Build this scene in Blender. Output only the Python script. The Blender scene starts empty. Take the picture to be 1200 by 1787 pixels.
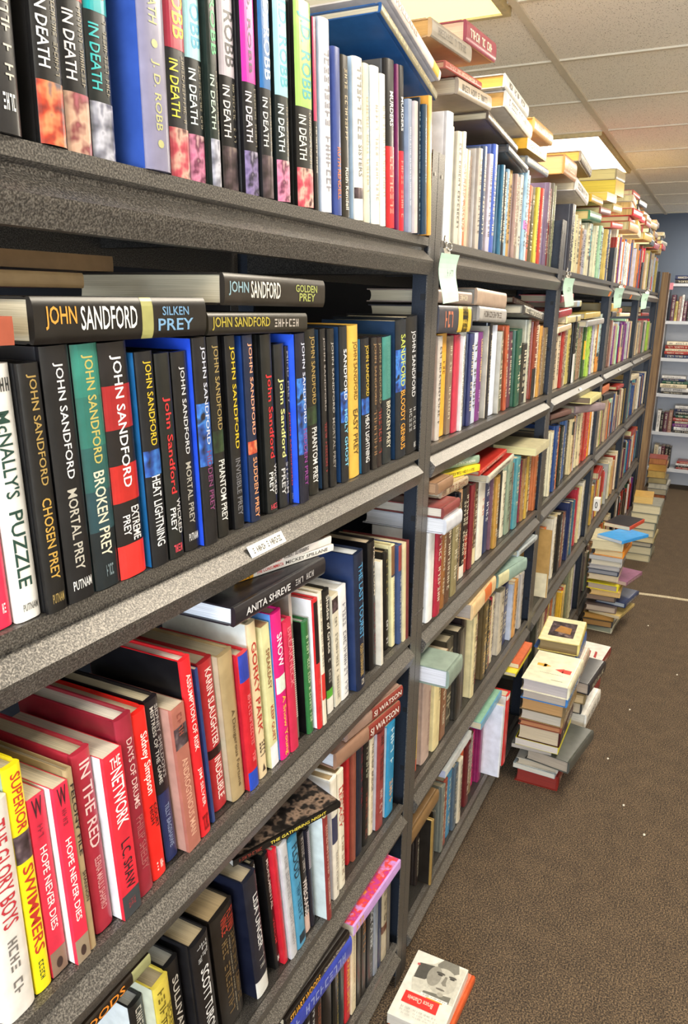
import bpy, bmesh, math, random
from mathutils import Vector, Matrix
random.seed(11)
SC = bpy.context.scene
COL = SC.collection
R = math.radians
# ------------------------------------------------------------------ camera
cam_data = bpy.data.cameras.new('camera'); cam = bpy.data.objects.new('camera', cam_data); COL.objects.link(cam)
cam_data.sensor_fit = 'VERTICAL'; cam_data.sensor_height = 24.0
cam_data.lens = 24.0 * 1325.88 / 1787.0
cam_data.clip_start = 0.02; cam_data.clip_end = 60
cam.matrix_world = Matrix([[0.44645, 0.227809, -0.865324, -1.435181], [-0.894626, 0.133166, -0.42651, -0.54151], [0.018069, 0.964557, 0.263255, 1.66], [0.0, 0.0, 0.0, 1.0]])
SC.camera = cam
# ------------------------------------------------------------------ view, world, daylight
SC.view_settings.view_transform = 'Standard'; SC.view_settings.look = 'None'
SC.view_settings.exposure = EXPOSURE = -0.03; SC.view_settings.gamma = 1.0; SC.view_settings.use_curve_mapping = False
world = bpy.data.worlds.new('world'); SC.world = world; world.use_nodes = True
bg = world.node_tree.nodes['Background']; bg.inputs[0].default_value = (0.75, 0.85, 1.0, 1); bg.inputs[1].default_value = 0.3
def area(name, loc, rot, sx, sy, power, color):
    d = bpy.data.lights.new(name, 'AREA'); d.shape = 'RECTANGLE'; d.size = sx; d.size_y = sy; d.energy = power; d.color = color
    o = bpy.data.objects.new(name, d); COL.objects.link(o); o.location = loc; o.rotation_euler = rot
    return o
area('shop_window_daylight', (-4.62, -1.0, 1.45), (0, R(-128), 0), 1.7, 2.6, 300, (0.78, 0.88, 1.0))
# ------------------------------------------------------------------ materials
def lin(h):
    def f(v):
        v /= 255.0
        return v / 12.92 if v <= 0.04045 else ((v + 0.055) / 1.055) ** 2.4
    return (f(int(h[1:3], 16)), f(int(h[3:5], 16)), f(int(h[5:7], 16)), 1)
class N:
    """tiny node helper"""
    def __init__(s, name):
        s.m = bpy.data.materials.new(name); s.m.use_nodes = True; s.t = s.m.node_tree
        s.b = s.t.nodes['Principled BSDF']
    def n(s, typ, **kw):
        x = s.t.nodes.new(typ)
        for k, v in kw.items():
            if k.startswith('i_'): x.inputs[k[2:].replace('_', ' ')].default_value = v
            else: setattr(x, k, v)
        return x
    def l(s, a, b): s.t.links.new(a, b)
    def ramp(s, fac, stops):
        r = s.n('ShaderNodeValToRGB'); e = r.color_ramp.elements
        while len(e) < len(stops): e.new(0.5)
        for q, (p, c) in zip(e, stops): q.position = p; q.color = lin(c) if isinstance(c, str) else c
        s.l(fac, r.inputs[0]); return r
    def noise(s, scale, detail=2, co='Object', vec=None, rough=.5):
        tc = s.n('ShaderNodeTexCoord'); mp = s.n('ShaderNodeMapping'); s.l(tc.outputs[co], mp.inputs[0])
        if vec: mp.inputs['Scale'].default_value = vec
        x = s.n('ShaderNodeTexNoise'); x.inputs['Scale'].default_value = scale; x.inputs['Detail'].default_value = detail; x.inputs['Roughness'].default_value = rough
        s.l(mp.outputs[0], x.inputs['Vector']); return x
    def bump(s, h, strength, dist):
        b = s.n('ShaderNodeBump'); b.inputs['Strength'].default_value = strength; b.inputs['Distance'].default_value = dist
        s.l(h, b.inputs['Height']); s.l(b.outputs[0], s.b.inputs['Normal'])
MAT = {}
def jacket(h, gloss=.32):
    """printed book cover: nearly even colour with a little wear"""
    k = ('j', h, gloss)
    if k in MAT: return MAT[k]
    m = N('cover_' + h.strip('#*')); c = lin(h)
    if sum(c[:3]) < .12: c = tuple(v * .55 for v in c[:3]) + (1,)
    ns = m.noise(38, 3)
    d = tuple(min(1, v * .86) for v in c[:3]) + (1,); u = tuple(min(1, v * 1.1 + .004) for v in c[:3]) + (1,)
    r = m.ramp(ns.outputs[0], [(.3, d), (.7, u)]); m.l(r.outputs[0], m.b.inputs['Base Color'])
    m.b.inputs['Roughness'].default_value = gloss; m.b.inputs['Coat Weight'].default_value = .15; m.b.inputs['Specular IOR Level'].default_value = .35; m.b.inputs['Coat Roughness'].default_value = .18
    MAT[k] = m.m; return m.m
PIC = {'*fire': ('#3a2028', '#b8402a', '#d89060', '#5a5a68'), '*skin': ('#c89a80', '#d8b098', '#8a4a4a', '#b86070'), '*grey': ('#3a3a42', '#8a8a98', '#c8c8d4', '#50506a'),
       '*red': ('#a02838', '#c85060', '#e0b0a0', '#502028'), '*pink': ('#c04a80', '#d88aa8', '#6a2a48', '#e0b8b8'), '*dark': ('#1a1618', '#3a2e30', '#5a4a50', '#8a7a74'),
       '*violet': ('#4a3a6a', '#8a7aa8', '#2a2438', '#b0a8c0'), '*blue': ('#101830', '#1f4a9a', '#3a7ac8', '#0e1020'), '*green': ('#141a14', '#22381f', '#3a5030', '#101210'),
       '*portrait': ('#1a1614', '#2a2624', '#8a7464', '#141210'), '*neon': ('#c08ad0', '#d8482a', '#b03a90', '#e08a3a')}
def picture(key):
    if key in MAT: return MAT[key]
    a = PIC[key]; m = N('picture_' + key[1:]); ns = m.noise(55, 2)
    r = m.ramp(ns.outputs[0], [(.3, a[0]), (.45, a[1]), (.58, a[2]), (.7, a[3])]); m.l(r.outputs[0], m.b.inputs['Base Color'])
    m.b.inputs['Roughness'].default_value = .3; MAT[key] = m.m; return m.m
def ink(h):
    k = ('i', h)
    if k in MAT: return MAT[k]
    m = N('ink_' + h.strip('#')); m.b.inputs['Base Color'].default_value = lin(h); m.b.inputs['Roughness'].default_value = .4
    ns = m.noise(300, 1); rr = m.n('ShaderNodeMapRange'); m.l(ns.outputs[0], rr.inputs[0]); rr.inputs[3].default_value = .3; rr.inputs[4].default_value = .5; m.l(rr.outputs[0], m.b.inputs['Roughness'])
    MAT[k] = m.m; return m.m
def paper(h):
    k = ('p', h)
    if k in MAT: return MAT[k]
    m = N('pages_' + h.strip('#')); c = lin(h)
    ns = m.noise(1, 2, vec=(1700, 9, 9)); lo = tuple(v * .72 for v in c[:3]) + (1,)
    r = m.ramp(ns.outputs[0], [(.36, lo), (.62, c)]); m.l(r.outputs[0], m.b.inputs['Base Color']); m.b.inputs['Roughness'].default_value = .85
    m.bump(ns.outputs[0], .25, .0005); MAT[k] = m.m; return m.m
def mat(h): return picture(h) if h[0] == '*' else jacket(h)
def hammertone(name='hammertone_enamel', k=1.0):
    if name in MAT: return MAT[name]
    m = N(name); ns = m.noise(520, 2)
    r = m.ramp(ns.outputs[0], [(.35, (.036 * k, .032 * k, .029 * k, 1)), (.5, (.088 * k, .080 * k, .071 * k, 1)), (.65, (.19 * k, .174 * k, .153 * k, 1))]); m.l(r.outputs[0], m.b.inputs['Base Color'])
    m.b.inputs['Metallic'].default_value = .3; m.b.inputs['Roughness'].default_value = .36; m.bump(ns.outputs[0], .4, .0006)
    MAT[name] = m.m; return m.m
def plain(name, h, rough=.5, metal=0.0, nscale=60, amt=.12, bump=0):
    if name in MAT: return MAT[name]
    m = N(name); c = lin(h); ns = m.noise(nscale, 3)
    r = m.ramp(ns.outputs[0], [(.3, tuple(v * (1 - amt) for v in c[:3]) + (1,)), (.7, tuple(min(1, v * (1 + amt)) for v in c[:3]) + (1,))]); m.l(r.outputs[0], m.b.inputs['Base Color'])
    m.b.inputs['Roughness'].default_value = rough; m.b.inputs['Metallic'].default_value = metal
    if bump: m.bump(ns.outputs[0], bump, .002)
    MAT[name] = m.m; return m.m
def glow(name, h, power):
    m = N(name); m.b.inputs['Base Color'].default_value = lin(h); m.b.inputs['Emission Color'].default_value = lin(h); m.b.inputs['Emission Strength'].default_value = power
    return m.m
# ------------------------------------------------------------------ mesh helpers
class MB:
    def __init__(s): s.v = []; s.f = []; s.mi = []
    def quad(s, a, b, c, d, mi=0):
        i = len(s.v); s.v += [a, b, c, d]; s.f.append((i, i + 1, i + 2, i + 3)); s.mi.append(mi)
    def box(s, x0, y0, z0, x1, y1, z1, mi=0):
        i = len(s.v); s.v += [(x0, y0, z0), (x1, y0, z0), (x1, y1, z0), (x0, y1, z0), (x0, y0, z1), (x1, y0, z1), (x1, y1, z1), (x0, y1, z1)]
        for q in ((0, 3, 2, 1), (4, 5, 6, 7), (0, 1, 5, 4), (1, 2, 6, 5), (2, 3, 7, 6), (3, 0, 4, 7)):
            s.f.append(tuple(i + k for k in q)); s.mi.append(mi)
    def prism_x(s, prof, x0, x1, mi=0):
        """profile (y,z) list, counter-clockwise seen from -x, swept along x"""
        i = len(s.v); n = len(prof)
        s.v += [(x0, y, z) for y, z in prof] + [(x1, y, z) for y, z in prof]
        for k in range(n): s.f.append((i + k, i + (k + 1) % n, i + n + (k + 1) % n, i + n + k)); s.mi.append(mi)
        s.f.append(tuple(i + k for k in reversed(range(n)))); s.f.append(tuple(i + n + k for k in range(n))); s.mi += [mi, mi]
    def mesh(s, name, mats, smooth=None):
        me = bpy.data.meshes.new(name); me.from_pydata(s.v, [], s.f)
        for m in mats: me.materials.append(m)
        me.polygons.foreach_set('material_index', s.mi)
        me.update()
        bm = bmesh.new(); bm.from_mesh(me); bmesh.ops.recalc_face_normals(bm, faces=bm.faces); bm.to_mesh(me); bm.free()
        if smooth is not None:
            me.polygons.foreach_set('use_smooth', [True] * len(me.polygons)); me.set_sharp_from_angle(angle=R(smooth))
        return me
    def obj(s, name, mats, parent=None, smooth=None, loc=(0, 0, 0)):
        if not isinstance(mats, (list, tuple)): mats = [mats]
        o = bpy.data.objects.new(name, s.mesh(name, mats, smooth)); COL.objects.link(o); o.location = loc
        if parent: o.parent = parent
        return o
def tag(o, label=None, cat=None, group=None, kind=None):
    if label: o['label'] = label
    if cat: o['category'] = cat
    if group: o['group'] = group
    if kind: o['kind'] = kind
    return o
def empty(name, loc, label, cat, group=None, rot=(0, 0, 0)):
    o = bpy.data.objects.new(name, None); COL.objects.link(o); o.location = loc; o.rotation_euler = rot; o.empty_display_size = .05
    return tag(o, label, cat, group)
def structure(name, mb, m, label=None): return tag(mb.obj(name, m), label, None, None, 'structure')
# ------------------------------------------------------------------ the room
ZC = 2.532
cm = N('carpet_loop'); na = cm.noise(240, 4); nb = cm.noise(16, 3); mx = cm.n('ShaderNodeMix', data_type='FLOAT'); mx.inputs[0].default_value = .1
cm.l(na.outputs[0], mx.inputs[2]); cm.l(nb.outputs[0], mx.inputs[3])
cr = cm.ramp(mx.outputs[0], [(.36, '#231b14'), (.5, '#4f4132'), (.64, '#816c52')]); cm.l(cr.outputs[0], cm.b.inputs['Base Color']); cm.b.inputs['Roughness'].default_value = .95; cm.bump(na.outputs[0], .8, .006)
fl = MB(); fl.box(-4.7, -2.4, -.06, 6.7, 1.1, 0); structure('floor', fl, cm.m, 'brown loop carpet over the whole aisle')
sm = MB()
for k in range(24):
    y0 = -2.3 + k * .1; a = 3.25 + .004 * math.sin(k * 1.7) - (y0 + .3) * .1; b = 3.25 + .004 * math.sin((k + 1) * 1.7) - (y0 + .4) * .1
    sm.quad((a - .012, y0, .004), (a + .012, y0, .004), (b + .012, y0 + .1, .004), (b - .012, y0 + .1, .004)); sm.quad((a - .016, y0, .0005), (a - .012, y0, .004), (b - .012, y0 + .1, .004), (b - .016, y0 + .1, .0005))
structure('trim_1', sm, plain('seam_backing', '#b4a88e', .9, nscale=200, amt=.35), 'pale carpet seam across the aisle')
tm = N('ceiling_tile'); n1 = tm.noise(230, 2); n2 = tm.noise(5, 2); r1 = tm.ramp(n1.outputs[0], [(.335, '#8d8474'), (.375, '#f6f1e6')]); tm.l(r1.outputs[0], tm.b.inputs['Base Color']); tm.b.inputs['Roughness'].default_value = .9; tm.bump(n1.outputs[0], .5, .002)
HOLES = [(-.1, 1.115), (2.9, 4.115), (-3.1, -1.885), (5.34, 6.555)]
ce = MB()
ce.box(-4.7, -2.4, ZC, 6.7, 1.1, ZC + .05); structure('ceiling', ce, tm.m, 'speckled suspended ceiling tiles')
tb = MB()
for k in range(-12, 12):
    x = 1.07 + .6096 * k
    if -4.7 < x < 6.7: tb.box(x - .009, -2.4, ZC - .006, x + .009, 1.1, ZC)
for k in range(-5, 3):
    y = .165 + .6096 * k
    if -2.4 < y < 1.1: tb.box(-4.7, y - .012, ZC - .009, 6.7, y + .012, ZC)
structure('trim_2', tb, plain('painted_grid', '#d6cdb9', .5, nscale=20, amt=.05), 'pale metal ceiling grid')
wb = MB(); wb.box(6.66, -2.4, 0, 6.74, 1.1, ZC); structure('wall_far', wb, plain('far_wall_paint', '#5f6a7c', .8, nscale=3, amt=.06), 'blue grey painted end wall')
wl = MB(); wl.box(-4.7, 1.02, 0, 6.7, 1.1, ZC); structure('wall_left', wl, plain('left_wall_paint', '#8a8880', .85, nscale=3, amt=.05), 'wall behind the shelving')
wp_ = MB(); wp_.box(-1.3, .4625, 0, 4.95, .50, 1.93); structure('shade_panel', wp_, plain('shade_backing', '#2a2b30', .8, nscale=6, amt=.1), 'added dark panel standing in for shade behind the steel shelving')  # added panel, coloured dark to stand for the shade behind the racks
wr = MB(); wr.box(-4.7, -2.48, 0, 6.7, -2.4, ZC); structure('wall_right', wr, plain('right_wall_paint', '#dcd3c2', .85, nscale=3, amt=.05), 'cream wall across the aisle')
wn = MB(); wn.box(-4.78, -2.4, 0, -4.7, 1.1, .55); wn.box(-4.78, -2.4, 2.35, -4.7, 1.1, ZC); wn.box(-4.78, -2.4, .55, -4.7, -2.35, 2.35); wn.box(-4.78, .35, .55, -4.7, 1.1, 2.35)
structure('wall_near', wn, MAT['right_wall_paint'], 'wall with the shop window')
wf = MB()
for y in (-2.35, -1.45, -.55, .3): wf.box(-4.76, y, .55, -4.71, y + .05, 2.35)
wf.box(-4.76, -2.35, .55, -4.71, .35, .6); wf.box(-4.76, -2.35, 2.3, -4.71, .35, 2.35); structure('window_1', wf, plain('window_frame_paint', '#d0d0cc', .5), 'shop window frame')
def troffer(x0, x1, y0, y1, power, tone, label):
    t = empty('ceiling_light', ((x0 + x1) / 2, (y0 + y1) / 2, ZC - .03), label, 'ceiling light', 'recessed fluorescent ceiling panels')
    hx, hy = (x1 - x0) / 2, (y1 - y0) / 2
    f = MB()
    for a in ((-hx, -hy, -hx + .02, hy), (hx - .02, -hy, hx, hy), (-hx + .02, -hy, hx - .02, -hy + .02), (-hx + .02, hy - .02, hx - .02, hy)): f.box(a[0], a[1], .006, a[2], a[3], .029)
    f.obj('frame', plain('light_frame', '#c2b184', .4, .2), t)  # yellow of leaking lamp light is put into the frame colour
    d = MB(); d.box(-hx + .02, -hy + .02, .012, hx - .02, hy - .02, .02); d.obj('diffuser', glow('diffuser_glow', tone, power), t)
    l = area('tube_light', ((x0 + x1) / 2, (y0 + y1) / 2, ZC - .035), (0, 0, 0), x1 - x0 - .06, y1 - y0 - .06, LAMP, (1.0, .90, .74))
    return t
LAMP = 42
troffer(-.15, 1.115, .185, .765, 1.6, '#fff0a0', 'yellowish fluorescent panel in the ceiling above the near bay')
troffer(2.9, 4.115, .185, .765, 3.2, '#fff6e4', 'brilliant white fluorescent panel farther along the ceiling')
for x0, y0, nm in ((-3.15, .185, 'behind the viewer'), (5.34, -1.034, 'at the far end'), (-3.15, -1.034, 'by the window'), (-.15, -1.034, 'over the aisle near the viewer'), (2.3, -1.034, 'over the middle of the aisle')):
    troffer(x0, x0 + 1.215, y0, y0 + .58, 3, '#fff4dc', 'fluorescent ceiling panel ' + nm)
# ------------------------------------------------------------------ shelving
SH = (1.786, 1.373, .962, .535, .137)
PX = (-1.181, .041, 1.264, 2.487, 3.710, 4.933)
DEPTH = .46
NV = plain('flange_blue_shade', '#232a36', .45, .2, nscale=400, amt=.3); HM = hammertone(); DK = hammertone('shaded_enamel_side', .38)  # NV: bluish shade on the post sides, put into the flange colour
def shelving(i, nm):
    x0, x1 = PX[i], PX[i + 1]
    r = empty('shelving_unit', ((x0 + x1) / 2, DEPTH / 2, 0), 'grey hammered steel shelving unit, ' + nm, 'shelf', 'row of steel shelving units')
    off = (-(x0 + x1) / 2, -DEPTH / 2)
    def put(mb, n, m, **k):
        o = mb.obj(n, m, r, **k); o.location = (off[0], off[1], 0); return o
    for sx in (0, 1):
        for sy in (0, 1):
            p = MB(); yf = 0.0 if sy == 0 else DEPTH; s = 1 if sy == 0 else -1
            e = x0 + .0012 if sx == 0 else x1 - .0012; d = 1 if sx == 0 else -1
            a, b = sorted((e, e + d * .0315)); c, dd = sorted((yf, yf + s * .0022)); p.box(a, c, 0, b, dd, 1.94)
            sf = MB(); a, b = sorted((e, e + d * .0022)); c, dd = sorted((yf + s * .0022, yf + s * .042)); sf.box(a, c, 0, b, dd, 1.94)
            a, b = sorted((e, e + d * .0325)); c, dd = sorted((yf - s * .0008, yf)); p.box(a, c, 1.003, b, dd, 1.0065)
            o = put(p, 'upright_post', HM); sf.obj('side_flange', NV, o)
            if sy == 0:
                for z in ([.1524 * k + .3 for k in range(10)] if i < 2 and sx == 1 else []):
                    h = MB(); q = e + d * .0026; w = .0004; h.box(min(q, q + d * w), .014, z, max(q, q + d * w), .024, z + .012)
                    h.obj('slot', plain('slot_dark', '#0c0d10', .6), o)
                cx = e + d * .018; z = 1.90; rv = MB()
                rv.v = [(cx + .004 * math.cos(t * math.pi / 5), -.0012, z + .004 * math.sin(t * math.pi / 5)) for t in range(10)]; rv.f = [tuple(range(10))]; rv.mi = [0]
                rv.obj('rivet', plain('rivet_steel', '#8a857c', .35, .6), o)
    a, b = x0 + .0345, x1 - .0345
    for zs in SH:
        # pressed front beam: lip, recess, sloping bright face, lower face
        for front in (True, False):
            pr = [(.0, 0), (.0, -.0150), (.009, -.0185), (.009, -.0235), (-.012, -.0425), (-.011, -.047), (-.003, -.0680), (.014, -.0680), (.014, -.0012), (.012, 0)]
            if front: q = [(y, zs + z) for y, z in pr]
            else: q = [(DEPTH - y, zs + z) for y, z in reversed(pr)]
            m = MB(); m.prism_x(q, a, b); put(m, 'shelf_beam', HM)
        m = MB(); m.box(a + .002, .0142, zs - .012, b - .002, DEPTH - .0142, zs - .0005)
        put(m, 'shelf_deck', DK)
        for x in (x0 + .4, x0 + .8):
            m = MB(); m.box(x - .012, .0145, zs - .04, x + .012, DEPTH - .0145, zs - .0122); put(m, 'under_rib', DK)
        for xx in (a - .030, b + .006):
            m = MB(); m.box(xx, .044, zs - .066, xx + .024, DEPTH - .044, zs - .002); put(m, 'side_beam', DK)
    return r
for i, nm in enumerate(('nearest the viewer', 'second along the aisle', 'third along the aisle', 'fourth along the aisle', 'farthest, by the wooden post')): shelving(i, nm)
# ------------------------------------------------------------------ lettering
GLY = {}
def glyphs(txt):
    if txt in GLY: return GLY[txt]
    cu = bpy.data.curves.new('t', 'FONT'); cu.body = txt; cu.resolution_u = 2; cu.offset = .012; cu.fill_mode = 'FRONT'
    ob = bpy.data.objects.new('t', cu); COL.objects.link(ob)
    bpy.context.view_layer.update()
    me = bpy.data.meshes.new_from_object(ob.evaluated_get(bpy.context.evaluated_depsgraph_get()))
    vs = [tuple(v.co[:2]) for v in me.vertices]; fs = [tuple(p.vertices) for p in me.polygons]
    bpy.data.objects.remove(ob); bpy.data.curves.remove(cu); bpy.data.meshes.remove(me)
    if vs:
        x0 = min(v[0] for v in vs); x1 = max(v[0] for v in vs); y0 = min(v[1] for v in vs); y1 = max(v[1] for v in vs)
        vs = [((x - x0) / max(1e-6, x1 - x0), (y - y0) / max(1e-6, y1 - y0)) for x, y in vs]
    GLY[txt] = (vs, fs); return GLY[txt]
def scribble(n, rnd):
    """rows of small strokes that read as lettering too small to make out"""
    vs, fs = [], []
    u = 0.0
    def bar(a, b, c, d):
        i = len(vs); vs.extend([(a, c), (b, c), (b, d), (a, d)]); fs.append((i, i + 1, i + 2, i + 3))
    step = 1.0 / n
    for k in range(n):
        if rnd.random() < .14: u += step; continue
        w = step * .72; t = rnd.randrange(5)
        if t in (0, 1, 3): bar(u, u + w * .3, 0, 1)
        if t in (0, 2): bar(u + w * .68, u + w, 0, 1)
        if t in (1, 2, 4): bar(u, u + w, .8, 1)
        if t in (1, 4): bar(u, u + w, 0, .2)
        if t in (0, 4, 3): bar(u + w * .2, u + w * .9, .4, .58)
        u += step
    return vs, fs
def lettering(name, run, th, h, ys, parent, y_off=.0005):
    """one run of lettering: (text, a, b, c, d, colour[, 'h']); a..b down from the top, c..d across the spine"""
    s, a, b, c, d, colr = run[:6]; hor = len(run) > 6
    rnd = random.Random(int(th * 1e5) * 31 + int(h * 1e4) * 7 + int(a * 100) + int(c * 1000))
    if s == '~':
        L = (b - a) * h if not hor else (d - c) * th; H = (d - c) * th if not hor else (b - a) * h
        gv, gf = scribble(max(4, min(34, int(L / max(.0035, H * .8)))), rnd)
    elif s == '=':
        n = max(8, int((b - a) * h / .004)); gv = []; gf = []
        for q in range(n):
            i = len(gv); gv += [(q / n, 0), ((q + .5) / n, 0), ((q + .5) / n, 1), (q / n, 1)]; gf.append((i, i + 1, i + 2, i + 3))
    else: gv, gf = glyphs(s)
    v = []
    for x, y in gv:
        if hor: X = th * (c + (d - c) * x); Z = h * (1 - b + (b - a) * y)
        else: X = th * (c + (d - c) * y); Z = h * (1 - a - (b - a) * x)
        v.append((X, -y_off, Z))
    if not v: return
    me = bpy.data.meshes.new(name); me.from_pydata(v, [], gf); me.materials.append(ink(colr)); me.update()
    bm = bmesh.new(); bm.from_mesh(me)
    for q in (.05, .1, .16, .24, .34, .66, .76, .84, .9, .95):
        if c < q < d: bmesh.ops.bisect_plane(bm, geom=bm.verts[:] + bm.edges[:] + bm.faces[:], plane_co=(th * q, 0, 0), plane_no=(1, 0, 0))
    for q in bm.verts: q.co.y = ys(q.co.x) - y_off
    bm.normal_update()
    bad = [q for q in bm.faces if q.normal.y > 0]
    if bad: bmesh.ops.reverse_faces(bm, faces=bad)
    bm.to_mesh(me); bm.free()
    o = bpy.data.objects.new(name, me); COL.objects.link(o); o.parent = parent; return o
# ------------------------------------------------------------------ books
def cover_mesh(th, h, d, hard):
    bt = min(.0026, th * .14) if hard else .0006; bul = min(.0035, th * .12) if hard else .0004
    ys = lambda x: bul * abs(max(-1, min(1, 2 * x / th - 1))) ** 4
    n = 10 if hard else 4
    us = [math.sin(math.pi / 2 * (-1 + 2 * k / n)) for k in range(n + 1)] if hard else [-1 + 2 * k / n for k in range(n + 1)]
    g = hard and th > .014
    outer = [(0, d), (0, .013), (.0012 if g else 0, .0095), (0, .006)] + [(th / 2 * (1 + u), ys(th / 2 * (1 + u))) for u in us] + [(th, .006), (th - (.0012 if g else 0), .0095), (th, .013), (th, d)]
    inner = [(bt, d), (bt, .013), (bt, .0095), (bt, .0075)] + [(max(bt, min(th - bt, th / 2 * (1 + u))), bul + bt * 1.6) for u in us] + [(th - bt, .0075), (th - bt, .0095), (th - bt, .013), (th - bt, d)]
    m = MB(); N_ = len(outer)
    m.v = [(x, y, 0) for x, y in outer] + [(x, y, h) for x, y in outer] + [(x, y, 0) for x, y in inner] + [(x, y, h) for x, y in inner]
    for k in range(N_ - 1):
        a, b = k, k + 1
        m.f += [(a, b, N_ + b, N_ + a), (2 * N_ + b, 2 * N_ + a, 3 * N_ + a, 3 * N_ + b), (N_ + a, N_ + b, 3 * N_ + b, 3 * N_ + a), (b, a, 2 * N_ + a, 2 * N_ + b)]
    for k in (0, N_ - 1): m.f.append((k, N_ + k, 3 * N_ + k, 2 * N_ + k))
    m.mi = [0] * len(m.f)
    return m, ys, bt, bul
def book(kind, pose, x, y, z, th, h, d, ang, yaw, roll, col, pg, runs, bands, side, label, group, top=None):
    hard = kind == 'h'
    root = empty('hardback_book' if hard else 'paperback_book', (x, y, z), label, 'book', group)
    if pose == 'S': root.rotation_euler = (0, R(ang), R(yaw))
    else:
        root.rotation_euler = (0, -R(90 + ang), R(yaw))
        dx = Vector((math.cos(R(ang)) * math.cos(R(yaw)), math.cos(R(ang)) * math.sin(R(yaw)), math.sin(R(ang)))) * h
        root.location = Vector((x, y, z)) + dx
    m, ys, bt, bul = cover_mesh(th, h, d, hard)
    m.obj('cover', mat(col), root, smooth=35)
    p = MB(); e = .004 if hard else .0003; fo = d - (.005 if hard else .0004)
    y0 = bul + bt * 1.6 + .0004
    x0, x1 = bt + .0002, th - bt - .0002
    if x1 - x0 > .001:
        xs = [x0, x0 + (x1 - x0) * .2, (x0 + x1) / 2, x1 - (x1 - x0) * .2, x1]
        fy = [fo, fo - .0025, fo - .0035, fo - .0025, fo] if hard else [fo] * 5
        prof = [(x0, y0)] + [(x1, y0)] + [(a, b) for a, b in zip(reversed(xs), reversed(fy))]
        i = 0; n = len(prof); p.v = [(a, b, e) for a, b in prof] + [(a, b, h - e) for a, b in prof]
        for k in range(n): p.f.append((k, (k + 1) % n, n + (k + 1) % n, n + k))
        p.f += [tuple(reversed(range(n))), tuple(range(n, 2 * n))]; p.mi = [0] * len(p.f)
        p.obj('page_block', paper(pg or '#c9bda2'), root)
    for (a, b, c) in bands:
        q = MB(); n = 10; xs = [th * (.5 + .5 * math.sin(math.pi / 2 * (-1 + 2 * k / n))) for k in range(n + 1)] if hard else [th * k / n for k in range(n + 1)]
        xs[0] += .0001; xs[-1] -= .0001
        za, zb = h * (1 - b), h * (1 - a)
        for k in range(n):
            u, w = xs[k], xs[k + 1]
            q.quad((u, ys(u) - .00025, za), (w, ys(w) - .00025, za), (w, ys(w) - .00025, zb), (u, ys(u) - .00025, zb))
        q.obj('spine_band', mat(c), root)
    if side:
        lo_, hi_ = .0005, h - .0005
        if '|' in side: side, fr = side.split('|'); hi_ = h * float(fr)
        q = MB(); sx = -.0003 if pose == 'S' else th + .0003
        s0 = .0015 if pose != 'S' else .004
        q.quad((sx, .005, lo_), (sx, d - .0005, lo_), (sx, d - .0005, hi_), (sx, .005, hi_)); q.obj('cover_print', mat(side), root)
    rr = []
    for r_ in runs:
        r_ = list(r_)
        if r_[5] == 'auto':
            lum = sum(lin(col)[:3]) / 3 if col[0] != '*' else .1
            r_[5] = '#cfc6ae' if lum < .22 else '#4a4238'
        rr.append(r_)
    for r_ in rr: lettering('spine_lettering', r_, th, h, ys, root)
    if top: cover_art(root, th, h, d, top)
    return root
def cover_art(root, th, h, d, what):
    """printed art on the upper board (local plane x = th; local -z runs along the aisle, y runs across)"""
    q = MB(); X = th + .0004
    def poly(pts, mi, lift=0):
        i = len(q.v); q.v += [(X + lift, y * d, h * (1 - u)) for u, y in pts]; q.f.append(tuple(range(i, i + len(pts)))); q.mi.append(mi)
    if what == 'arrows':
        ms = [ink('#d8a03a'), ink('#c8443c'), ink('#8a8878')]
        poly([(.50, .86), (.58, .86), (.58, .66), (.50, .66)], 0); poly([(.48, .72), (.60, .72), (.54, .56)], 0)
        poly([(.40, .12), (.52, .12), (.52, .30), (.40, .30)], 1); poly([(.40, .28), (.54, .28), (.47, .46)], 1)
        for k in range(14): poly([(.30, .25 + k * .035), (.315, .25 + k * .035), (.315, .27 + k * .035), (.30, .27 + k * .035)], 2)
        for k in range(8): poly([(.12, .2 + k * .03), (.135, .2 + k * .03), (.135, .225 + k * .03), (.12, .225 + k * .03)], 2)
    elif what == 'picture':
        ms = [jacket('#e4dab0'), picture('*dark'), jacket('#a8783c')]
        poly([(.0, .02), (1, .02), (1, .98), (.0, .98)], 0); poly([(.2, .2), (.82, .2), (.82, .82), (.2, .82)], 1, .0003); poly([(.35, .3), (.6, .3), (.66, .6), (.4, .7)], 2, .0005)
    else:
        ms = [jacket('#e4e2dc'), ink('#a82a30')]
        poly([(.0, .02), (1, .02), (1, .98), (.0, .98)], 0)
        for k in range(4): poly([(.35 + .02 * k, .2 + k * .17), (.62, .25 + k * .17), (.64, .31 + k * .17), (.37 + .02 * k, .27 + k * .17)], 1, .0003)
    q.obj('cover_print', ms, root)

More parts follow.
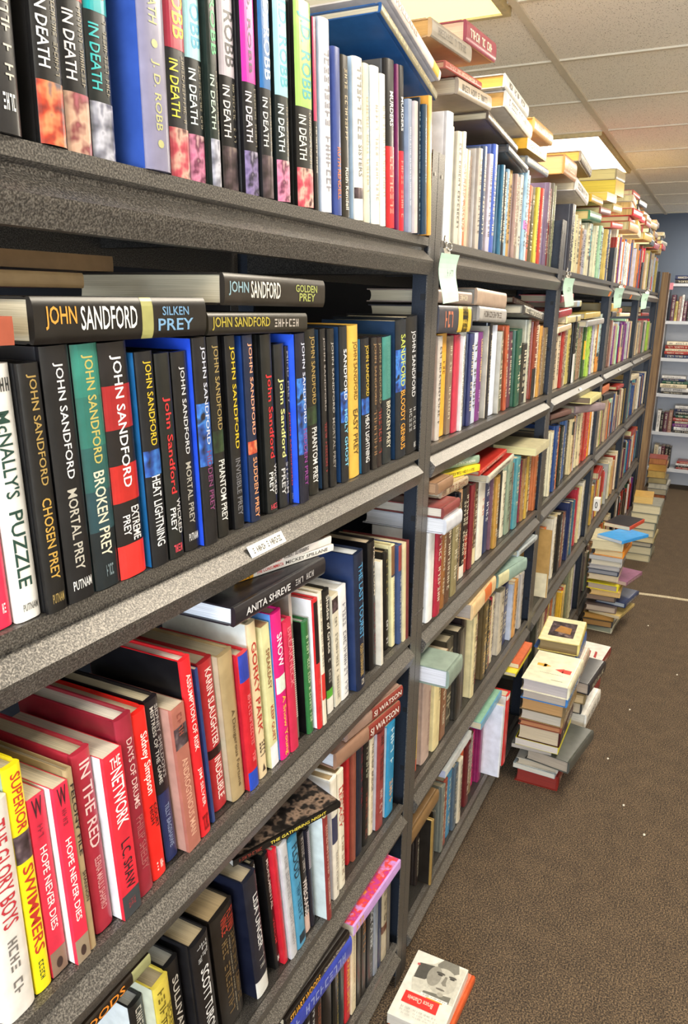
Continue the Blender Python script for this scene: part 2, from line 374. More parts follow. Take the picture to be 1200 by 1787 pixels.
G = ['books standing on the top shelf of the near bay',
'books standing on the second shelf of the near bay',
'books standing on the third shelf of the near bay',
'books standing on the fourth shelf of the near bay',
'books standing on the bottom shelf of the near bay',
'books standing on the top shelf of the second bay',
'books standing on the second shelf of the second bay',
'books standing on the third shelf of the second bay',
'books standing on the fourth shelf of the second bay',
'books standing on the bottom shelf of the second bay',
'books standing on the top shelf of the third bay',
'books standing on the second shelf of the third bay',
'books standing on the third shelf of the third bay',
'books standing on the fourth shelf of the third bay',
'books standing on the bottom shelf of the third bay',
'books lying on the row on the top shelf of the near bay',
'books lying on the row on the second shelf of the near bay',
'books lying on the row on the third shelf of the near bay',
'books lying on the row on the fourth shelf of the near bay',
'books lying on the row on the bottom shelf of the near bay',
'books lying on the row on the second shelf of the second bay',
'books lying on the row on the third shelf of the second bay',
'books lying on the row on the fourth shelf of the second bay',
'books lying on the row on the bottom shelf of the second bay',
'books lying on the row on the second shelf of the third bay',
'books lying on the row on the third shelf of the third bay',
'books lying on top of the second bay',
'books lying on top of the third bay',
'books of the floor stack nearest the camera',
'books of the second floor stack from the camera',
'books of the low floor pile between the tall stacks',
'books of the tall jumbled floor stack',
'books of the neat floor stack of pale page blocks',
'books of the far floor stack by the wooden post']
# kind, pose, x, y, z, thickness, height, depth, lean, yaw, roll, cover, pages, lettering, bands, side, label, group, top art
BOOKS = [
('h','S',-0.9845,-0.0059,1.7866,0.0373,0.245,0.155,-0.0073,0,0,'#2b2a2e',None,[('IN DEATH',0.45,0.75,0.08,0.5,'#e8e8e8'),('~',0.4,0.85,0.62,0.85,'#d8d0c0'),('~',0.88,0.93,0.5,0.85,'#e8e8e8','h')],[(0,0.46,'#4a78b0')],None,'dark grey hardback with white capitals and a blue top band, top shelf, near bay',G[0],None),
('h','S',-0.9253,-0.0029,1.7866,0.0292,0.245,0.155,-0.4132,0,0,'#2a2827',None,[('J.D. ROBB',0.06,0.46,0.12,0.88,'#e8dff0'),('IN DEATH',0.54,0.76,0.1,0.48,'#ececec'),('~',0.52,0.78,0.66,0.82,'#8f8672')],[(0,0.5,'#7d5aa8'),(0.8,1,'*fire')],None,'dark grey hardback with purple top and fiery picture at the foot, top shelf, near bay',G[0],None),
('h','S',-0.889,0.0037,1.7866,0.03,0.245,0.155,-0.6618,0,0,'#252426',None,[('J.D. ROBB',0.06,0.46,0.12,0.88,'#e8e0d8'),('IN DEATH',0.54,0.76,0.1,0.48,'#e4dfe0'),('~',0.52,0.78,0.66,0.82,'#8f8672')],[(0,0.5,'#c8382c'),(0.8,1,'*skin')],None,'black hardback with red top and peach picture at the foot, top shelf, near bay',G[0],None),
('h','S',-0.8538,0.0076,1.7866,0.0297,0.245,0.155,-0.9032,0,0,'#2d3332',None,[('J.D. ROBB',0.06,0.46,0.12,0.88,'#d23a2c'),('IN DEATH',0.54,0.76,0.1,0.48,'#35b5b5'),('~',0.52,0.78,0.66,0.82,'#8f8672')],[(0,0.5,'#12a9ae'),(0.8,1,'*grey')],None,'charcoal hardback with turquoise top and red initials, top shelf, near bay',G[0],None),
('h','S',-0.7938,-0.004,1.7866,0.0374,0.26,0.155,-1.3146,0,0,'#8b87a2',None,[('DEATH',0.36,0.5,0.3,0.62,'#b9b77a'),('•',0.55,0.58,0.35,0.6,'#b9b77a'),('J. D. ROBB',0.62,0.86,0.3,0.64,'#b9b77a'),('•',0.89,0.92,0.4,0.65,'#b9b77a')],[],'#3453a6','lavender grey hardback with olive lettering beside a blue cover, top shelf, near bay',G[0],None),
('h','S',-0.7408,0.0078,1.7866,0.0322,0.245,0.155,-1.6777,0,0,'#35343a',None,[('J.D. ROBB',0.06,0.46,0.12,0.88,'#f2cf2a'),('IN DEATH',0.54,0.76,0.1,0.48,'#d8d640'),('~',0.52,0.78,0.66,0.82,'#8f8672')],[(0,0.5,'#b52f4a'),(0.8,1,'*red')],None,'charcoal hatched hardback with crimson top and yellow initials, top shelf, near bay',G[0],None),
('h','S',-0.7044,0.0108,1.7866,0.0279,0.245,0.155,-1.9273,0,0,'#242a2c',None,[('J.D. ROBB',0.06,0.46,0.12,0.88,'#3aa0c0'),('IN DEATH',0.54,0.76,0.1,0.48,'#dfe8e6'),('~',0.52,0.78,0.66,0.82,'#8f8672')],[(0,0.5,'#a9d6dc'),(0.8,1,'*pink')],None,'black hardback with pale aqua top and blue initials, top shelf, near bay',G[0],None),
('h','S',-0.6744,0.0043,1.7866,0.0171,0.245,0.155,-2.133,0,0,'#2d3a33',None,[('J.D. ROBB',0.06,0.46,0.12,0.88,'#3fae6e'),('IN DEATH',0.54,0.76,0.1,0.48,'#c2d2c2'),('~',0.52,0.78,0.66,0.82,'#8f8672')],[(0,0.5,'#1f2f28'),(0.8,1,'*grey')],None,'dark green hardback with green initials, top shelf, near bay',G[0],None),
('h','S',-0.6366,0.0145,1.7866,0.031,0.245,0.155,-2.3922,0,0,'#1d1c1e',None,[('J.D. ROBB',0.06,0.46,0.12,0.88,'#262228'),('IN DEATH',0.54,0.76,0.1,0.48,'#e0dcdc'),('~',0.52,0.78,0.66,0.82,'#8f8672')],[(0,0.5,'#c9bfc9'),(0.8,1,'*dark')],None,'black hardback with pale mauve top and black initials, top shelf, near bay',G[0],None),
('h','S',-0.6034,0.0055,1.7866,0.0292,0.245,0.155,-2.6195,0,0,'#222024',None,[('J.D. ROBB',0.06,0.46,0.3,0.6,'#3a1f3a'),('IN DEATH',0.54,0.76,0.1,0.48,'#dcd4dc'),('~',0.52,0.78,0.66,0.82,'#8f8672')],[(0,0.5,'#d22fa5'),(0.8,1,'*violet')],None,'black hardback with magenta top, top shelf, near bay',G[0],None),
('h','S',-0.572,0.0013,1.7866,0.0248,0.245,0.155,-2.8346,0,0,'#2a2a2c',None,[('J.D. ROBB',0.06,0.46,0.12,0.88,'#d8eaf4'),('IN DEATH',0.54,0.76,0.1,0.48,'#cfcfcf'),('~',0.52,0.78,0.66,0.82,'#8f8672')],[(0,0.5,'#2a6aa8'),(0.8,1,'*dark')],None,'charcoal hardback with blue top and white initials, top shelf, near bay',G[0],None),
('h','S',-0.538,0.0003,1.7866,0.0316,0.245,0.155,-3.0679,0,0,'#26302f',None,[('J.D. ROBB',0.06,0.46,0.12,0.88,'#3aa8b8'),('IN DEATH',0.54,0.76,0.1,0.48,'#d8e4e2'),('~',0.52,0.78,0.66,0.82,'#8f8672')],[(0,0.5,'#9fd0dc'),(0.8,1,'*pink')],None,'black hardback with sky blue top and teal initials, top shelf, near bay',G[0],None),
('h','S',-0.4809,0.0034,1.7866,0.0441,0.245,0.155,-3.4594,0,0,'#2a2825',None,[('J.D. ROBB',0.06,0.46,0.12,0.88,'#2f9aa0'),('IN DEATH',0.54,0.76,0.1,0.48,'#e6e6d8'),('~',0.52,0.78,0.66,0.82,'#8f8672')],[(0,0.5,'#a6cf6a'),(0.8,1,'*red')],None,'black hardback with lime green top and teal initials, top shelf, near bay',G[0],None),
('h','S',-0.4341,0.0042,1.7866,0.0095,0.236,0.155,-3.7802,0,0,'#2a2622',None,[('~',0.55,0.8,0.3,0.7,'#c8c0b0')],[(0,0.52,'#b0335a')],None,'narrow dark hardback with red upper spine, top shelf, near bay',G[0],None),
('h','S',-0.4142,0.002,1.7866,0.0286,0.242,0.155,-3.9169,0,0,'#d4d4da',None,[('~',0.15,0.9,0.3,0.75,'#8a8890')],[],'#b8c4d4','white hardback in glossy clear sleeve with faint grey script, top shelf, near bay',G[0],None),
('h','S',-0.3748,0.0029,1.7866,0.0224,0.218,0.155,-4.187,0,0,'#3a4b8c',None,[('RUTH RENDELL',0.58,0.9,0.3,0.75,'#d9773a')],[],None,'navy blue hardback with orange lettering, top shelf, near bay',G[0],None),
('h','S',-0.3476,0.0039,1.7866,0.0233,0.215,0.155,-4.373,0,0,'#3b352c',None,[('Ruth Rendell',0.68,0.95,0.3,0.7,'#e6e0d0'),('~',0.08,0.55,0.35,0.7,'#b8a888')],[],None,'dark brown hardback with white name at the foot, top shelf, near bay',G[0],None),
('h','S',-0.3044,0.004,1.7866,0.0309,0.224,0.155,-4.6696,0,0,'#dcdad4',None,[('SISTERS',0.52,0.72,0.35,0.75,'#6a665e'),('~',0.05,0.5,0.3,0.7,'#8a867e')],[(0.79,0.86,'*dark')],'#b4cbe0','white hardback lettered in grey with a small dark photo, top shelf, near bay',G[0],None),
('h','S',-0.2678,0.0056,1.7866,0.0207,0.224,0.155,-4.92,0,0,'#d8cfb8',None,[('~',0.2,0.8,0.4,0.7,'#a89c80')],[],None,'cream hardback with plain spine, top shelf, near bay',G[0],None),
('h','S',-0.2416,0.0034,1.7866,0.0297,0.227,0.155,-5.1002,0,0,'#e2dfd6',None,[('~',0.2,0.85,0.4,0.7,'#a8a090')],[],'#a8c4e0','white hardback with pale blue cover, top shelf, near bay',G[0],None),
('h','S',-0.2082,0.0039,1.7866,0.021,0.224,0.155,-5.3287,0,0,'#e6e2d8',None,[('~',0.2,0.8,0.4,0.7,'#a09888')],[],None,'short ivory hardback with plain spine, top shelf, near bay',G[0],None),
('h','S',-0.1741,0.0074,1.7866,0.0348,0.254,0.155,-5.5626,0,0,'#1e1a1c',None,[('MURDERS',0.18,0.38,0.3,0.7,'#e8e6e6'),('~',0.56,0.92,0.3,0.7,'#f09080')],[(0.5,1,'#b81e28')],None,'black over red hardback with white capitals, top shelf, near bay',G[0],None),
('h','S',-0.1368,0.0057,1.7866,0.01,0.254,0.155,-5.8183,0,0,'#6a2450',None,[],[],None,'thin plum hardback, top shelf, near bay',G[0],None),
('h','S',-0.1219,0.0069,1.7866,0.0231,0.2568,0.155,-5.9205,0,0,'#201a1c',None,[('MURDERS',0.18,0.38,0.3,0.7,'#e8e6e6'),('~',0.56,0.92,0.3,0.7,'#f09080')],[(0.5,1,'#c01e2c')],None,'second black over red hardback with white capitals, top shelf, near bay',G[0],None),
('p','S',-0.0967,0.0003,1.7866,0.0154,0.212,0.155,-6.0931,0,0,'#8a96aa',None,[('~',0.2,0.8,0.4,0.7,'#dcd8e0')],[],None,'short slate blue paperback, top shelf, near bay',G[0],None),
('p','S',-0.0795,-0.0044,1.7866,0.0149,0.212,0.155,-6.2113,0,0,'#c8b8b4',None,[],[],None,'pinkish grey paperback, top shelf, near bay',G[0],None),
('h','S',-0.0628,-0.0057,1.7866,0.0083,0.221,0.155,-6.3255,0,0,'#28323c',None,[('~',0.1,0.9,0.3,0.7,'#9ab4c0')],[],None,'dark slate hardback with white speckled lettering, top shelf, near bay',G[0],None),
('h','S',-0.0529,-0.012,1.7866,0.0167,0.212,0.155,-6.3935,0,0,'#22384a',None,[('~',0.1,0.6,0.3,0.7,'#7a98a8')],[],None,'dark teal hardback beside the post, top shelf, near bay',G[0],None),
('p','S',-0.0318,-0.012,1.7866,0.0171,0.23,0.155,-6.5379,0,0,'#d8963a',None,[],[],None,'orange paperback beside the post, top shelf, near bay',G[0],None),
('h','S',-1.018,0.0083,1.3736,0.0244,0.235,0.155,-2.394,0,0,'#d82f52',None,[('~',0.45,0.75,0.3,0.7,'#f0a0b0'),('~',0.9,0.94,0.4,0.75,'#f4e8ea','h')],[],None,'hot pink hardback with white bird logo, second shelf, near bay',G[1],None),
('h','S',-0.992,0.0044,1.3736,0.0279,0.233,0.155,-2.4749,0,0,'#ece9e4',None,[("McNALLY'S",0.17,0.5,0.2,0.72,'#22433a'),('PUZZLE',0.55,0.86,0.2,0.72,'#22433a'),('~',0.05,0.1,0.1,0.9,'#3a3a38','h'),('PUTNAM',0.93,0.96,0.25,0.85,'#6a6a66','h')],[],None,'white hardback with dark green serif capitals, second shelf, near bay',G[1],None),
('h','S',-0.9625,-0.0041,1.3736,0.0225,0.233,0.155,-2.5669,0,0,'#1c1b1c',None,[('JOHN SANDFORD',0.04,0.47,0.25,0.72,'#a98c4e'),('CHOSEN PREY',0.52,0.86,0.25,0.72,'#c19a48'),('PUTNAM',0.92,0.96,0.2,0.8,'#9a8450','h')],[],None,'black hardback with gold lettering, short, second shelf, near bay',G[1],None),
('h','S',-0.9351,-0.0028,1.3736,0.0336,0.2461,0.155,-2.6524,0,0,'#1d1d22',None,[('JOHN SANDFORD',0.06,0.5,0.3,0.65,'#d9d9dc'),('MORTAL PREY',0.54,0.87,0.3,0.65,'#b9b4a8'),('PUTNAM',0.91,0.95,0.15,0.85,'#d8d8d8','h')],[],None,'black hardback with tall white serif lettering, second shelf, near bay',G[1],None),
('h','S',-0.8969,-0.0002,1.3736,0.0345,0.2463,0.155,-2.7713,0,0,'#1f2c33',None,[('JOHN SANDFORD',0.04,0.47,0.28,0.7,'#bdb060'),('BROKEN PREY',0.5,0.86,0.28,0.7,'#d8d2bc'),('~',0.9,0.95,0.4,0.7,'#7a8a90','h')],[(0,0.2,'#2f7f70'),(0.2,0.4,'#2c7065'),(0.4,0.58,'#275a58'),(0.58,0.75,'#22424a')],'#2d6a62','teal fading to black hardback with cream and gold lettering, second shelf, near bay',G[1],None),
('h','S',-0.8607,0.0003,1.3736,0.0397,0.2464,0.155,-2.8842,0,0,'#241f22',None,[('JOHN SANDFORD',0.05,0.6,0.28,0.68,'#f0eded'),('EXTREME',0.69,0.84,0.55,0.85,'#e8e4e4'),('PREY',0.72,0.81,0.22,0.48,'#e8e4e4')],[(0.17,0.35,'#a32023'),(0.5,0.66,'#b8231f'),(0.85,1,'#d8302c')],None,'black and red banded hardback with white sans capitals, second shelf, near bay',G[1],None),
('h','S',-0.813,-0.003,1.3736,0.0266,0.236,0.155,-3.0331,0,0,'#171a22',None,[('JOHN SANDFORD',0.04,0.42,0.28,0.75,'#d3b52c'),('HEAT LIGHTNING',0.56,0.9,0.25,0.75,'#e4e4e4')],[(0.44,0.56,'*blue')],'#1f5f96','black hardback with yellow name and blue cover, second shelf, near bay',G[1],None),
('h','S',-0.7812,-0.0012,1.3736,0.0244,0.233,0.155,-3.1319,0,0,'#202423',None,[('John Sandford',0.2,0.67,0.2,0.7,'#cf2f33'),('WICKED',0.7,0.88,0.6,0.9,'#c9c9c9'),('PREY',0.74,0.86,0.15,0.5,'#d9d9d9'),('~',0.93,0.97,0.2,0.8,'#d84a5a','h')],[],None,'black hardback with red bold lowercase name, second shelf, near bay',G[1],None),
('h','S',-0.7495,0.002,1.3736,0.0271,0.233,0.155,-3.231,0,0,'#1b1a1d',None,[('JOHN SANDFORD',0.07,0.5,0.3,0.65,'#cfcfd2'),('MORTAL PREY',0.54,0.86,0.3,0.65,'#a9a49a'),('PUTNAM',0.91,0.95,0.2,0.8,'#cfcfcf','h')],[],None,'black hardback with thin white lettering beside the blue one, second shelf, near bay',G[1],None),
('h','S',-0.7207,-0.006,1.3736,0.0253,0.2476,0.155,-3.3206,0,0,'#1c1c22',None,[('JOHN SANDFORD',0.04,0.5,0.4,0.75,'#c8ccdc'),('HIDDEN PREY',0.53,0.83,0.4,0.75,'#7d3f6a')],[(0.3,0.6,'*blue')],'#2349c8','black hardback with electric blue cover and white lettering, second shelf, near bay',G[1],None),
('h','S',-0.6843,0.0008,1.3736,0.022,0.2476,0.155,-3.4341,0,0,'#242320',None,[('JOHN SANDFORD',0.04,0.45,0.25,0.8,'#a08a55'),('PHANTOM PREY',0.6,0.92,0.25,0.8,'#dededb')],[(0.45,0.56,'*green')],None,'black hardback with bronze name and white title, second shelf, near bay',G[1],None),
('h','S',-0.6439,0.004,1.3736,0.0213,0.2475,0.155,-3.56,0,0,'#1f1e20',None,[('JOHN SANDFORD',0.05,0.57,0.25,0.75,'#d2b629'),('INVISIBLE PREY',0.62,0.93,0.25,0.75,'#6f6f74')],[],None,'black hardback with yellow name and faded grey title, second shelf, near bay',G[1],None),
('h','S',-0.606,0.003,1.3736,0.021,0.2473,0.155,-3.6782,0,0,'#1c2c50',None,[('JOHN SANDFORD',0.04,0.52,0.3,0.75,'#e9a27e'),('SUDDEN PREY',0.64,0.98,0.3,0.75,'#e09a6a')],[(0.55,0.62,'*fire')],'#1d3f86','navy hardback with glowing orange outlined lettering, second shelf, near bay',G[1],None),
('h','S',-0.5578,0.0071,1.3736,0.0259,0.2467,0.155,-3.8284,0,0,'#242523',None,[('John Sandford',0.21,0.68,0.2,0.75,'#d12a30'),('WICKED',0.72,0.9,0.6,0.9,'#c9c9c9'),('PREY',0.76,0.88,0.15,0.5,'#d9d9d9'),('~',0.95,0.98,0.2,0.8,'#d84a5a','h')],[],None,'second black hardback with red bold lowercase name, second shelf, near bay',G[1],None),
('h','S',-0.5227,0.0085,1.3736,0.0256,0.233,0.155,-3.9378,0,0,'#2a2b2c',None,[('John Sandford',0.2,0.68,0.15,0.7,'#dcdc8a'),('STORM',0.72,0.92,0.6,0.9,'#a8a8a8'),('PREY',0.75,0.92,0.15,0.5,'#c4c4c4')],[],None,'charcoal hardback with pale yellow bold lowercase name, second shelf, near bay',G[1],None),
('h','S',-0.4943,0.0095,1.3736,0.008,0.23,0.155,-4.0263,0,0,'#2c2a2a',None,[('MIND PREY',0.03,0.35,0.2,0.8,'#9a9a9a'),('JOHN SANDFORD',0.4,0.88,0.2,0.8,'#d6532e'),('~',0.93,0.97,0.2,0.8,'#b8b8b8','h')],[],None,'narrow black hardback with orange red lettering, second shelf, near bay',G[1],None),
('h','S',-0.485,-0.004,1.3736,0.0257,0.2465,0.155,-4.0521,0,0,'#1d2038',None,[('JOHN SANDFORD',0.05,0.52,0.4,0.8,'#d0d4e8'),('HIDDEN PREY',0.55,0.9,0.4,0.8,'#8a3f8a')],[(0.25,0.7,'*blue')],'#2a55d8','indigo hardback with bright blue cover and violet title, second shelf, near bay',G[1],None),
('h','S',-0.4365,0.0072,1.3736,0.0287,0.251,0.155,-4.2066,0,0,'#26251f',None,[('JOHN SANDFORD',0.04,0.44,0.25,0.8,'#a58b50'),('PHANTOM PREY',0.58,0.93,0.25,0.8,'#dedede')],[(0.45,0.56,'*green')],None,'black hardback with bronze name beside the indigo one, second shelf, near bay',G[1],None),
('h','S',-0.3871,0.0099,1.3736,0.016,0.251,0.155,-4.3603,0,0,'#201d1e',None,[('JOHN SANDFORD',0.05,0.5,0.3,0.7,'#a49c98'),('~',0.55,0.9,0.3,0.7,'#9a3a3a')],[],'#2b4058','black hardback with dull red speckled title, second shelf, near bay',G[1],None),
('h','S',-0.3697,0.0062,1.3736,0.0211,0.251,0.155,-4.4148,0,0,'#1f1e1f',None,[('JOHN SANDFORD',0.08,0.52,0.3,0.7,'#a9a5a0'),('MORTAL PREY',0.55,0.88,0.3,0.7,'#8f8b86')],[],None,'black hardback with slim silver lettering, second shelf, near bay',G[1],None),
('h','S',-0.3319,0.004,1.3736,0.0245,0.254,0.155,-4.5325,0,0,'#22262c',None,[('SANDFORD',0.14,0.46,0.3,0.75,'#e4e6ea'),('HOLY GHOST',0.52,0.9,0.3,0.75,'#7cc4e0')],[(0.4,0.6,'*blue')],'#1d3a60','black hardback with cyan and white bold capitals, second shelf, near bay',G[1],None),
('h','S',-0.297,0.0069,1.3736,0.0374,0.254,0.155,-4.6412,0,0,'#d9ad4a',None,[('JOHN SANDFORD',0.1,0.48,0.3,0.75,'#6a4d1a'),('EASY PREY',0.54,0.85,0.3,0.75,'#4a3a1c')],[],None,'bright yellow hardback with black lettering, second shelf, near bay',G[1],None),
('h','S',-0.2514,0.0041,1.3736,0.0297,0.233,0.155,-4.7833,0,0,'#191b24',None,[('JOHN SANDFORD',0.05,0.42,0.25,0.8,'#c9ab35'),('HEAT LIGHTNING',0.56,0.92,0.25,0.8,'#d8d8d8')],[(0.43,0.55,'*blue')],'#2a6a90','black hardback with yellow name and blue lightning patch, second shelf, near bay',G[1],None),
('h','S',-0.2092,0.0049,1.3736,0.0194,0.233,0.155,-4.915,0,0,'#2e2825',None,[('JOHN SANDFORD',0.04,0.5,0.2,0.8,'#9a7a55'),('~',0.54,0.9,0.2,0.8,'#8a6a4a')],[],None,'brown black hardback with ornate bronze lettering, second shelf, near bay',G[1],None),
('h','S',-0.1865,0.0059,1.3736,0.0199,0.233,0.155,-4.9855,0,0,'#352422',None,[('JOHN SANDFORD',0.04,0.5,0.2,0.8,'#8a8060'),('~',0.54,0.9,0.2,0.8,'#8a3a30')],[],None,'reddish black hardback with bronze lettering, second shelf, near bay',G[1],None),
('h','S',-0.1587,0.0063,1.3736,0.0382,0.233,0.155,-5.0722,0,0,'#262f33',None,[('JOHN SANDFORD',0.04,0.44,0.3,0.75,'#4f8a80'),('BROKEN PREY',0.5,0.88,0.3,0.75,'#cac4b0')],[(0,0.48,'#3a7f76')],None,'teal topped black hardback with cream title, second shelf, near bay',G[1],None),
('h','S',-0.1024,0.0036,1.3736,0.0491,0.26,0.155,-5.2477,0,0,'#1a2430',None,[('SANDFORD',0.1,0.47,0.35,0.8,'#b9c45a'),('BLOODY GENIUS',0.5,0.94,0.35,0.8,'#d99a3a')],[(0.2,0.5,'*blue')],'#1a3350','black hardback with orange and yellow bold capitals, second shelf, near bay',G[1],None),
('h','S',-0.0492,0.0045,1.3736,0.0578,0.266,0.155,-5.4138,0,0,'#18181b',None,[('JOHN SANDFORD',0.1,0.58,0.3,0.7,'#c6c6ca'),('~',0.66,0.84,0.2,0.4,'#9a9a9a'),('~',0.66,0.84,0.55,0.75,'#9a9a9a'),('~',0.93,0.97,0.6,0.8,'#cfcfcf','h')],[],None,'black hardback with white lettering against the post, second shelf, near bay',G[1],None),
('h','S',-1.0493,0.0086,0.9626,0.0363,0.248,0.155,-1.5117,0,0,'#ddd8d2',None,[('THE GLORY BOYS',0.08,0.56,0.3,0.8,'#b8343e'),('~',0.62,0.9,0.35,0.65,'#7a7470')],[],None,'worn white hardback with red serif capitals at the left edge, third shelf, near bay',G[2],None),
('h','S',-1.0089,0.0118,0.9626,0.0197,0.272,0.155,-2.185,0,0,'#f0dc1e',None,[('SUPERIOR',0.03,0.27,0.25,0.85,'#b8352a'),('SWIMMERS',0.42,0.82,0.2,0.85,'#b8352a'),('~',0.86,0.95,0.3,0.6,'#2f4a30')],[(0.28,0.4,'*dark')],'#9db09a','yellow hardback with jagged red lettering and a dark figure, third shelf, near bay',G[2],None),
('p','S',-0.9865,0.0134,0.9626,0.0206,0.224,0.155,-2.559,0,0,'#d8334a','#d8cbb4',[('W',0.01,0.11,0.2,0.8,'#3a2228','h'),('~',0.13,0.22,0.35,0.65,'#8a2a38'),('HOPE NEVER DIES',0.27,0.74,0.3,0.72,'#f0e4e2'),('●',0.91,0.97,0.3,0.7,'#40302c','h')],[(0.86,1,'#8a7260')],None,'red paperback with dark eagle mark and white capitals, plain side hidden, third shelf, near bay',G[2],None),
('p','S',-0.9621,0.0024,0.9626,0.0186,0.227,0.155,-2.9653,0,0,'#e0304a','#d8cbb4',[('W',0.01,0.11,0.2,0.8,'#3a2228','h'),('~',0.13,0.22,0.35,0.65,'#8a2a38'),('HOPE NEVER DIES',0.29,0.76,0.3,0.72,'#f4e8e6'),('●',0.91,0.97,0.3,0.7,'#40302c','h')],[(0.86,1,'#94836e')],'#e4e2e0','red paperback with dark eagle mark, white capitals and a white cover, third shelf, near bay',G[2],None),
('h','S',-0.9409,0.0048,0.9626,0.0087,0.236,0.155,-3.3184,0,0,'#a8926e',None,[('FELONY FILE',0.08,0.46,0.35,0.95,'#2c2826'),('SHANNON',0.55,0.72,0.35,0.9,'#3a3430')],[],'#8a7858','tan hardback with black lettering half hidden by the red paperbacks, third shelf, near bay',G[2],None),
('h','S',-0.9214,0.0126,0.9626,0.0254,0.239,0.155,-3.6429,0,0,'#ac2c3e',None,[('IN THE RED',0.05,0.52,0.25,0.8,'#e4c6c2'),('ELENA MAULI SHAPIRO',0.58,0.88,0.35,0.7,'#d8a0a0')],[],None,'raspberry hardback with tall pale capitals, third shelf, near bay',G[2],None),
('p','S',-0.8917,-0.0002,0.9626,0.0279,0.224,0.155,-4.1383,0,0,'#d52c3c','#d8d0c0',[('THE',0.03,0.09,0.3,0.85,'#f0e8e4','h'),('NETWORK',0.1,0.44,0.25,0.9,'#f4eeea'),('L.C. SHAW',0.53,0.83,0.3,0.8,'#2b2226'),('~',0.9,0.95,0.3,0.7,'#8a3a40')],[(0.85,1,'#3b4044')],'#dfe3ea','red paperback with white bold title and grey foot, third shelf, near bay',G[2],None),
('h','S',-0.8571,0.007,0.9626,0.0256,0.251,0.155,-4.7145,0,0,'#962738','#e8e2d8',[('DAYS OF DRUMS',0.12,0.5,0.4,0.75,'#dcb8b4'),('PHILIP SHELBY',0.55,0.86,0.35,0.8,'#a85a5c')],[],'#7c1626','tall maroon hardback with faint pale serif title, third shelf, near bay',G[2],None),
('h','S',-0.8273,0.0105,0.9626,0.0243,0.242,0.155,-5.2118,0,0,'#e2251f',None,[('Sidney Simpson',0.12,0.48,0.2,0.8,'#f4e4de'),('HIGH',0.55,0.66,0.3,0.55,'#2a1a18'),('COURT',0.55,0.7,0.6,0.85,'#2a1a18'),('~',0.9,0.95,0.3,0.8,'#f0d8d0','h')],[],None,'scarlet hardback with white flourished name, third shelf, near bay',G[2],None),
('h','S',-0.7934,0.0178,0.9626,0.0224,0.242,0.155,-5.7774,0,0,'#262128',None,[("SIDNEY SHELDON'S",0.04,0.48,0.55,0.82,'#a8a4a0'),('MISTRESS OF THE GAME',0.04,0.5,0.2,0.48,'#bab6b0'),('TILLY BAGSHAWE',0.64,0.92,0.35,0.7,'#8c9ab8')],[(0.56,1,'#262f5e')],'#17161a','black hardback shading to blue with pale capitals, third shelf, near bay',G[2],None),
('p','S',-0.7654,0.0044,0.9626,0.0244,0.221,0.155,-6.2429,0,0,'#a8685a','#cdbfa8',[('~',0.05,0.2,0.35,0.7,'#8a4a40'),('ANDROGYNOUS MAN',0.35,0.9,0.3,0.75,'#d8a890')],[(0.13,0.27,'*dark')],'#b88c80','dusty pink paperback with a cut photo on its cover side, third shelf, near bay',G[2],None),
('h','S',-0.7338,0.0067,0.9626,0.02,0.275,0.155,-6.4805,0,0,'#d8242c','#e4ded4',[('ASSUMPTION OF RISK',0.08,0.5,0.3,0.72,'#f4d8d4'),('JIM SILVER',0.6,0.83,0.3,0.7,'#f0d0cc'),('~',0.88,0.97,0.2,0.8,'#7a1218','h')],[],'#16151a','bright red hardback with spaced white capitals, third shelf, near bay',G[2],None),
('p','S',-0.7023,0.0131,0.9626,0.0058,0.248,0.155,-6.4428,0,0,'#2a3f78',None,[],[],None,'thin blue paperback between two red hardbacks, third shelf, near bay',G[2],None),
('h','S',-0.6826,0.0218,0.9626,0.0299,0.242,0.155,-6.4191,0,0,'#b32a30',None,[('KARIN SLAUGHTER',0.05,0.56,0.3,0.75,'#ecd6d0'),('INDELIBLE',0.64,0.93,0.3,0.75,'#ecd6d0')],[(0.57,0.63,'#3a1618')],'#8a2228','brick red hardback with tall white capitals and black brush marks, third shelf, near bay',G[2],None),
('h','S',-0.6513,0.0118,0.9626,0.0314,0.242,0.155,-6.3815,0,0,'#a58f68','#cbbfa2',[('A Dangerous Fortune',0.38,0.92,0.35,0.65,'#5c4a32')],[],'#b8ac94','tan hardback with brown serif lettering and worn top, third shelf, near bay',G[2],None),
('h','S',-0.6185,0.0047,0.9626,0.0239,0.23,0.155,-6.3421,0,0,'#c1202c',None,[('~',0.3,0.8,0.45,0.75,'#e08080')],[(0,0.19,'#2f3fa0'),(0.86,1,'#2546b0')],'#a8182a','red hardback with blue squares at head and foot, third shelf, near bay',G[2],None),
('h','S',-0.5869,0.0083,0.9626,0.0206,0.266,0.155,-6.3043,0,0,'#dcc7a0','#d8d0b8',[('GORKY PARK',0.12,0.7,0.2,0.78,'#b2322a'),('~',0.76,0.86,0.2,0.85,'#4a3a30'),('▲',0.91,0.96,0.3,0.7,'#4a3a30','h')],[],'#d6dcd8','cream hardback with large red title, third shelf, near bay',G[2],None),
('p','S',-0.5549,0.0083,0.9626,0.0203,0.248,0.155,-6.2659,0,0,'#d3cf9c','#b88a60',[('SPEAKEASY',0.16,0.44,0.35,0.8,'#8a5a3a'),('KEEP QUIET',0.56,0.82,0.35,0.8,'#a8442f')],[(0.84,1,'#e6e4ea')],None,'pale yellow green paperback with brown red lettering and white foot, third shelf, near bay',G[2],None),
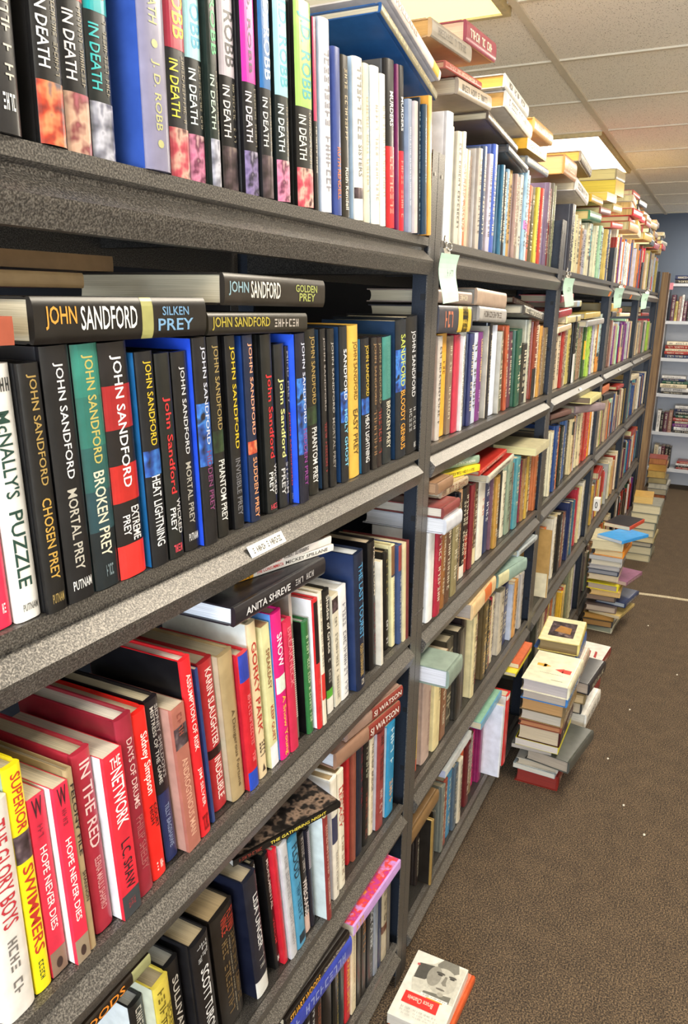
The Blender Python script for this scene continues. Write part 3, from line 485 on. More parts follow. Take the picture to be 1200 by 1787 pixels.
('h','S',-0.5289,0.004,0.9626,0.0256,0.26,0.155,-6.2347,0,0,'#d11f74',None,[('SNOW',0.14,0.36,0.25,0.8,'#f6e4ee'),('A Snow Young',0.56,0.98,0.3,0.75,'#e8b84a')],[(0.42,0.53,'#d8e0d4')],'#5a8fd8','magenta hardback with rainbow cover side and white capitals, third shelf, near bay',G[2],None),
('h','S',-0.502,0.002,0.9626,0.0228,0.236,0.155,-6.2024,0,0,'#c22b4a',None,[('BREAKNECK',0.05,0.5,0.3,0.75,'#e07a86')],[],None,'dark pink hardback with thin coral capitals, third shelf, near bay',G[2],None),
('p','S',-0.4654,0.0154,0.9626,0.0085,0.269,0.155,-6.1169,0,0,'#7d766c',None,[('=',0.3,0.85,0.1,0.9,'#e4dfd8')],[(0,0.2,'#b8aca4')],None,'grey paperback with striped spine and shiny wrapped top, third shelf, near bay',G[2],None),
('h','S',-0.4426,0.0044,0.9626,0.0172,0.212,0.155,-6.0622,0,0,'#2f6e3c','#e4e0d8',[('~',0.1,0.9,0.3,0.7,'#b8d0a8')],[],'#121114','green spined hardback with black cover side, third shelf, near bay',G[2],None),
('h','S',-0.42,-0.0032,0.9626,0.0129,0.245,0.155,-6.0079,0,0,'#c92a2e','#d8d4cc',[('~',0.6,0.95,0.3,0.7,'#e0605a')],[(0.02,0.48,'#2c1a1e')],'#e0e0e4','red hardback with black panel and white cover side, third shelf, near bay',G[2],None),
('h','S',-0.4058,-0.004,0.9626,0.0121,0.251,0.155,-5.9738,0,0,'#ddd4c0',None,[('~',0.05,0.55,0.3,0.7,'#6a6058')],[(0.6,0.8,'#c8342e')],None,'cream hardback with grey capitals and red foot, third shelf, near bay',G[2],None),
('h','S',-0.3705,0.006,0.9626,0.0223,0.239,0.155,-5.8891,0,0,'#2b2928',None,[('Shades of Grace',0.04,0.5,0.3,0.75,'#d4cfc4'),('~',0.55,0.78,0.3,0.65,'#a8a49c')],[(0.8,0.87,'#5aa83a'),(0.87,1,'#e4e0d6')],None,'black hardback with cream script and green and white foot, third shelf, near bay',G[2],None),
('p','S',-0.3422,0.0061,0.9626,0.0219,0.221,0.155,-5.8212,0,0,'#d6cfbc',None,[('~',0.2,0.95,0.35,0.7,'#7a7264')],[(0.03,0.15,'*dark')],None,'cream paperback with a small dark portrait patch, third shelf, near bay',G[2],None),
('h','S',-0.3176,0.0054,0.9626,0.0321,0.224,0.155,-5.7622,0,0,'#e3e2e2','#e4e2dc',[('~',0.1,0.8,0.35,0.7,'#7e7c80'),('~',0.85,0.97,0.35,0.75,'#8a888c')],[],None,'white hardback with fine grey capitals, third shelf, near bay',G[2],None),
('h','S',-0.2728,-0.006,0.9626,0.0346,0.278,0.155,-5.6547,0,0,'#1f2c48','#c8ced4',[('THE LAST TOURIST',0.08,0.62,0.3,0.78,'#4a92c0'),('OLEN STEINHAUER',0.66,0.9,0.3,0.65,'#b89a5c'),('~',0.93,0.97,0.4,0.8,'#d8d0c0','h')],[],'#1e2f56','large navy hardback with sky blue title and gold name, third shelf, near bay',G[2],None),
('h','S',-0.1849,0.0093,0.9626,0.03,0.272,0.155,-5.4438,0,0,'#1b181a','#b8a890',[('FALL STORM',0.05,0.42,0.6,0.9,'#cfc4b0'),('~',0.48,0.9,0.6,0.9,'#7a2a2c')],[],'#18161a','tall black hardback with pale capitals and dark red lettering, third shelf, near bay',G[2],None),
('p','S',-0.1535,0.0005,0.9626,0.0104,0.227,0.155,-5.3683,0,0,'#d8d2c4',None,[],[],None,'thin cream paperback between black hardbacks, third shelf, near bay',G[2],None),
('h','S',-0.0866,0.0213,0.9626,0.0219,0.221,0.155,-5.2078,0,0,'#1e1c1a','#a08a68',[('~',0.08,0.45,0.35,0.85,'#8c8450'),('~',0.7,0.95,0.3,0.7,'#d0d0cc')],[],None,'black hardback with olive capitals, third shelf, near bay',G[2],None),
('h','S',-0.0633,0.0151,0.9626,0.0172,0.23,0.155,-5.152,0,0,'#ded6a8',None,[('~',0.35,0.9,0.4,0.7,'#8a7a50')],[(0,0.28,'#7a5638'),(0.28,0.3,'#3a3a48')],None,'brown topped cream hardback, third shelf, near bay',G[2],None),
('h','S',-0.0447,0.0071,0.9626,0.0158,0.227,0.155,-5.1073,0,0,'#394a72',None,[('~',0.3,0.9,0.3,0.7,'#c0c0c8')],[(0,0.25,'#8a3a3a')],None,'slate blue hardback with red speckled top, third shelf, near bay',G[2],None),
('p','S',-0.0276,0.004,0.9626,0.0129,0.227,0.155,-5.0663,0,0,'#d0c49c',None,[],[],None,'straw coloured paperback, third shelf, near bay',G[2],None),
('h','S',-0.0135,0.003,0.9626,0.015,0.227,0.155,-5.0323,0,0,'#6a2e30',None,[],[],None,'dark red hardback against the post, third shelf, near bay',G[2],None),
('h','S',-0.8199,0.0559,0.5356,0.025,0.215,0.155,-4.801,0,0,'#2b2826','#c9c6c0',[('~',0.05,0.95,0.3,0.75,'#c4beb2')],[],'#dde4e6','dark hardback with white and black cover and a paper slip, fourth shelf, near bay',G[3],None),
('h','S',-0.7926,0.035,0.5356,0.0307,0.232,0.155,-5.0744,0,0,'#cdb94a','#b8a888',[('~',0.05,0.3,0.15,0.55,'#6a5c1e'),('SECRET',0.2,0.42,0.6,0.9,'#6a5c1e'),('TURN',0.28,0.5,0.2,0.5,'#4a4018')],[],'#c5c9b4','mustard yellow hardback with black lettering, fourth shelf, near bay',G[3],None),
('h','S',-0.7589,0.0418,0.5356,0.0279,0.235,0.155,-5.4113,0,0,'#1d1b1c','#a8a498',[('SULLIVAN',0.12,0.6,0.3,0.75,'#bcb6ac')],[],None,'black hardback with upright white capitals, fourth shelf, near bay',G[3],None),
('h','S',-0.7193,0.0259,0.5356,0.0402,0.243,0.155,-5.8066,0,0,'#211f22','#bba988',[('~',0.04,0.2,0.25,0.45,'#a8a8a8'),('~',0.04,0.16,0.5,0.8,'#a8a8a8'),('SCOTT TUROW',0.23,0.82,0.3,0.75,'#dadada'),('~',0.86,0.98,0.3,0.8,'#c02a38')],[],None,'thick black hardback with bold white name and pale top pages, fourth shelf, near bay',G[3],None),
('h','S',-0.6629,0.0316,0.5356,0.0562,0.238,0.155,-6.6179,0,0,'#28221e','#bba37c',[('VINCE',0.05,0.2,0.35,0.62,'#a83a2a'),('FLYNN',0.05,0.22,0.65,0.95,'#a83a2a'),('~',0.25,0.9,0.3,0.55,'#6f5a3a'),('~',0.25,0.95,0.62,0.66,'#a89a80'),('~',0.25,0.9,0.72,0.92,'#6f5a3a')],[],None,'brown black hardback with red and bronze capitals, fourth shelf, near bay',G[3],None),
('h','S',-0.5853,0.0187,0.5356,0.0345,0.2611,0.155,-7.9121,0,0,'#252736','#b5a68c',[('LISA UNGER',0.16,0.62,0.45,0.85,'#d4d2d2'),('~',0.68,0.82,0.4,0.85,'#9a9690')],[(0.86,1,'#d4d2cc')],'#1b2038','dark navy hardback with tall white capitals, fourth shelf, near bay',G[3],None),
('h','S',-0.5447,0.0317,0.5356,0.0107,0.2646,0.155,-8.4734,0,0,'#1f1d20',None,[('~',0.02,0.2,0.2,0.8,'#d0d0d0')],[],None,'thin black hardback with white ticks on its cover side, fourth shelf, near bay',G[3],None),
('h','S',-0.5208,0.0246,0.5356,0.015,0.264,0.155,-8.3539,0,0,'#191719','#8a7a60',[('MONUMENTAL',0.05,0.47,0.4,0.9,'#c9b8b0'),('VENOM',0.55,0.78,0.4,0.8,'#b82e34'),('M',0.9,0.95,0.5,0.9,'#d8d4d0','h')],[],'#141214','black hardback with white and red capitals, fourth shelf, near bay',G[3],None),
('h','S',-0.5042,0.0167,0.5356,0.0127,0.2643,0.155,-8.2712,0,0,'#bf1f2e','#ccc4b4',[],[],None,'plain red hardback with black rear edge, fourth shelf, near bay',G[3],None),
('h','S',-0.4901,0.0097,0.5356,0.0213,0.263,0.155,-8.2006,0,0,'#bdbcc0',None,[('~',0.1,0.9,0.3,0.7,'#8c8a8e')],[],None,'silver white hardback with worn grey lettering, fourth shelf, near bay',G[3],None),
('h','S',-0.4674,0.0093,0.5356,0.0309,0.254,0.155,-8.0869,0,0,'#4a93b8',None,[('FLOOD',0.06,0.36,0.25,0.85,'#1e3444'),('~',0.42,0.75,0.35,0.75,'#23506c'),('■',0.88,0.96,0.2,0.8,'#1c2c38','h')],[],None,'sky blue hardback with dark stencil title, fourth shelf, near bay',G[3],None),
('h','S',-0.427,0.0165,0.5356,0.0172,0.233,0.155,-7.3108,0,0,'#2a2624',None,[('~',0.04,0.42,0.3,0.8,'#b8b0a8'),('WRECKAGE',0.45,0.82,0.1,0.9,'#e8dcd8')],[(0.82,1,'#dcbcb0')],None,'black and pink white hardback with slashed title, fourth shelf, near bay',G[3],None),
('h','S',-0.4084,0.0142,0.5356,0.0129,0.23,0.155,-6.7528,0,0,'#2a2836',None,[('=',0.02,0.4,0.2,0.8,'#c0b8c0')],[],None,'dark violet hardback with white dashes, fourth shelf, near bay',G[3],None),
('p','S',-0.3803,-0.0068,0.5356,0.0104,0.242,0.155,-5.9081,0,0,'#84302c','#d8c8a0',[('~',0.05,0.9,0.2,0.8,'#d8b8a8')],[],'#c3cfd0','brown red paperback with a pale leafy cover side, fourth shelf, near bay',G[3],None),
('h','S',-0.3308,0.0064,0.5356,0.0227,0.281,0.155,-4.617,0,0,'#e4ded0','#b39a72',[('~',0.6,0.95,0.4,0.7,'#8a8478')],[(0.3,0.52,'#3c3f5a')],'#d8dce0','tall ivory hardback with a blue patch, fourth shelf, near bay',G[3],None),
('h','S',-0.3016,0.0091,0.5356,0.0248,0.275,0.155,-4.033,0,0,'#e2dac6','#b39a72',[('LEGACY',0.12,0.46,0.1,0.48,'#b8382e'),('MEMORY',0.12,0.46,0.55,0.92,'#b8382e'),('~',0.55,0.95,0.35,0.7,'#8a6a50')],[],None,'ivory hardback with stacked red lettering, fourth shelf, near bay',G[3],None),
('h','S',-0.2332,0.0278,0.5356,0.013,0.281,0.155,-2.6638,0,0,'#b41f26',None,[],[],None,'plain crimson hardback, fourth shelf, near bay',G[3],None),
('h','S',-0.219,0.0215,0.5356,0.015,0.278,0.155,-2.3792,0,0,'#8a4a3a',None,[],[],None,'rust brown hardback, fourth shelf, near bay',G[3],None),
('h','S',-0.2021,0.0204,0.5356,0.029,0.275,0.155,-2.0424,0,0,'#252c3e',None,[('~',0.05,0.6,0.55,0.85,'#8a3038')],[],None,'dark navy hardback with dull red lettering, fourth shelf, near bay',G[3],None),
('h','S',-0.1664,0.0218,0.5356,0.0251,0.257,0.155,-1.8318,0,0,'#23211f',None,[('~',0.03,0.4,0.3,0.7,'#a8a890'),('~',0.5,0.95,0.3,0.7,'#8a4a3a')],[],None,'black hardback with ornate pale lettering, fourth shelf, near bay',G[3],None),
('h','S',-0.1288,0.0255,0.5356,0.0201,0.242,0.155,-1.6439,0,0,'#dccfb4',None,[('THE HEIR BRIDGE',0.05,0.55,0.3,0.7,'#5a4a3a'),('~',0.6,0.9,0.35,0.65,'#9a8a70')],[],None,'cream hardback with brown capitals, fourth shelf, near bay',G[3],None),
('h','S',-0.1075,0.0161,0.5356,0.0347,0.245,0.155,-1.5374,0,0,'#8a3a38',None,[('~',0.05,0.5,0.3,0.7,'#3a1c1c'),('~',0.55,0.9,0.3,0.7,'#c8a8a0')],[],'#a8a0a8','dark pink hardback with black lettering, fourth shelf, near bay',G[3],None),
('h','S',-0.057,0.0162,0.5356,0.043,0.233,0.155,-1.285,0,0,'#2d86b4',None,[('~',0.05,0.45,0.3,0.7,'#c8e0e8'),('~',0.55,0.9,0.3,0.7,'#d8a070')],[],'#c8d8e0','bright blue hardback in a torn clear wrapper, fourth shelf, near bay',G[3],None),
('h','S',-0.4124,0.02,0.1376,0.0187,0.19,0.155,-2.5,0,0,'#1c1b20',None,[('~',0.1,0.9,0.3,0.7,'#c8c8c8')],[],None,'black hardback with white ticks below the blue slanted book, bottom shelf, near bay',G[4],None),
('h','S',-0.3924,0.02,0.1376,0.0195,0.19,0.155,-2.5,0,0,'#24222a',None,[('~',0.05,0.9,0.3,0.7,'#d8d8d8')],[],None,'charcoal hardback with white script below the blue slanted book, bottom shelf, near bay',G[4],None),
('h','S',-0.3715,0.02,0.1376,0.0265,0.205,0.155,-2.5,0,0,'#3a2420',None,[('~',0.05,0.9,0.3,0.7,'#9a5a40')],[],None,'brown black hardback with reddish lettering below the blue slanted book, bottom shelf, near bay',G[4],None),
('h','S',-0.3408,0.02,0.1376,0.0404,0.21,0.155,-2.5,0,0,'#131214',None,[],[],None,'wide black hardback with plain spine below the blue slanted book, bottom shelf, near bay',G[4],None),
('h','S',-0.2991,0.018,0.1376,0.0244,0.22,0.155,-2.5,0,0,'#1a1a16',None,[('~',0.05,0.95,0.6,0.9,'#b09a3a')],[],None,'black hardback with gold flecked edge, bottom shelf, near bay',G[4],None),
('h','S',-0.2735,0.018,0.1376,0.0248,0.235,0.155,-2.5,0,0,'#1c2f36',None,[('~',0.1,0.9,0.6,0.8,'#5a7a70')],[],None,'dark teal hardback, bottom shelf, near bay',G[4],None),
('h','S',-0.2475,0.016,0.1376,0.0246,0.24,0.155,-2.5,0,0,'#b6242a',None,[('BLIND FAITH',0.05,0.6,0.3,0.8,'#e0b83a'),('~',0.65,0.9,0.3,0.7,'#e0b83a')],[],None,'red hardback with yellow lettering, bottom shelf, near bay',G[4],None),
('p','S',-0.2216,0.014,0.1376,0.0207,0.275,0.155,-2.5,0,0,'#d8c9a8',None,[('~',0.1,0.9,0.4,0.7,'#a08a68')],[(0,0.06,'#a83a34')],None,'cream paperback with torn red top, bottom shelf, near bay',G[4],None),
('h','S',-0.1989,0.014,0.1376,0.0246,0.27,0.155,-2.5,0,0,'#221d1d',None,[('=',0.03,0.97,0.75,0.9,'#b8a898')],[],None,'black hardback with thin white edge lines, bottom shelf, near bay',G[4],None),
('h','S',-0.1723,0.014,0.1376,0.028,0.27,0.155,-2.5,0,0,'#231c18',None,[('~',0.03,0.6,0.3,0.7,'#b87a3a')],[],None,'black hardback with orange flecked lettering, bottom shelf, near bay',G[4],None),
('h','S',-0.1431,0.012,0.1376,0.0343,0.27,0.155,-2.5,0,0,'#1a1c22',None,[('CHANGE OF FIRE',0.03,0.62,0.35,0.8,'#c4c8cc'),('~',0.68,0.95,0.4,0.7,'#8a8a90')],[],None,'black hardback with bold silver capitals, bottom shelf, near bay',G[4],None),
('h','S',-0.1076,0.012,0.1376,0.0249,0.262,0.155,-2.5,0,0,'#7d8490',None,[],[],None,'grey blue hardback with plain spine, bottom shelf, near bay',G[4],None),
('h','S',-0.0814,0.012,0.1376,0.0168,0.262,0.155,-2.5,0,0,'#28314a',None,[],[],None,'navy hardback near the right post, bottom shelf, near bay',G[4],None),
('h','S',-0.0622,0.012,0.1376,0.0332,0.272,0.155,-2.5,0,0,'#a89c84',None,[('~',0.03,0.6,0.3,0.7,'#4a4438')],[(0.62,0.7,'#5a3424')],None,'stone coloured hardback with dark capitals, bottom shelf, near bay',G[4],None),
('h','S',-0.0278,0.012,0.1376,0.0169,0.272,0.155,-2.5,0,0,'#5c564e',None,[],[],None,'dark taupe hardback near the right post, bottom shelf, near bay',G[4],None),
('h','S',0.1111,0.007,1.7866,0.0367,0.2394,0.155,-2,0,0,'#d4d6d8',None,[],[],None,'wide pale grey hardback beside the tagged post, top shelf, second bay',G[5],None),
('h','S',0.1489,0.0184,1.7866,0.04,0.2234,0.155,-2,0,0,'#dccfb4',None,[],[],None,'narrow pale straw yellow hardback right of the wide pale grey hardback, top shelf, second bay',G[5],None),
('h','S',0.1948,0.0123,1.7866,0.0253,0.2198,0.155,-2,0,0,'#b9b4a8',None,[('~',0.1,0.85,0.3,0.7,'auto')],[],None,'light stone hardback with plain spine, top shelf, second bay',G[5],None),
('p','S',0.2375,0.0133,1.7866,0.0216,0.1956,0.155,-2,0,0,'#b0643a',None,[('~',0.1,0.85,0.3,0.7,'auto')],[],None,'rust orange paperback, top shelf, second bay',G[5],None),
('h','S',0.2617,0.0136,1.7866,0.0241,0.1963,0.155,-2,0,0,'#b5a58c',None,[('~',0.1,0.6,0.6,0.8,'#5a5044')],[],None,'beige hardback with small dark capitals, top shelf, second bay',G[5],None),
('h','S',0.2869,0.0182,1.7866,0.0282,0.1899,0.155,-2,0,0,'#8a7a70',None,[('~',0.1,0.6,0.6,0.8,'#5a5044')],[],None,'narrow grey hardback right of the beige hardback small dark, top shelf, second bay',G[5],None),
('h','S',0.318,0.0041,1.7866,0.024,0.2085,0.155,-2,0,0,'#a99f94',None,[('~',0.1,0.85,0.3,0.7,'auto')],[],None,'taupe hardback with dark lettering, top shelf, second bay',G[5],None),
('h','S',0.3448,0.0032,1.7866,0.0278,0.2178,0.155,-2,0,0,'#33415c',None,[('~',0.1,0.85,0.3,0.7,'auto')],[],None,'dark blue hardback with worn jacket, top shelf, second bay',G[5],None),
('h','S',0.3755,0.0172,1.7866,0.0335,0.2229,0.155,-2,0,0,'#b49c78',None,[('~',0.1,0.85,0.3,0.7,'auto')],[],None,'tan hardback with grey lettering, top shelf, second bay',G[5],None),
('h','S',0.4121,0.0074,1.7866,0.0253,0.2132,0.155,-2,0,0,'#a9a4b4',None,[('~',0.1,0.85,0.3,0.7,'auto')],[],None,'lilac grey hardback, top shelf, second bay',G[5],None),
('h','S',0.439,0.007,1.7866,0.0344,0.2382,0.155,-2,0,0,'#3c54a0',None,[('~',0.1,0.85,0.3,0.7,'auto')],[],None,'royal blue hardback with white lower edge, top shelf, second bay',G[5],None),
('h','S',0.5573,0.0125,1.7866,0.0301,0.197,0.155,-2,0,0,'#211f22',None,[('~',0.1,0.85,0.3,0.7,'auto')],[],None,'narrow black hardback right of the teal blue glossy hardback, top shelf, second bay',G[5],None),
('h','S',0.6258,0.0192,1.7866,0.0365,0.2118,0.155,-2,0,0,'#a5834e',None,[('~',0.1,0.85,0.3,0.7,'auto')],[],None,'narrow brown hardback right of the pale steel blue hardback, top shelf, second bay',G[5],None),
('h','S',0.8077,0.0138,1.7895,0.0411,0.2006,0.155,4,0,0,'#c25a38',None,[('~',0.1,0.85,0.3,0.7,'auto')],[],None,'orange red hardback leaning slightly, top shelf, second bay',G[5],None),
('h','S',0.8712,0.0178,1.7866,0.0462,0.2046,0.155,-2,0,0,'#4c4530',None,[('~',0.1,0.85,0.3,0.7,'auto')],[],None,'olive black hardback with yellow dashes, top shelf, second bay',G[5],None),
('p','S',0.1183,0.0224,1.3736,0.0174,0.2261,0.155,-2,0,0,'#d08a3a',None,[('~',0.1,0.85,0.3,0.7,'auto')],[],None,'pale orange paperback edge beside the post, second shelf, second bay',G[6],None),
('h','S',0.1372,0.0121,1.3736,0.0259,0.2254,0.155,-2,0,0,'#b8b0a8',None,[('~',0.1,0.85,0.3,0.7,'auto')],[],None,'grey hardback with pale foot, second shelf, second bay',G[6],None),
('h','S',0.1664,0.0239,1.3736,0.0611,0.2287,0.155,-2,0,0,'#dda32e',None,[('~',0.22,0.4,0.55,0.75,'#6a4c14')],[],None,'mustard yellow hardback with tiny dark lettering, second shelf, second bay',G[6],None),
('p','S',0.2311,0.021,1.3736,0.0267,0.2231,0.155,-2,0,0,'#7d6a58',None,[('~',0.1,0.85,0.3,0.7,'auto')],[],None,'brown grey paperback edge, second shelf, second bay',G[6],None),
('h','S',0.2614,0.0161,1.3736,0.0387,0.2246,0.155,-2,0,0,'#b02c42',None,[],[],None,'crimson hardback with rounded spine, second shelf, second bay',G[6],None),
('h','S',0.3219,0.0257,1.3736,0.0541,0.2276,0.155,-2,0,0,'#74787a',None,[('~',0.1,0.9,0.2,0.8,'#4a4c4e')],[],None,'grey patterned hardback, second shelf, second bay',G[6],None),
('h','S',0.3861,0.019,1.3736,0.031,0.2242,0.155,-2,0,0,'#2f3560',None,[('~',0.1,0.85,0.3,0.7,'auto')],[],None,'indigo hardback, second shelf, second bay',G[6],None),
('h','S',0.4234,0.0232,1.3736,0.0386,0.2253,0.155,-2,0,0,'#b4bcd0',None,[('~',0.1,0.85,0.3,0.7,'auto')],[],None,'pale blue white hardback in clear sleeve, second shelf, second bay',G[6],None),
('h','S',0.4707,0.0259,1.3736,0.0425,0.2256,0.155,-2,0,0,'#6c2a74',None,[('LILLIAN HELLMAN',0.08,0.55,0.5,0.85,'#d8c070'),('~',0.65,0.95,0.5,0.8,'#b890c0')],[],None,'violet hardback with yellow capitals, second shelf, second bay',G[6],None),
('h','S',0.5983,0.0267,1.3736,0.05,0.2393,0.155,-2,0,0,'#c7d0e4',None,[],[],None,'white blue hardback with plain spine, second shelf, second bay',G[6],None),
('h','S',0.6794,0.0246,1.3736,0.0426,0.2215,0.155,-6,0,0,'#5f6454',None,[('~',0.1,0.85,0.3,0.7,'auto')],[],None,'sage grey hardback leaning, second shelf, second bay',G[6],None),
('h','S',0.7903,0.0259,1.3736,0.0362,0.2183,0.155,-6,0,0,'#5a3040',None,[('~',0.1,0.85,0.3,0.7,'auto')],[],None,'plum brown hardback leaning, second shelf, second bay',G[6],None),
('h','S',0.8324,0.0127,1.3736,0.0512,0.2241,0.155,-5,0,0,'#26503c',None,[('~',0.1,0.85,0.3,0.7,'auto')],[],None,'bottle green hardback leaning, second shelf, second bay',G[6],None),
('h','S',0.8898,0.0133,1.3736,0.0599,0.1809,0.155,-2,0,0,'#34302a',None,[('~',0.1,0.85,0.3,0.7,'auto')],[],None,'dark green black hardback, second shelf, second bay',G[6],None),
('h','S',0.9856,0.0274,1.3736,0.0361,0.2489,0.155,-2,0,0,'#d8d2bc',None,[('~',0.1,0.85,0.3,0.7,'auto')],[],None,'tall cream hardback with ribbed spine, second shelf, second bay',G[6],None),
('h','S',1.0603,0.0184,1.3736,0.0461,0.2448,0.155,-2,0,0,'#7d3422',None,[('~',0.05,0.6,0.3,0.7,'#e0c8a8')],[(0.6,1,'#2a2624')],None,'red brown hardback with cream lettering, second shelf, second bay',G[6],None),
('h','S',0.089,-0.006,0.9626,0.0399,0.2166,0.14,-2,0,0,'#dcdad8',None,[],[],None,'white hardback turned to show its cover with grey text, third shelf, second bay',G[7],None),
('h','S',0.1301,-0.01,0.9626,0.0382,0.2167,0.155,-2,0,0,'#9c2036',None,[('~',0.1,0.85,0.3,0.7,'auto')],[],None,'crimson hardback with gilt mark, third shelf, second bay',G[7],None),
('h','S',0.1812,-0.006,0.9626,0.0265,0.2124,0.155,-2,0,0,'#8a5a30',None,[('~',0.1,0.85,0.3,0.7,'auto')],[],None,'caramel brown hardback with gilt lettering, third shelf, second bay',G[7],None),
('h','S',0.2151,-0.004,0.9626,0.0377,0.2041,0.155,-2,0,0,'#5a4030',None,[('~',0.1,0.85,0.3,0.7,'auto')],[],None,'dark brown mottled hardback, third shelf, second bay',G[7],None),
('h','S',0.271,-0.002,0.9626,0.0433,0.2274,0.155,-2,0,0,'#857a56',None,[('~',0.1,0.85,0.3,0.7,'auto')],[],None,'olive tan hardback, third shelf, second bay',G[7],None),
('h','S',0.3793,0.0209,0.9626,0.0233,0.2485,0.155,-2,0,0,'#b08a68',None,[('~',0.1,0.85,0.3,0.7,'auto')],[],None,'tan hardback with dark lettering, third shelf, second bay',G[7],None),
('h','S',0.4065,0.0209,0.9626,0.0359,0.2474,0.155,-2,0,0,'#221f1e',None,[('~',0.1,0.85,0.3,0.7,'auto')],[(0.86,1,'#d8d4c8')],None,'black hardback with white library label, third shelf, second bay',G[7],None),
('h','S',0.4445,0.0264,0.9626,0.0371,0.2436,0.155,-2,0,0,'#4a2a22',None,[('~',0.1,0.85,0.3,0.7,'auto')],[(0.55,1,'#a0301e')],None,'dark brown over red hardback, third shelf, second bay',G[7],None),
('h','S',0.4879,0.0226,0.9626,0.0363,0.2399,0.155,-2,0,0,'#742028',None,[('~',0.1,0.9,0.6,0.85,'#c89a60')],[],None,'maroon hardback with gilt lettering, third shelf, second bay',G[7],None),
('h','S',0.5286,0.0268,0.9626,0.0376,0.2409,0.155,-2,0,0,'#5c4434',None,[('~',0.1,0.85,0.3,0.7,'auto')],[(0.8,1,'#d8caa0')],None,'brown hardback with cream corner, third shelf, second bay',G[7],None),
('h','S',0.5729,0.0256,0.9626,0.0601,0.2425,0.155,-2,0,0,'#dcd8cc',None,[('~',0.2,0.5,0.5,0.85,'#c08a80')],[],None,'wide cream hardback with faded floral spine, third shelf, second bay',G[7],None),
('h','S',0.6402,0.0278,0.9626,0.046,0.2327,0.155,-2,0,0,'#2a3458',None,[('~',0.08,0.6,0.3,0.7,'#d0d0d8')],[],None,'navy hardback with white capitals, third shelf, second bay',G[7],None),
('h','S',0.7061,0.0138,0.9626,0.0381,0.2209,0.155,-2,0,0,'#a8803c',None,[('~',0.1,0.85,0.3,0.7,'auto')],[],None,'ochre hardback, third shelf, second bay',G[7],None),
('h','S',0.7782,0.0274,0.9626,0.043,0.2197,0.155,-2,0,0,'#1f1d1e',None,[('~',0.8,0.95,0.2,0.8,'#a8a098')],[],None,'tall black hardback with dashes at foot, third shelf, second bay',G[7],None),
('h','S',0.8655,0.0207,0.9626,0.0517,0.2334,0.155,-2,0,0,'#83927e',None,[('~',0.1,0.85,0.3,0.7,'auto')],[],None,'grey green hardback, third shelf, second bay',G[7],None),
('h','S',0.9407,0.0146,0.9626,0.0514,0.2358,0.155,-2,0,0,'#4c8a94',None,[('~',0.1,0.85,0.3,0.7,'auto')],[],None,'teal hardback with silver lettering, third shelf, second bay',G[7],None),
('h','S',1.1617,0.0278,0.9626,0.0455,0.2385,0.155,-2,0,0,'#d8ceb4',None,[('~',0.1,0.85,0.3,0.7,'auto')],[],None,'ivory hardback, third shelf, second bay',G[7],None),
('h','S',0.1728,0.018,0.5356,0.0574,0.2685,0.155,-2,0,0,'#b49c90',None,[('~',0.1,0.95,0.6,0.8,'#8a6a60')],[],None,'pinkish beige hardback with worn top, fourth shelf, second bay',G[8],None),
('h','S',0.2442,0.0136,0.5356,0.0501,0.2696,0.155,-2,0,0,'#d3c391',None,[('~',0.05,0.5,0.55,0.8,'#6a5a40')],[],None,'cream yellow hardback with dark lettering, fourth shelf, second bay',G[8],None),
('p','S',0.3035,0.016,0.5356,0.0375,0.2566,0.155,-2,0,0,'#7d5438',None,[('~',0.1,0.85,0.3,0.7,'auto')],[],None,'brown paperback with patched cover, fourth shelf, second bay',G[8],None),
('h','S',0.3679,0.0258,0.5356,0.0517,0.2606,0.155,-2,0,0,'#4d483c',None,[('~',0.1,0.95,0.2,0.8,'#9a927a')],[],None,'dark floral hardback, fourth shelf, second bay',G[8],None),
('h','S',0.4216,0.0118,0.5356,0.0456,0.2726,0.155,-2,0,0,'#3c3832',None,[('=',0.05,0.95,0.7,0.9,'#a89c8c')],[],None,'dark striped hardback, fourth shelf, second bay',G[8],None),
('h','S',0.4799,0.0214,0.5356,0.0355,0.2893,0.155,-2,0,0,'#33272a',None,[],[],None,'wide dark brown hardback with plain spine, fourth shelf, second bay',G[8],None),
('h','S',0.5166,0.0328,0.5356,0.0424,0.2909,0.155,-2,0,0,'#222024',None,[],[],None,'narrow black hardback right of the wide dark brown hardback, fourth shelf, second bay',G[8],None),
('h','S',0.5636,0.0118,0.5356,0.0322,0.2635,0.155,-2,0,0,'#cdbf92',None,[('~',0.1,0.85,0.3,0.7,'auto')],[],None,'straw hardback with worn spine, fourth shelf, second bay',G[8],None),
('h','S',0.6029,0.0232,0.5356,0.0323,0.2501,0.155,-2,0,0,'#2c3148',None,[('~',0.1,0.85,0.3,0.7,'auto')],[(0,0.1,'#d8d8d8'),(0.62,1,'#8f8a84')],None,'navy hardback with library label and pale foot, fourth shelf, second bay',G[8],None),
('h','S',0.6364,0.0303,0.5356,0.0337,0.2389,0.155,-2,0,0,'#7c3a38',None,[('~',0.1,0.85,0.3,0.7,'auto')],[],None,'narrow red hardback right of the navy hardback library label, fourth shelf, second bay',G[8],None),
('h','S',0.69,0.0166,0.5356,0.0397,0.2605,0.155,-2,0,0,'#57492e',None,[('~',0.05,0.95,0.2,0.8,'#b89a5a')],[],None,'dark hardback with gold ornament, fourth shelf, second bay',G[8],None),
('h','S',0.7309,0.0177,0.5356,0.0335,0.2432,0.155,-2,0,0,'#2c2a2a',None,[('~',0.05,0.95,0.2,0.8,'#b89a5a')],[],None,'narrow black hardback right of the dark hardback gold ornament, fourth shelf, second bay',G[8],None),
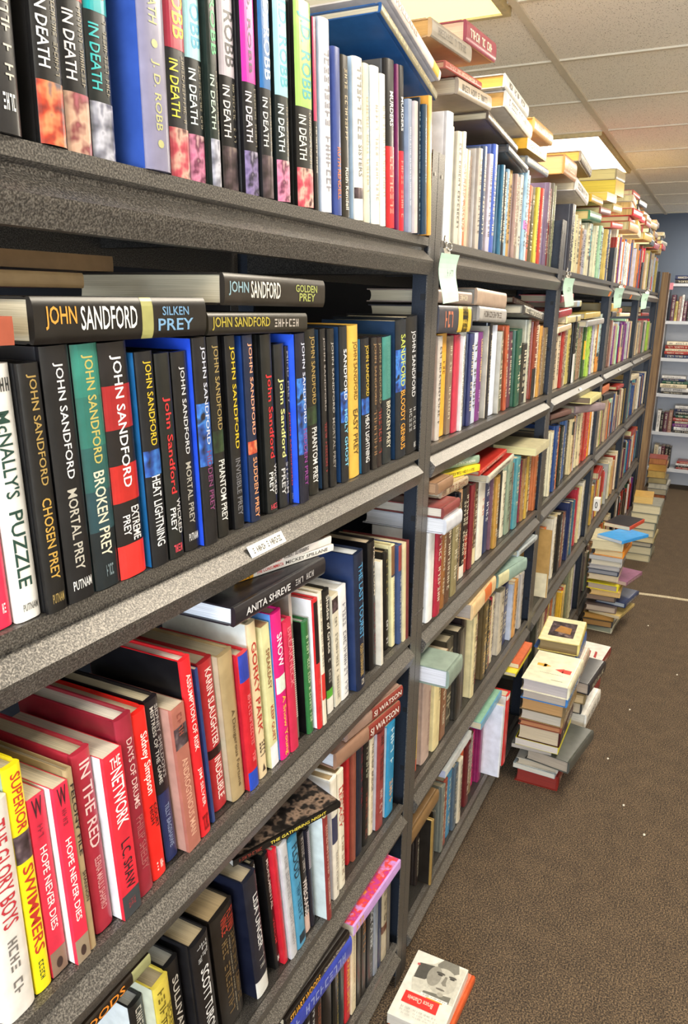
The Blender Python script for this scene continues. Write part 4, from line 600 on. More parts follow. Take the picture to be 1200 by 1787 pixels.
('h','S',0.7697,0.026,0.5356,0.0376,0.2381,0.155,-2,0,0,'#8f2434',None,[('~',0.1,0.85,0.3,0.7,'auto')],[],None,'dark red hardback, fourth shelf, second bay',G[8],None),
('h','S',0.8826,0.0196,0.5356,0.0584,0.2279,0.155,-2,0,0,'#b5ab98',None,[('~',0.1,0.85,0.3,0.7,'auto')],[],None,'stone cream hardback, fourth shelf, second bay',G[8],None),
('h','S',0.956,0.028,0.5356,0.0614,0.2261,0.155,-2,0,0,'#26305a',None,[('~',0.1,0.85,0.3,0.7,'auto')],[],None,'indigo hardback with rounded spine, fourth shelf, second bay',G[8],None),
('h','S',0.4264,0.0214,0.1376,0.0401,0.22,0.155,-2,0,0,'#3f7fa6',None,[('~',0.1,0.85,0.3,0.7,'auto')],[],None,'blue hardback with torn jacket, bottom shelf, second bay',G[9],None),
('h','S',0.5474,0.0258,0.1376,0.0439,0.22,0.155,-2,0,0,'#d0602c',None,[('~',0.1,0.85,0.3,0.7,'auto')],[],None,'bright orange hardback, bottom shelf, second bay',G[9],None),
('h','S',0.5945,0.0163,0.1376,0.0422,0.22,0.155,-2,0,0,'#5a2024',None,[('~',0.1,0.85,0.3,0.7,'auto')],[],None,'dark red hardback, bottom shelf, second bay',G[9],None),
('h','S',0.8154,0.0188,0.1376,0.0492,0.22,0.155,-2,0,0,'#7d7344',None,[('~',0.1,0.85,0.3,0.7,'auto')],[],None,'olive hardback, bottom shelf, second bay',G[9],None),
('h','S',0.87,-0.03,0.1376,0.045,0.2678,0.2,-1,0,0,'#c22a2a',None,[],[(0,0.06,'#d8d0c8')],'#d8d4d0','tall red hardback with white label end, bottom shelf, second bay',G[9],None),
('h','S',1.3797,0.0199,1.3736,0.0579,0.2035,0.155,-2,0,0,'#bca888',None,[('~',0.1,0.85,0.3,0.7,'auto')],[],None,'tan hardback by the post, second shelf, third bay',G[11],None),
('h','S',1.3907,0.0235,0.9626,0.0537,0.2488,0.155,-2,0,0,'#4a4a44',None,[('~',0.1,0.85,0.3,0.7,'auto')],[],None,'dark grey hardback by the post, third shelf, third bay',G[12],None),
('h','S',1.5054,0.0148,0.1376,0.0534,0.285,0.155,-2,0,0,'#5a5a4c',None,[('~',0.1,0.85,0.3,0.7,'auto')],[],None,'grey brown hardback by the post, bottom shelf, third bay',G[14],None),
('h','S',1.5633,0.0247,0.1376,0.0555,0.285,0.155,-2,0,0,'#2c3238',None,[('~',0.1,0.85,0.3,0.7,'auto')],[],None,'dark slate hardback, bottom shelf, third bay',G[14],None),
('h','L',-0.2536,-0.005,2.0843,0.0153,0.262,0.17,-14.128,0,0,'#1f4f86',None,[('STEPHEN',0.02,0.42,0.25,0.75,'#a99f6a'),('~',0.5,0.9,0.3,0.7,'#b8a878')],[(0,1,'#77705a')],None,'blue hardback lying spine out with gold lettering and cream pages, top shelf, near bay',G[15],None),
('h','L',-0.2432,-0.012,2.1103,0.018,0.2465,0.17,-14.128,0,0,'#cfc4bc',None,[('WILLIAMS',0.1,0.5,0.3,0.7,'#8c7466')],[(0.84,0.96,'#c9a648')],None,'silvery white hardback lying on the blue one, top shelf, near bay',G[15],None),
('h','L',-0.7038,-0.004,1.6232,0.0255,0.2313,0.16,-0.2606,0,0,'#38332a',None,[('JOHN SANDFORD',0.03,0.57,0.2,0.8,'#b0a03a'),('~',0.62,0.9,0.3,0.7,'#b0a8a0')],[],None,'black hardback lying spine out with ochre capitals, second shelf, near bay',G[16],None),
('h','L',-0.9596,-0.012,1.6218,0.0403,0.2412,0.165,0.5571,0,0,'#231f1d',None,[('JOHN',0.05,0.2,0.3,0.8,'#d89a3e'),('SANDFORD',0.22,0.53,0.27,0.8,'#e6e4e2'),('SILKEN',0.69,0.87,0.56,0.78,'#6f9ac0'),('PREY',0.66,0.9,0.18,0.48,'#7aa6cc')],[(0.56,0.63,'#a7a566')],None,'thick black hardback lying spine out with orange and white name, second shelf, near bay',G[16],None),
('p','L',-1.13,-0.016,1.6231,0.023,0.145,0.11,0,0,0,'#a8543e',None,[('~',0.3,0.9,0.3,0.7,'#d8b0a0')],[],None,'terracotta paperback lying at the left edge, second shelf, near bay',G[16],None),
('h','L',-0.6559,0.006,1.6569,0.0377,0.2543,0.24,-0.2606,0,0,'#3c352e',None,[('JOHN',0.03,0.2,0.3,0.75,'#8fb0bc'),('SANDFORD',0.22,0.5,0.25,0.8,'#dedcd4'),('GOLDEN',0.66,0.9,0.52,0.78,'#a8b060'),('PREY',0.7,0.88,0.2,0.48,'#a8b060')],[],None,'black hardback lying on the ochre lettered one, second shelf, near bay',G[16],None),
('h','L',-0.9913,0.12,1.6703,0.0165,0.225,0.16,0.5571,0,0,'#8a2e2a','#b89868',[],[(0,1,'#b89a70')],None,'flat red brown book lying far back in the dark, second shelf, near bay',G[16],None),
('p','L',-0.8561,0.2,1.6938,0.0195,0.225,0.16,0.5571,0,0,'#a88660','#c0a070',[],[],None,'tan paged paperback lying far back under the top shelf, second shelf, near bay',G[16],None),
('h','L',-0.6743,-0.012,1.2502,0.0273,0.2504,0.2,-1.0619,0,0,'#2c2930','#dde4ee',[('ANITA SHREVE',0.1,0.56,0.3,0.7,'#d4d2d4'),('~',0.62,0.85,0.35,0.7,'#a8a4a4')],[],None,'black hardback lying aslant with white serif capitals on its spine, third shelf, near bay',G[17],None),
('p','L',-0.5996,0.0406,1.2773,0.0107,0.2196,0.13,-1.0619,-12.2507,0,'#e2ded6','#cfc4ac',[('THE CONSUMMATA',0.2,0.46,0.3,0.8,'#c83a34'),('MICKEY SPILLANE',0.48,0.93,0.3,0.8,'#3a3634'),('B7A',0.03,0.14,0.1,0.8,'#5a4410')],[(0,0.17,'#dda02c')],None,'white paperback lying spine out, lower of two with yellow ends, third shelf, near bay',G[17],None),
('p','L',-0.6036,0.0271,1.2893,0.0119,0.22,0.13,-1.0619,-7.6077,0,'#e0d8d2','#cfc4ac',[('THE HOT BELT',0.2,0.42,0.3,0.8,'#c83a34'),('ROBERT SILVERBERG',0.44,0.72,0.3,0.8,'#3a3634'),('B7A',0.03,0.1,0.1,0.8,'#5a4410')],[(0,0.13,'#dda02c')],'#8a4a2a','white paperback lying spine out, upper of two with yellow ends, third shelf, near bay',G[17],None),
('p','L',-0.545,0.03,0.7998,0.005,0.045,0.09,0,-8,0,'#c4ccd8','#dfe4ec',[],[],None,'pale blue folded paper under the black paperback, fourth shelf, near bay',G[18],None),
('p','L',-0.61,0.0465,0.8074,0.0115,0.225,0.12,0,-21.3533,0,'#211d1a','#d0ccc4',[('~',0.05,0.25,0.3,0.8,'#8a3a30'),('THE GATHERING NIGHT',0.32,0.85,0.3,0.8,'#d8c24a')],[],'*portrait','black paperback lying face up with yellow lettering and a ghostly face, fourth shelf, near bay',G[18],None),
('h','L',-0.3235,0.0121,0.82,0.0334,0.2436,0.16,0,-6.6157,0,'#8c6a56','#cfd4dc',[('SJ WATSON',0.5,0.97,0.2,0.75,'#d8d0c8')],[(0.48,1,'#7a2a22')],None,'brown and cream hardback lying aslant with silver name, lower, fourth shelf, near bay',G[18],None),
('h','L',-0.2798,0.0114,0.8546,0.0271,0.216,0.16,0,-6.7405,0,'#94786a','#cfd4dc',[('SJ WATSON',0.45,0.97,0.2,0.75,'#d8d0c8')],[(0.42,1,'#7a2c24')],None,'brown and cream hardback lying aslant with silver name, upper, fourth shelf, near bay',G[18],None),
('h','L',-1.0856,-0.006,0.8704,0.0179,0.225,0.16,0.8177,0,0,'#2a2018','#b8b0a0',[('STUART WOODS',0.05,0.8,0.2,0.8,'#d8842c')],[(0.86,1,'#8a8a60')],None,'black hardback lying along the shelf edge with orange capitals, fourth shelf, near bay',G[18],None),
('h','L',-0.5316,-0.0075,0.3942,0.0478,0.225,0.15,0,-3.6309,0,'#3545a8',None,[('~',0.1,0.9,0.3,0.7,'#8a94c8')],[],None,'royal blue hardback leaning lengthwise under the black one, bottom shelf, near bay',G[19],None),
('h','L',-0.5435,-0.0101,0.4433,0.0212,0.2266,0.15,0,-2.5119,0,'#241c18',None,[('STUART WOODS',0.05,0.5,0.25,0.85,'#dca03c'),("Queen's Quarry",0.56,0.92,0.3,0.75,'#b8b0a8')],[],None,'black hardback leaning lengthwise with orange capitals, bottom shelf, near bay',G[19],None),
('p','L',-0.2962,-0.0202,0.4323,0.0228,0.2226,0.115,0,-2.5159,0,'#c69ad8','#d8cfbc',[('~',0,0.2,0.1,0.9,'#d89a2a')],[],'*neon','purple and orange paperback lying face up across the bottom row, bottom shelf, near bay',G[19],None),
('h','L',0.077,-0.004,1.6071,0.0549,0.225,0.16,-0.4793,0,0,'#3c3a40',None,[('~',0.08,0.4,0.2,0.8,'#b06a50')],[(0.55,0.95,'#c8a83a'),(0.68,0.85,'#2a2a2c')],None,'thick black hardback lying spine out with yellow bordered end, second shelf, second bay',G[20],None),
('h','L',0.3686,0,1.6289,0.034,0.2435,0.16,-1.682,0,0,'#9c9894','#a09c96',[('~',0.1,0.85,0.3,0.7,'auto')],[],None,'silver hardback lying spine out over grey pages, second shelf, second bay',G[20],None),
('h','L',0.8021,0,1.6437,0.0255,0.262,0.16,-5,0,0,'#4a4640','#c0b8a4',[('~',0.05,0.9,0.2,0.8,'#d8d4c4')],[],None,'black and white speckled hardback lying aslant, second shelf, second bay',G[20],None),
('h','L',0.341,0,1.665,0.0384,0.262,0.16,-1.682,0,0,'#a08a78','#a8a49c',[],[],None,'grey pink hardback lying spine out over pale pages, second shelf, second bay',G[20],None),
('h','L',0.077,0,1.6673,0.0264,0.225,0.16,-0.4793,0,0,'#8a7a70',None,[('~',0.1,0.85,0.3,0.7,'auto')],[],None,'grey pink mottled hardback lying spine out, second shelf, second bay',G[20],None),
('h','L',0.9153,0.06,1.6747,0.0176,0.262,0.14,-5,0,0,'#6a4a3a',None,[('~',0.1,0.85,0.3,0.7,'auto')],[],None,'dark brown hardback lying under the shelf, second shelf, second bay',G[20],None),
('h','L',0.079,-0.043,1.1814,0.034,0.11,0.2,0,0,0,'#c4c6ce','#dcdce0',[],[],None,'white paged hardback at the foot of a pile by the post, third shelf, second bay',G[21],None),
('p','L',0.98,-0.03,1.2034,0.025,0.2,0.14,0,0,0,'#c8c09c','#d8cf9c',[],[],None,'pale yellow paged book lying near the second post, third shelf, second bay',G[21],None),
('h','L',0.5146,-0.01,1.2056,0.0202,0.262,0.16,4,0,0,'#b8b4a4',None,[('~',0.1,0.85,0.3,0.7,'auto')],[],'#9c2a24','cream ribbed hardback lying aslant with red cover above, third shelf, second bay',G[21],None),
('h','L',0.079,-0.036,1.2166,0.024,0.11,0.2,0,0,0,'#7c3a38','#d8cfc0',[],[],None,'maroon hardback with pale pages in a pile by the post, third shelf, second bay',G[21],None),
('h','L',0.1447,-0.006,1.2434,0.0222,0.1968,0.16,-2.0799,0,0,'#a8967c',None,[('~',0.05,0.95,0.2,0.8,'#7a4a3a')],[],None,'cream hardback with ornate brown spine lying under the yellow one, third shelf, second bay',G[21],None),
('p','L',0.2282,0.0251,1.2638,0.0167,0.2025,0.14,-2.0799,-9.4123,0,'#e0c81e',None,[('~',0.05,0.85,0.3,0.7,'#4a4420')],[],None,'bright yellow paperback lying spine out with black script, third shelf, second bay',G[21],None),
('h','L',0.455,-0.002,1.236,0.0121,0.262,0.16,4,0,0,'#b03a2c','#d0b090',[('~',0.1,0.85,0.3,0.7,'auto')],[],'#a32a22','scarlet hardback lying aslant, third shelf, second bay',G[21],None),
('h','L',0.08,-0.02,1.2668,0.026,0.1,0.2,0,0,0,'#8a6a50','#b08a68',[],[],None,'brown hardback topmost of a pile by the post, third shelf, second bay',G[21],None),
('h','L',0.2386,0.0442,1.2813,0.0212,0.2015,0.16,-2.0799,-13.8338,0,'#7f9784',None,[('~',0.45,0.9,0.3,0.6,'#d8dcd0')],[],None,'sage green hardback lying spine out with white script, third shelf, second bay',G[21],None),
('h','L',0.7893,0.011,0.8085,0.0438,0.225,0.16,0,-9.2395,0,'#87a096','#a4989a',[],[(0,0.35,'#c8c49c')],None,'teal and cream hardback lying spine out, fourth shelf, second bay',G[22],None),
('h','L',0.09,-0.066,0.8111,0.045,0.1,0.2,0,0,0,'#7f8f84','#d2d2da',[],[],None,'white ended hardback lying by the post over the aisle edge, fourth shelf, second bay',G[22],None),
('h','L',0.4516,-0.01,0.8321,0.0471,0.225,0.16,3.1485,0,0,'#d8b98a','#b0a49a',[],[(0.5,0.8,'#cc6a34')],None,'peach cream hardback lying aslant with orange patch, fourth shelf, second bay',G[22],None),
('h','L',0.9976,0.002,0.8535,0.0202,0.225,0.16,0,-3.0281,0,'#a8b0b4',None,[('~',0.1,0.85,0.3,0.7,'auto')],[],None,'silver blue hardback lying near the second post, fourth shelf, second bay',G[22],None),
('h','L',0.085,0.01,0.347,0.04,0.22,0.15,0,0,0,'#7a5e3c','#d0b478',[],[],None,'brown hardback lying near the post with pale sunlit pages, bottom shelf, second bay',G[23],None),
('p','L',0.36,0.012,0.387,0.022,0.24,0.2,0,0,0,'#c4c8c8','#b0b4cc',[],[],None,'white glossy volume lying below the spiral bound one, bottom shelf, second bay',G[23],None),
('p','L',0.62,-0.012,0.407,0.022,0.235,0.16,0,0,0,'#5d93b4',None,[],[],'#8ab49c','blue and green paperback lying near the aisle edge, bottom shelf, second bay',G[23],None),
('h','L',0.245,0.03,0.412,0.022,0.26,0.2,0,0,0,'#7d8a84','#b8bcd4',[('=',0,1,0.2,0.8,'#d0d4d0')],[],None,'spiral bound grey green volume lying under the shelf, bottom shelf, second bay',G[23],None),
('h','L',1.3,-0.004,1.5773,0.0206,0.225,0.15,2.7136,0,0,'#d8c4a4',None,[],[],None,'peach hardback lying lowest under the tag, second shelf, third bay',G[24],None),
('h','L',1.4581,-0.002,1.6085,0.025,0.262,0.16,1.1122,0,0,'#d8cc98',None,[],[(0.6,0.72,'#5a4c40')],None,'long cream hardback lying with a dark label, second shelf, third bay',G[24],None),
('h','L',1.8989,-0.002,1.5887,0.025,0.4357,0.16,1.1122,0,0,'#a4a09c',None,[],[],None,'long cream hardback lying farther along, second shelf, third bay',G[24],None),
('h','L',1.3069,0,1.6275,0.0253,0.225,0.15,2.7136,0,0,'#a82428',None,[],[],None,'bright red hardback lying under the tag, second shelf, third bay',G[24],None),
('h','L',1.5155,0.01,1.6644,0.0235,0.262,0.16,1.1122,0,0,'#a8a498',None,[],[(0.62,0.85,'#a8c0dc'),(0.85,0.97,'#d8cc8c')],None,'grey hardback lying with blue and yellow end, second shelf, third bay',G[24],None),
('h','L',1.9049,0.01,1.6203,0.0235,0.3844,0.16,1.1122,0,0,'#c8b060',None,[],[],None,'grey hardback lying farther along, second shelf, third bay',G[24],None),
('h','L',1.3264,0,1.6801,0.0253,0.2139,0.15,2.7136,0,0,'#b85a60',None,[],[],None,'rose pink hardback lying under the tag, second shelf, third bay',G[24],None),
('h','L',1.8906,0.0117,1.2298,0.0317,0.225,0.14,0,-24,0,'#8a7a80',None,[],[],None,'mauve grey hardback lying aslant, third shelf, third bay',G[25],None),
('h','L',1.4185,0.0188,1.2603,0.0206,0.225,0.15,0,-8.5812,0,'#6a4a44','#c8b890',[],[],None,'brown hardback lying by the second post, third shelf, third bay',G[25],None),
('h','L',1.8893,-0.05,1.2749,0.0276,0.262,0.14,0,0,0,'#d8d08c','#7a6a58',[],[],None,'yellow cream hardback lying with rounded end past the third post, third shelf, third bay',G[25],None),
('h','L',0.505,-0.005,2.0195,0.0169,0.1994,0.165,-5,0,0,'#4a4c50','#5a5450',[('~',0.1,0.85,0.3,0.7,'auto')],[],None,'black flat hardback resting on the row, top of the second bay',G[26],None),
('h','L',0.6935,-0.005,2.0212,0.0211,0.2493,0.165,0.8011,0,0,'#6a6e72',None,[('~',0.1,0.85,0.3,0.7,'auto')],[],None,'grey glossy hardback lying low on the row, top of the second bay',G[26],None),
('h','L',0.3251,-0.005,2.0534,0.0178,0.262,0.165,-5,0,0,'#4e443c',None,[('~',0.1,0.85,0.3,0.7,'auto')],[],None,'mottled dark hardback near the pile foot, top of the second bay',G[26],None),
('h','L',1.3772,-0.005,2.0469,0.0415,0.2456,0.165,-5,0,0,'#d8d0cc','#c8bca0',[('~',0.1,0.85,0.3,0.7,'auto')],[],None,'white hardback with cream pages low in the stack, top of the second bay',G[26],None),
('h','L',0.1199,-0.005,2.0581,0.0288,0.225,0.165,4,0,0,'#968a7a',None,[('~',0.1,0.85,0.3,0.7,'auto')],[],None,'silvery grey hardback lying with small lettering, top of the second bay',G[26],None),
('p','L',0.6755,-0.005,2.0562,0.0255,0.225,0.165,0.8011,0,0,'#c9981c','#d8a430',[('~',0.1,0.85,0.3,0.7,'auto')],[],None,'golden yellow paperback lying on edge, top of the second bay',G[26],None),
('h','L',1.1598,-0.005,2.0665,0.0571,0.1978,0.165,0.496,0,0,'#a8743c','#cfa070',[('~',0.1,0.85,0.3,0.7,'auto')],[],None,'brown hardback in a short stack against the light, top of the second bay',G[26],None),
('h','L',0.4558,-0.005,2.1064,0.035,0.262,0.165,-5,0,0,'#c9c4bc','#d8a860',[('~',0.1,0.85,0.3,0.7,'auto')],[],None,'white jacketed hardback with tan pages, top of the second bay',G[26],None),
('h','L',0.0408,-0.005,2.0826,0.0131,0.225,0.165,4,0,0,'#8e3a30','#c89878',[('~',0.1,0.85,0.3,0.7,'auto')],[],None,'red brown hardback under the maroon one, top of the second bay',G[26],None),
('h','L',-0.0369,-0.005,2.1126,0.0296,0.225,0.165,4,0,0,'#a5855c','#c49a5c',[('~',0.1,0.85,0.3,0.7,'auto')],[(0,1,'#7c7468')],None,'thick tan hardback lying aslant with a dark worn spine, top of the second bay',G[26],None),
('h','L',0.7404,-0.005,2.1085,0.034,0.225,0.165,0.8011,0,0,'#b08a54','#dca048',[('~',0.1,0.85,0.3,0.7,'auto')],[],None,'tan paged hardback facing the light, top of the second bay',G[26],None),
('h','L',0.1516,-0.005,2.1566,0.0374,0.2039,0.165,4,0,0,'#7c2a3a','#dcb89c',[('~',0.1,0.85,0.3,0.7,'auto')],[],None,'glossy maroon hardback on top of the pile with pale pages, top of the second bay',G[26],None),
('h','L',0.4421,-0.005,2.1439,0.0292,0.225,0.165,-5,0,0,'#b4b2ac','#e0a850',[('~',0.1,0.85,0.3,0.7,'auto')],[],None,'pale grey hardback topmost of its pile with orange tinted pages, top of the second bay',G[26],None),
('h','L',1.4074,-0.005,2.1417,0.0341,0.225,0.165,-5,0,0,'#6a5a48','#e0a04c',[('~',0.1,0.85,0.3,0.7,'auto')],[],None,'orange paged hardback in front of the lit ceiling panel, top of the second bay',G[26],None),
('h','L',1.66,-0.01,1.9819,0.033,0.262,0.165,2.654,0,0,'#3f7a4c','#d8c080',[],[],None,'green and cream hardback low in the pile, top of the third bay',G[27],None),
('h','L',1.8895,-0.01,2.0268,0.0255,0.262,0.165,3.9845,0,0,'#8a4c38','#d8c890',[],[],None,'red brown hardback with cream pages, top of the third bay',G[27],None),
('h','L',2.2249,-0.01,2.0035,0.0255,0.3304,0.165,3.9845,0,0,'#c84a34','#d8c890',[],[],None,'red brown hardback with cream pages lying farther along, top of the third bay',G[27],None),
('h','L',1.66,-0.01,2.0437,0.0279,0.262,0.165,2.654,0,0,'#c9a020','#e0c040',[],[],None,'bright yellow book low in the pile, top of the third bay',G[27],None),
('h','L',2.208,-0.01,2.068,0.0336,0.262,0.165,3.9845,0,0,'#b8a060','#e0d090',[],[],None,'straw hardback with a pink end, top of the third bay',G[27],None),
('p','L',2.0112,-0.01,2.0891,0.0324,0.262,0.165,3.9845,0,0,'#d8cfb8','#e0c860',[],[],None,'white paged paperback aslant on the pile, top of the third bay',G[27],None),
('p','L',2.208,-0.01,2.1365,0.0585,0.262,0.165,3.9845,0,0,'#c8a02a','#e0c850',[],[],None,'yellow paperback against the ceiling, top of the third bay',G[27],None),
('h','L',2.208,-0.01,2.1963,0.0441,0.262,0.165,3.9845,0,0,'#8a7a50','#e0d090',[],[],None,'thick cream paged hardback topmost of the pile, top of the third bay',G[27],None),
('h','L',1.02,-0.2,0,0.0585,0.235,0.155,0,1,0,'#7c2018','#8a2a20',[('~',0.1,0.85,0.3,0.7,'auto')],[],None,'brick red hardback at the very bottom, floor stack nearest the camera',G[28],None),
('p','L',1,-0.188,0.0591,0.0182,0.225,0.15,0,-2,0,'#9aa6ac','#c8c4b8',[('~',0.1,0.85,0.3,0.7,'auto')],[],None,'blue grey paperback second from the bottom, floor stack nearest the camera',G[28],None),
('h','L',1.0068,-0.196,0.0779,0.026,0.22,0.148,0,1,0,'#a8a49a','#b8ac98',[('~',0.1,0.85,0.3,0.7,'auto')],[],None,'grey hardback third from the bottom, floor stack nearest the camera',G[28],None),
('h','L',0.9822,-0.236,0.1045,0.0442,0.26,0.16,0,-9,0,'#4a4c48','#a89c8c',[],[],None,'wide charcoal hardback jutting out toward the aisle, floor stack nearest the camera',G[28],None),
('p','L',0.9946,-0.17,0.1493,0.0156,0.21,0.14,0,3,0,'#6a6a66','#a8a098',[('~',0.1,0.85,0.3,0.7,'auto')],[],None,'thin grey magazine, floor stack nearest the camera',G[28],None),
('p','L',0.9869,-0.192,0.1655,0.026,0.24,0.15,0,0,0,'#e0d81c','#c8c0b8',[],[],None,'grey paged paperback with a bright yellow spine, floor stack nearest the camera',G[28],None),
('h','L',0.9873,-0.196,0.1921,0.0598,0.235,0.15,0,0,0,'#4a1c1c','#c8b89c',[('~',0.1,0.85,0.3,0.7,'auto')],[],None,'dark maroon hardback with cream pages, floor stack nearest the camera',G[28],None),
('h','L',0.9771,-0.198,0.2525,0.0208,0.23,0.148,0,1,0,'#7a4030','#b07850',[('~',0.1,0.85,0.3,0.7,'auto')],[],None,'thin red brown hardback, floor stack nearest the camera',G[28],None),
('h','L',0.9774,-0.2,0.2739,0.0442,0.23,0.15,0,-1,0,'#8a7048','#c0b8a8',[('~',0.1,0.85,0.3,0.7,'auto')],[],None,'brown hardback with grey white pages, floor stack nearest the camera',G[28],None),
('h','L',0.9658,-0.204,0.3187,0.0481,0.225,0.152,0,0,0,'#6a5a40','#b88f5c',[('~',0.1,0.85,0.3,0.7,'auto')],[],None,'hardback with tan pages under the blue one, floor stack nearest the camera',G[28],None),
('h','L',0.9535,-0.212,0.3674,0.0351,0.24,0.158,0,0,0,'#3f78b8','#b8aca0',[('~',0.1,0.9,0.2,0.8,'#d8e4f0')],[],None,'hardback with a bright blue lettered spine, floor stack nearest the camera',G[28],None),
('h','L',0.9415,-0.216,0.4031,0.0442,0.245,0.162,0,-1,0,'#dcd6bc','#b8b0b0',[('~',0.1,0.6,0.3,0.7,'#a8a088')],[],None,'cream jacketed hardback topmost with orange and red arrow marks, floor stack nearest the camera',G[28],'arrows'),
('h','L',1.3,-0.2,0,0.0336,0.24,0.155,0,2,0,'#5a3028','#c0a888',[('~',0.1,0.85,0.3,0.7,'auto')],[],None,'dark brown hardback at the bottom, second floor stack from the camera',G[29],None),
('h','L',1.2966,-0.21,0.0342,0.0448,0.23,0.15,0,-3,0,'#b8606a','#c8b8b0',[('~',0.1,0.85,0.3,0.7,'auto')],[],None,'dusty pink hardback, second floor stack from the camera',G[29],None),
('h','L',1.292,-0.23,0.0796,0.0403,0.24,0.16,0,4,0,'#9a3a24','#c0a890',[('~',0.1,0.85,0.3,0.7,'auto')],[],None,'rust red hardback sticking out, second floor stack from the camera',G[29],None),
('h','L',1.2879,-0.24,0.1205,0.056,0.24,0.165,0,-4,0,'#d8d4cc','#ccc4b4',[('~',0.1,0.85,0.3,0.7,'auto')],[],None,'white jacketed hardback sticking out, second floor stack from the camera',G[29],None),
('h','L',1.2823,-0.22,0.1771,0.0448,0.23,0.155,0,0,0,'#3a3836','#b8a890',[('~',0.1,0.85,0.3,0.7,'auto')],[],None,'black hardback, second floor stack from the camera',G[29],None),
('h','L',1.2777,-0.23,0.2225,0.0381,0.24,0.16,0,3,0,'#6a5a3a','#b8a078',[('~',0.1,0.85,0.3,0.7,'auto')],[],None,'olive brown hardback, second floor stack from the camera',G[29],None),
('h','L',1.2839,-0.24,0.2612,0.0448,0.235,0.16,0,-6,0,'#34343a','#a89888',[('~',0.1,0.85,0.3,0.7,'auto')],[],None,'dark slate hardback jutting out, second floor stack from the camera',G[29],None),
('h','L',1.2593,-0.2,0.3066,0.0504,0.24,0.16,0,0,0,'#c8b4a0','#c8b89c',[('~',0.1,0.85,0.3,0.7,'auto')],[],None,'pinkish tan hardback, second floor stack from the camera',G[29],None),
('h','L',1.2642,-0.185,0.3576,0.0672,0.24,0.16,0,1,0,'#3a66b0','#a89a80',[('~',0.1,0.85,0.3,0.7,'auto')],[],None,'thick blue jacketed hardback second from the top, second floor stack from the camera',G[29],None),
('h','L',1.2475,-0.192,0.4254,0.0448,0.235,0.15,0,3,0,'#d8c878','#8a7650',[('~',0.1,0.85,0.3,0.7,'auto')],[],None,'yellow edged hardback topmost with a framed picture, second floor stack from the camera',G[29],'picture'),
('h','L',1.66,-0.2,0,0.05,0.24,0.16,0,-3,0,'#8a2a2a','#d0c8b8',[('~',0.1,0.85,0.3,0.7,'auto')],[],None,'red hardback at the bottom, low floor pile between the tall stacks',G[30],None),
('h','L',1.66,-0.19,0.0506,0.05,0.24,0.16,0,2,0,'#b8b4ac','#c8beac',[('~',0.1,0.85,0.3,0.7,'auto')],[],None,'grey hardback in the middle, low floor pile between the tall stacks',G[30],None),
('h','L',1.66,-0.2,0.1012,0.05,0.235,0.155,0,-2,0,'#d8d4d0','#c8c0b0',[('~',0.1,0.85,0.3,0.7,'auto')],[],None,'white hardback above it, low floor pile between the tall stacks',G[30],None),
('h','L',1.68,-0.22,0.1518,0.045,0.24,0.16,0,-5,0,'#7a1c20','#d0ccc4',[('~',0.1,0.85,0.3,0.7,'auto')],[],None,'white covered hardback topmost with red strokes, low floor pile between the tall stacks',G[30],'strokes'),
('h','L',2.54,-0.178,0,0.03,0.25,0.17,0,-4,0,'#b8b4a0','#8a9080',[('~',0.1,0.85,0.3,0.7,'auto')],[],None,'pale hardback at the very bottom with open boards, tall jumbled floor stack',G[31],None),
('h','L',2.54,-0.178,0.0306,0.035,0.23,0.16,0,3,0,'#3a3a3c','#a07a48',[('~',0.1,0.85,0.3,0.7,'auto')],[],None,'dark hardback with brown pages, tall jumbled floor stack',G[31],None),
('h','L',2.54,-0.178,0.0662,0.03,0.23,0.155,0,0,0,'#8a6a30','#b88a48',[('~',0.1,0.85,0.3,0.7,'auto')],[],None,'ochre hardback, tall jumbled floor stack',G[31],None),
('p','L',2.52,-0.208,0.0968,0.016,0.24,0.165,0,-12,0,'#c8b070','#cfc0a0',[('~',0.1,0.85,0.3,0.7,'auto')],[],None,'cream magazine curling open, tall jumbled floor stack',G[31],None),
('h','L',2.54,-0.188,0.1134,0.034,0.24,0.16,0,2,0,'#6a5a54','#b8a898',[('~',0.1,0.85,0.3,0.7,'auto')],[],None,'grey brown hardback, tall jumbled floor stack',G[31],None),
('h','L',2.56,-0.228,0.148,0.026,0.24,0.16,0,-10,0,'#26345a','#a8b0b8',[('~',0.1,0.85,0.3,0.7,'auto')],[],None,'navy hardback jutting into the aisle, tall jumbled floor stack',G[31],None),
('h','L',2.54,-0.178,0.1746,0.03,0.23,0.155,0,0,0,'#4a4440','#8a7464',[('~',0.1,0.85,0.3,0.7,'auto')],[],None,'dark taupe hardback, tall jumbled floor stack',G[31],None),
('h','L',2.54,-0.198,0.2052,0.028,0.23,0.155,0,2,0,'#c8a868','#d0b078',[('~',0.1,0.85,0.3,0.7,'auto')],[],None,'tan hardback with yellow pages, tall jumbled floor stack',G[31],None),
('h','L',2.54,-0.183,0.2338,0.034,0.235,0.16,0,-2,0,'#e0d428','#b0a090',[],[],None,'hardback with a bright lemon yellow spine, tall jumbled floor stack',G[31],None),
('p','L',2.57,-0.218,0.2684,0.02,0.23,0.15,0,-14,0,'#8a5a78','#b8a098',[('~',0.1,0.85,0.3,0.7,'auto')],[],None,'mauve paperback jutting out, tall jumbled floor stack',G[31],None),
('h','L',2.54,-0.178,0.289,0.03,0.23,0.155,0,1,0,'#c8b898','#d0c0a4',[('~',0.1,0.85,0.3,0.7,'auto')],[],None,'cream paged hardback in the middle, tall jumbled floor stack',G[31],None),
('h','L',2.54,-0.178,0.3196,0.026,0.235,0.16,0,0,0,'#2a3448','#8a8c94',[('~',0.1,0.85,0.3,0.7,'auto')],[],None,'dark navy hardback, tall jumbled floor stack',G[31],None),
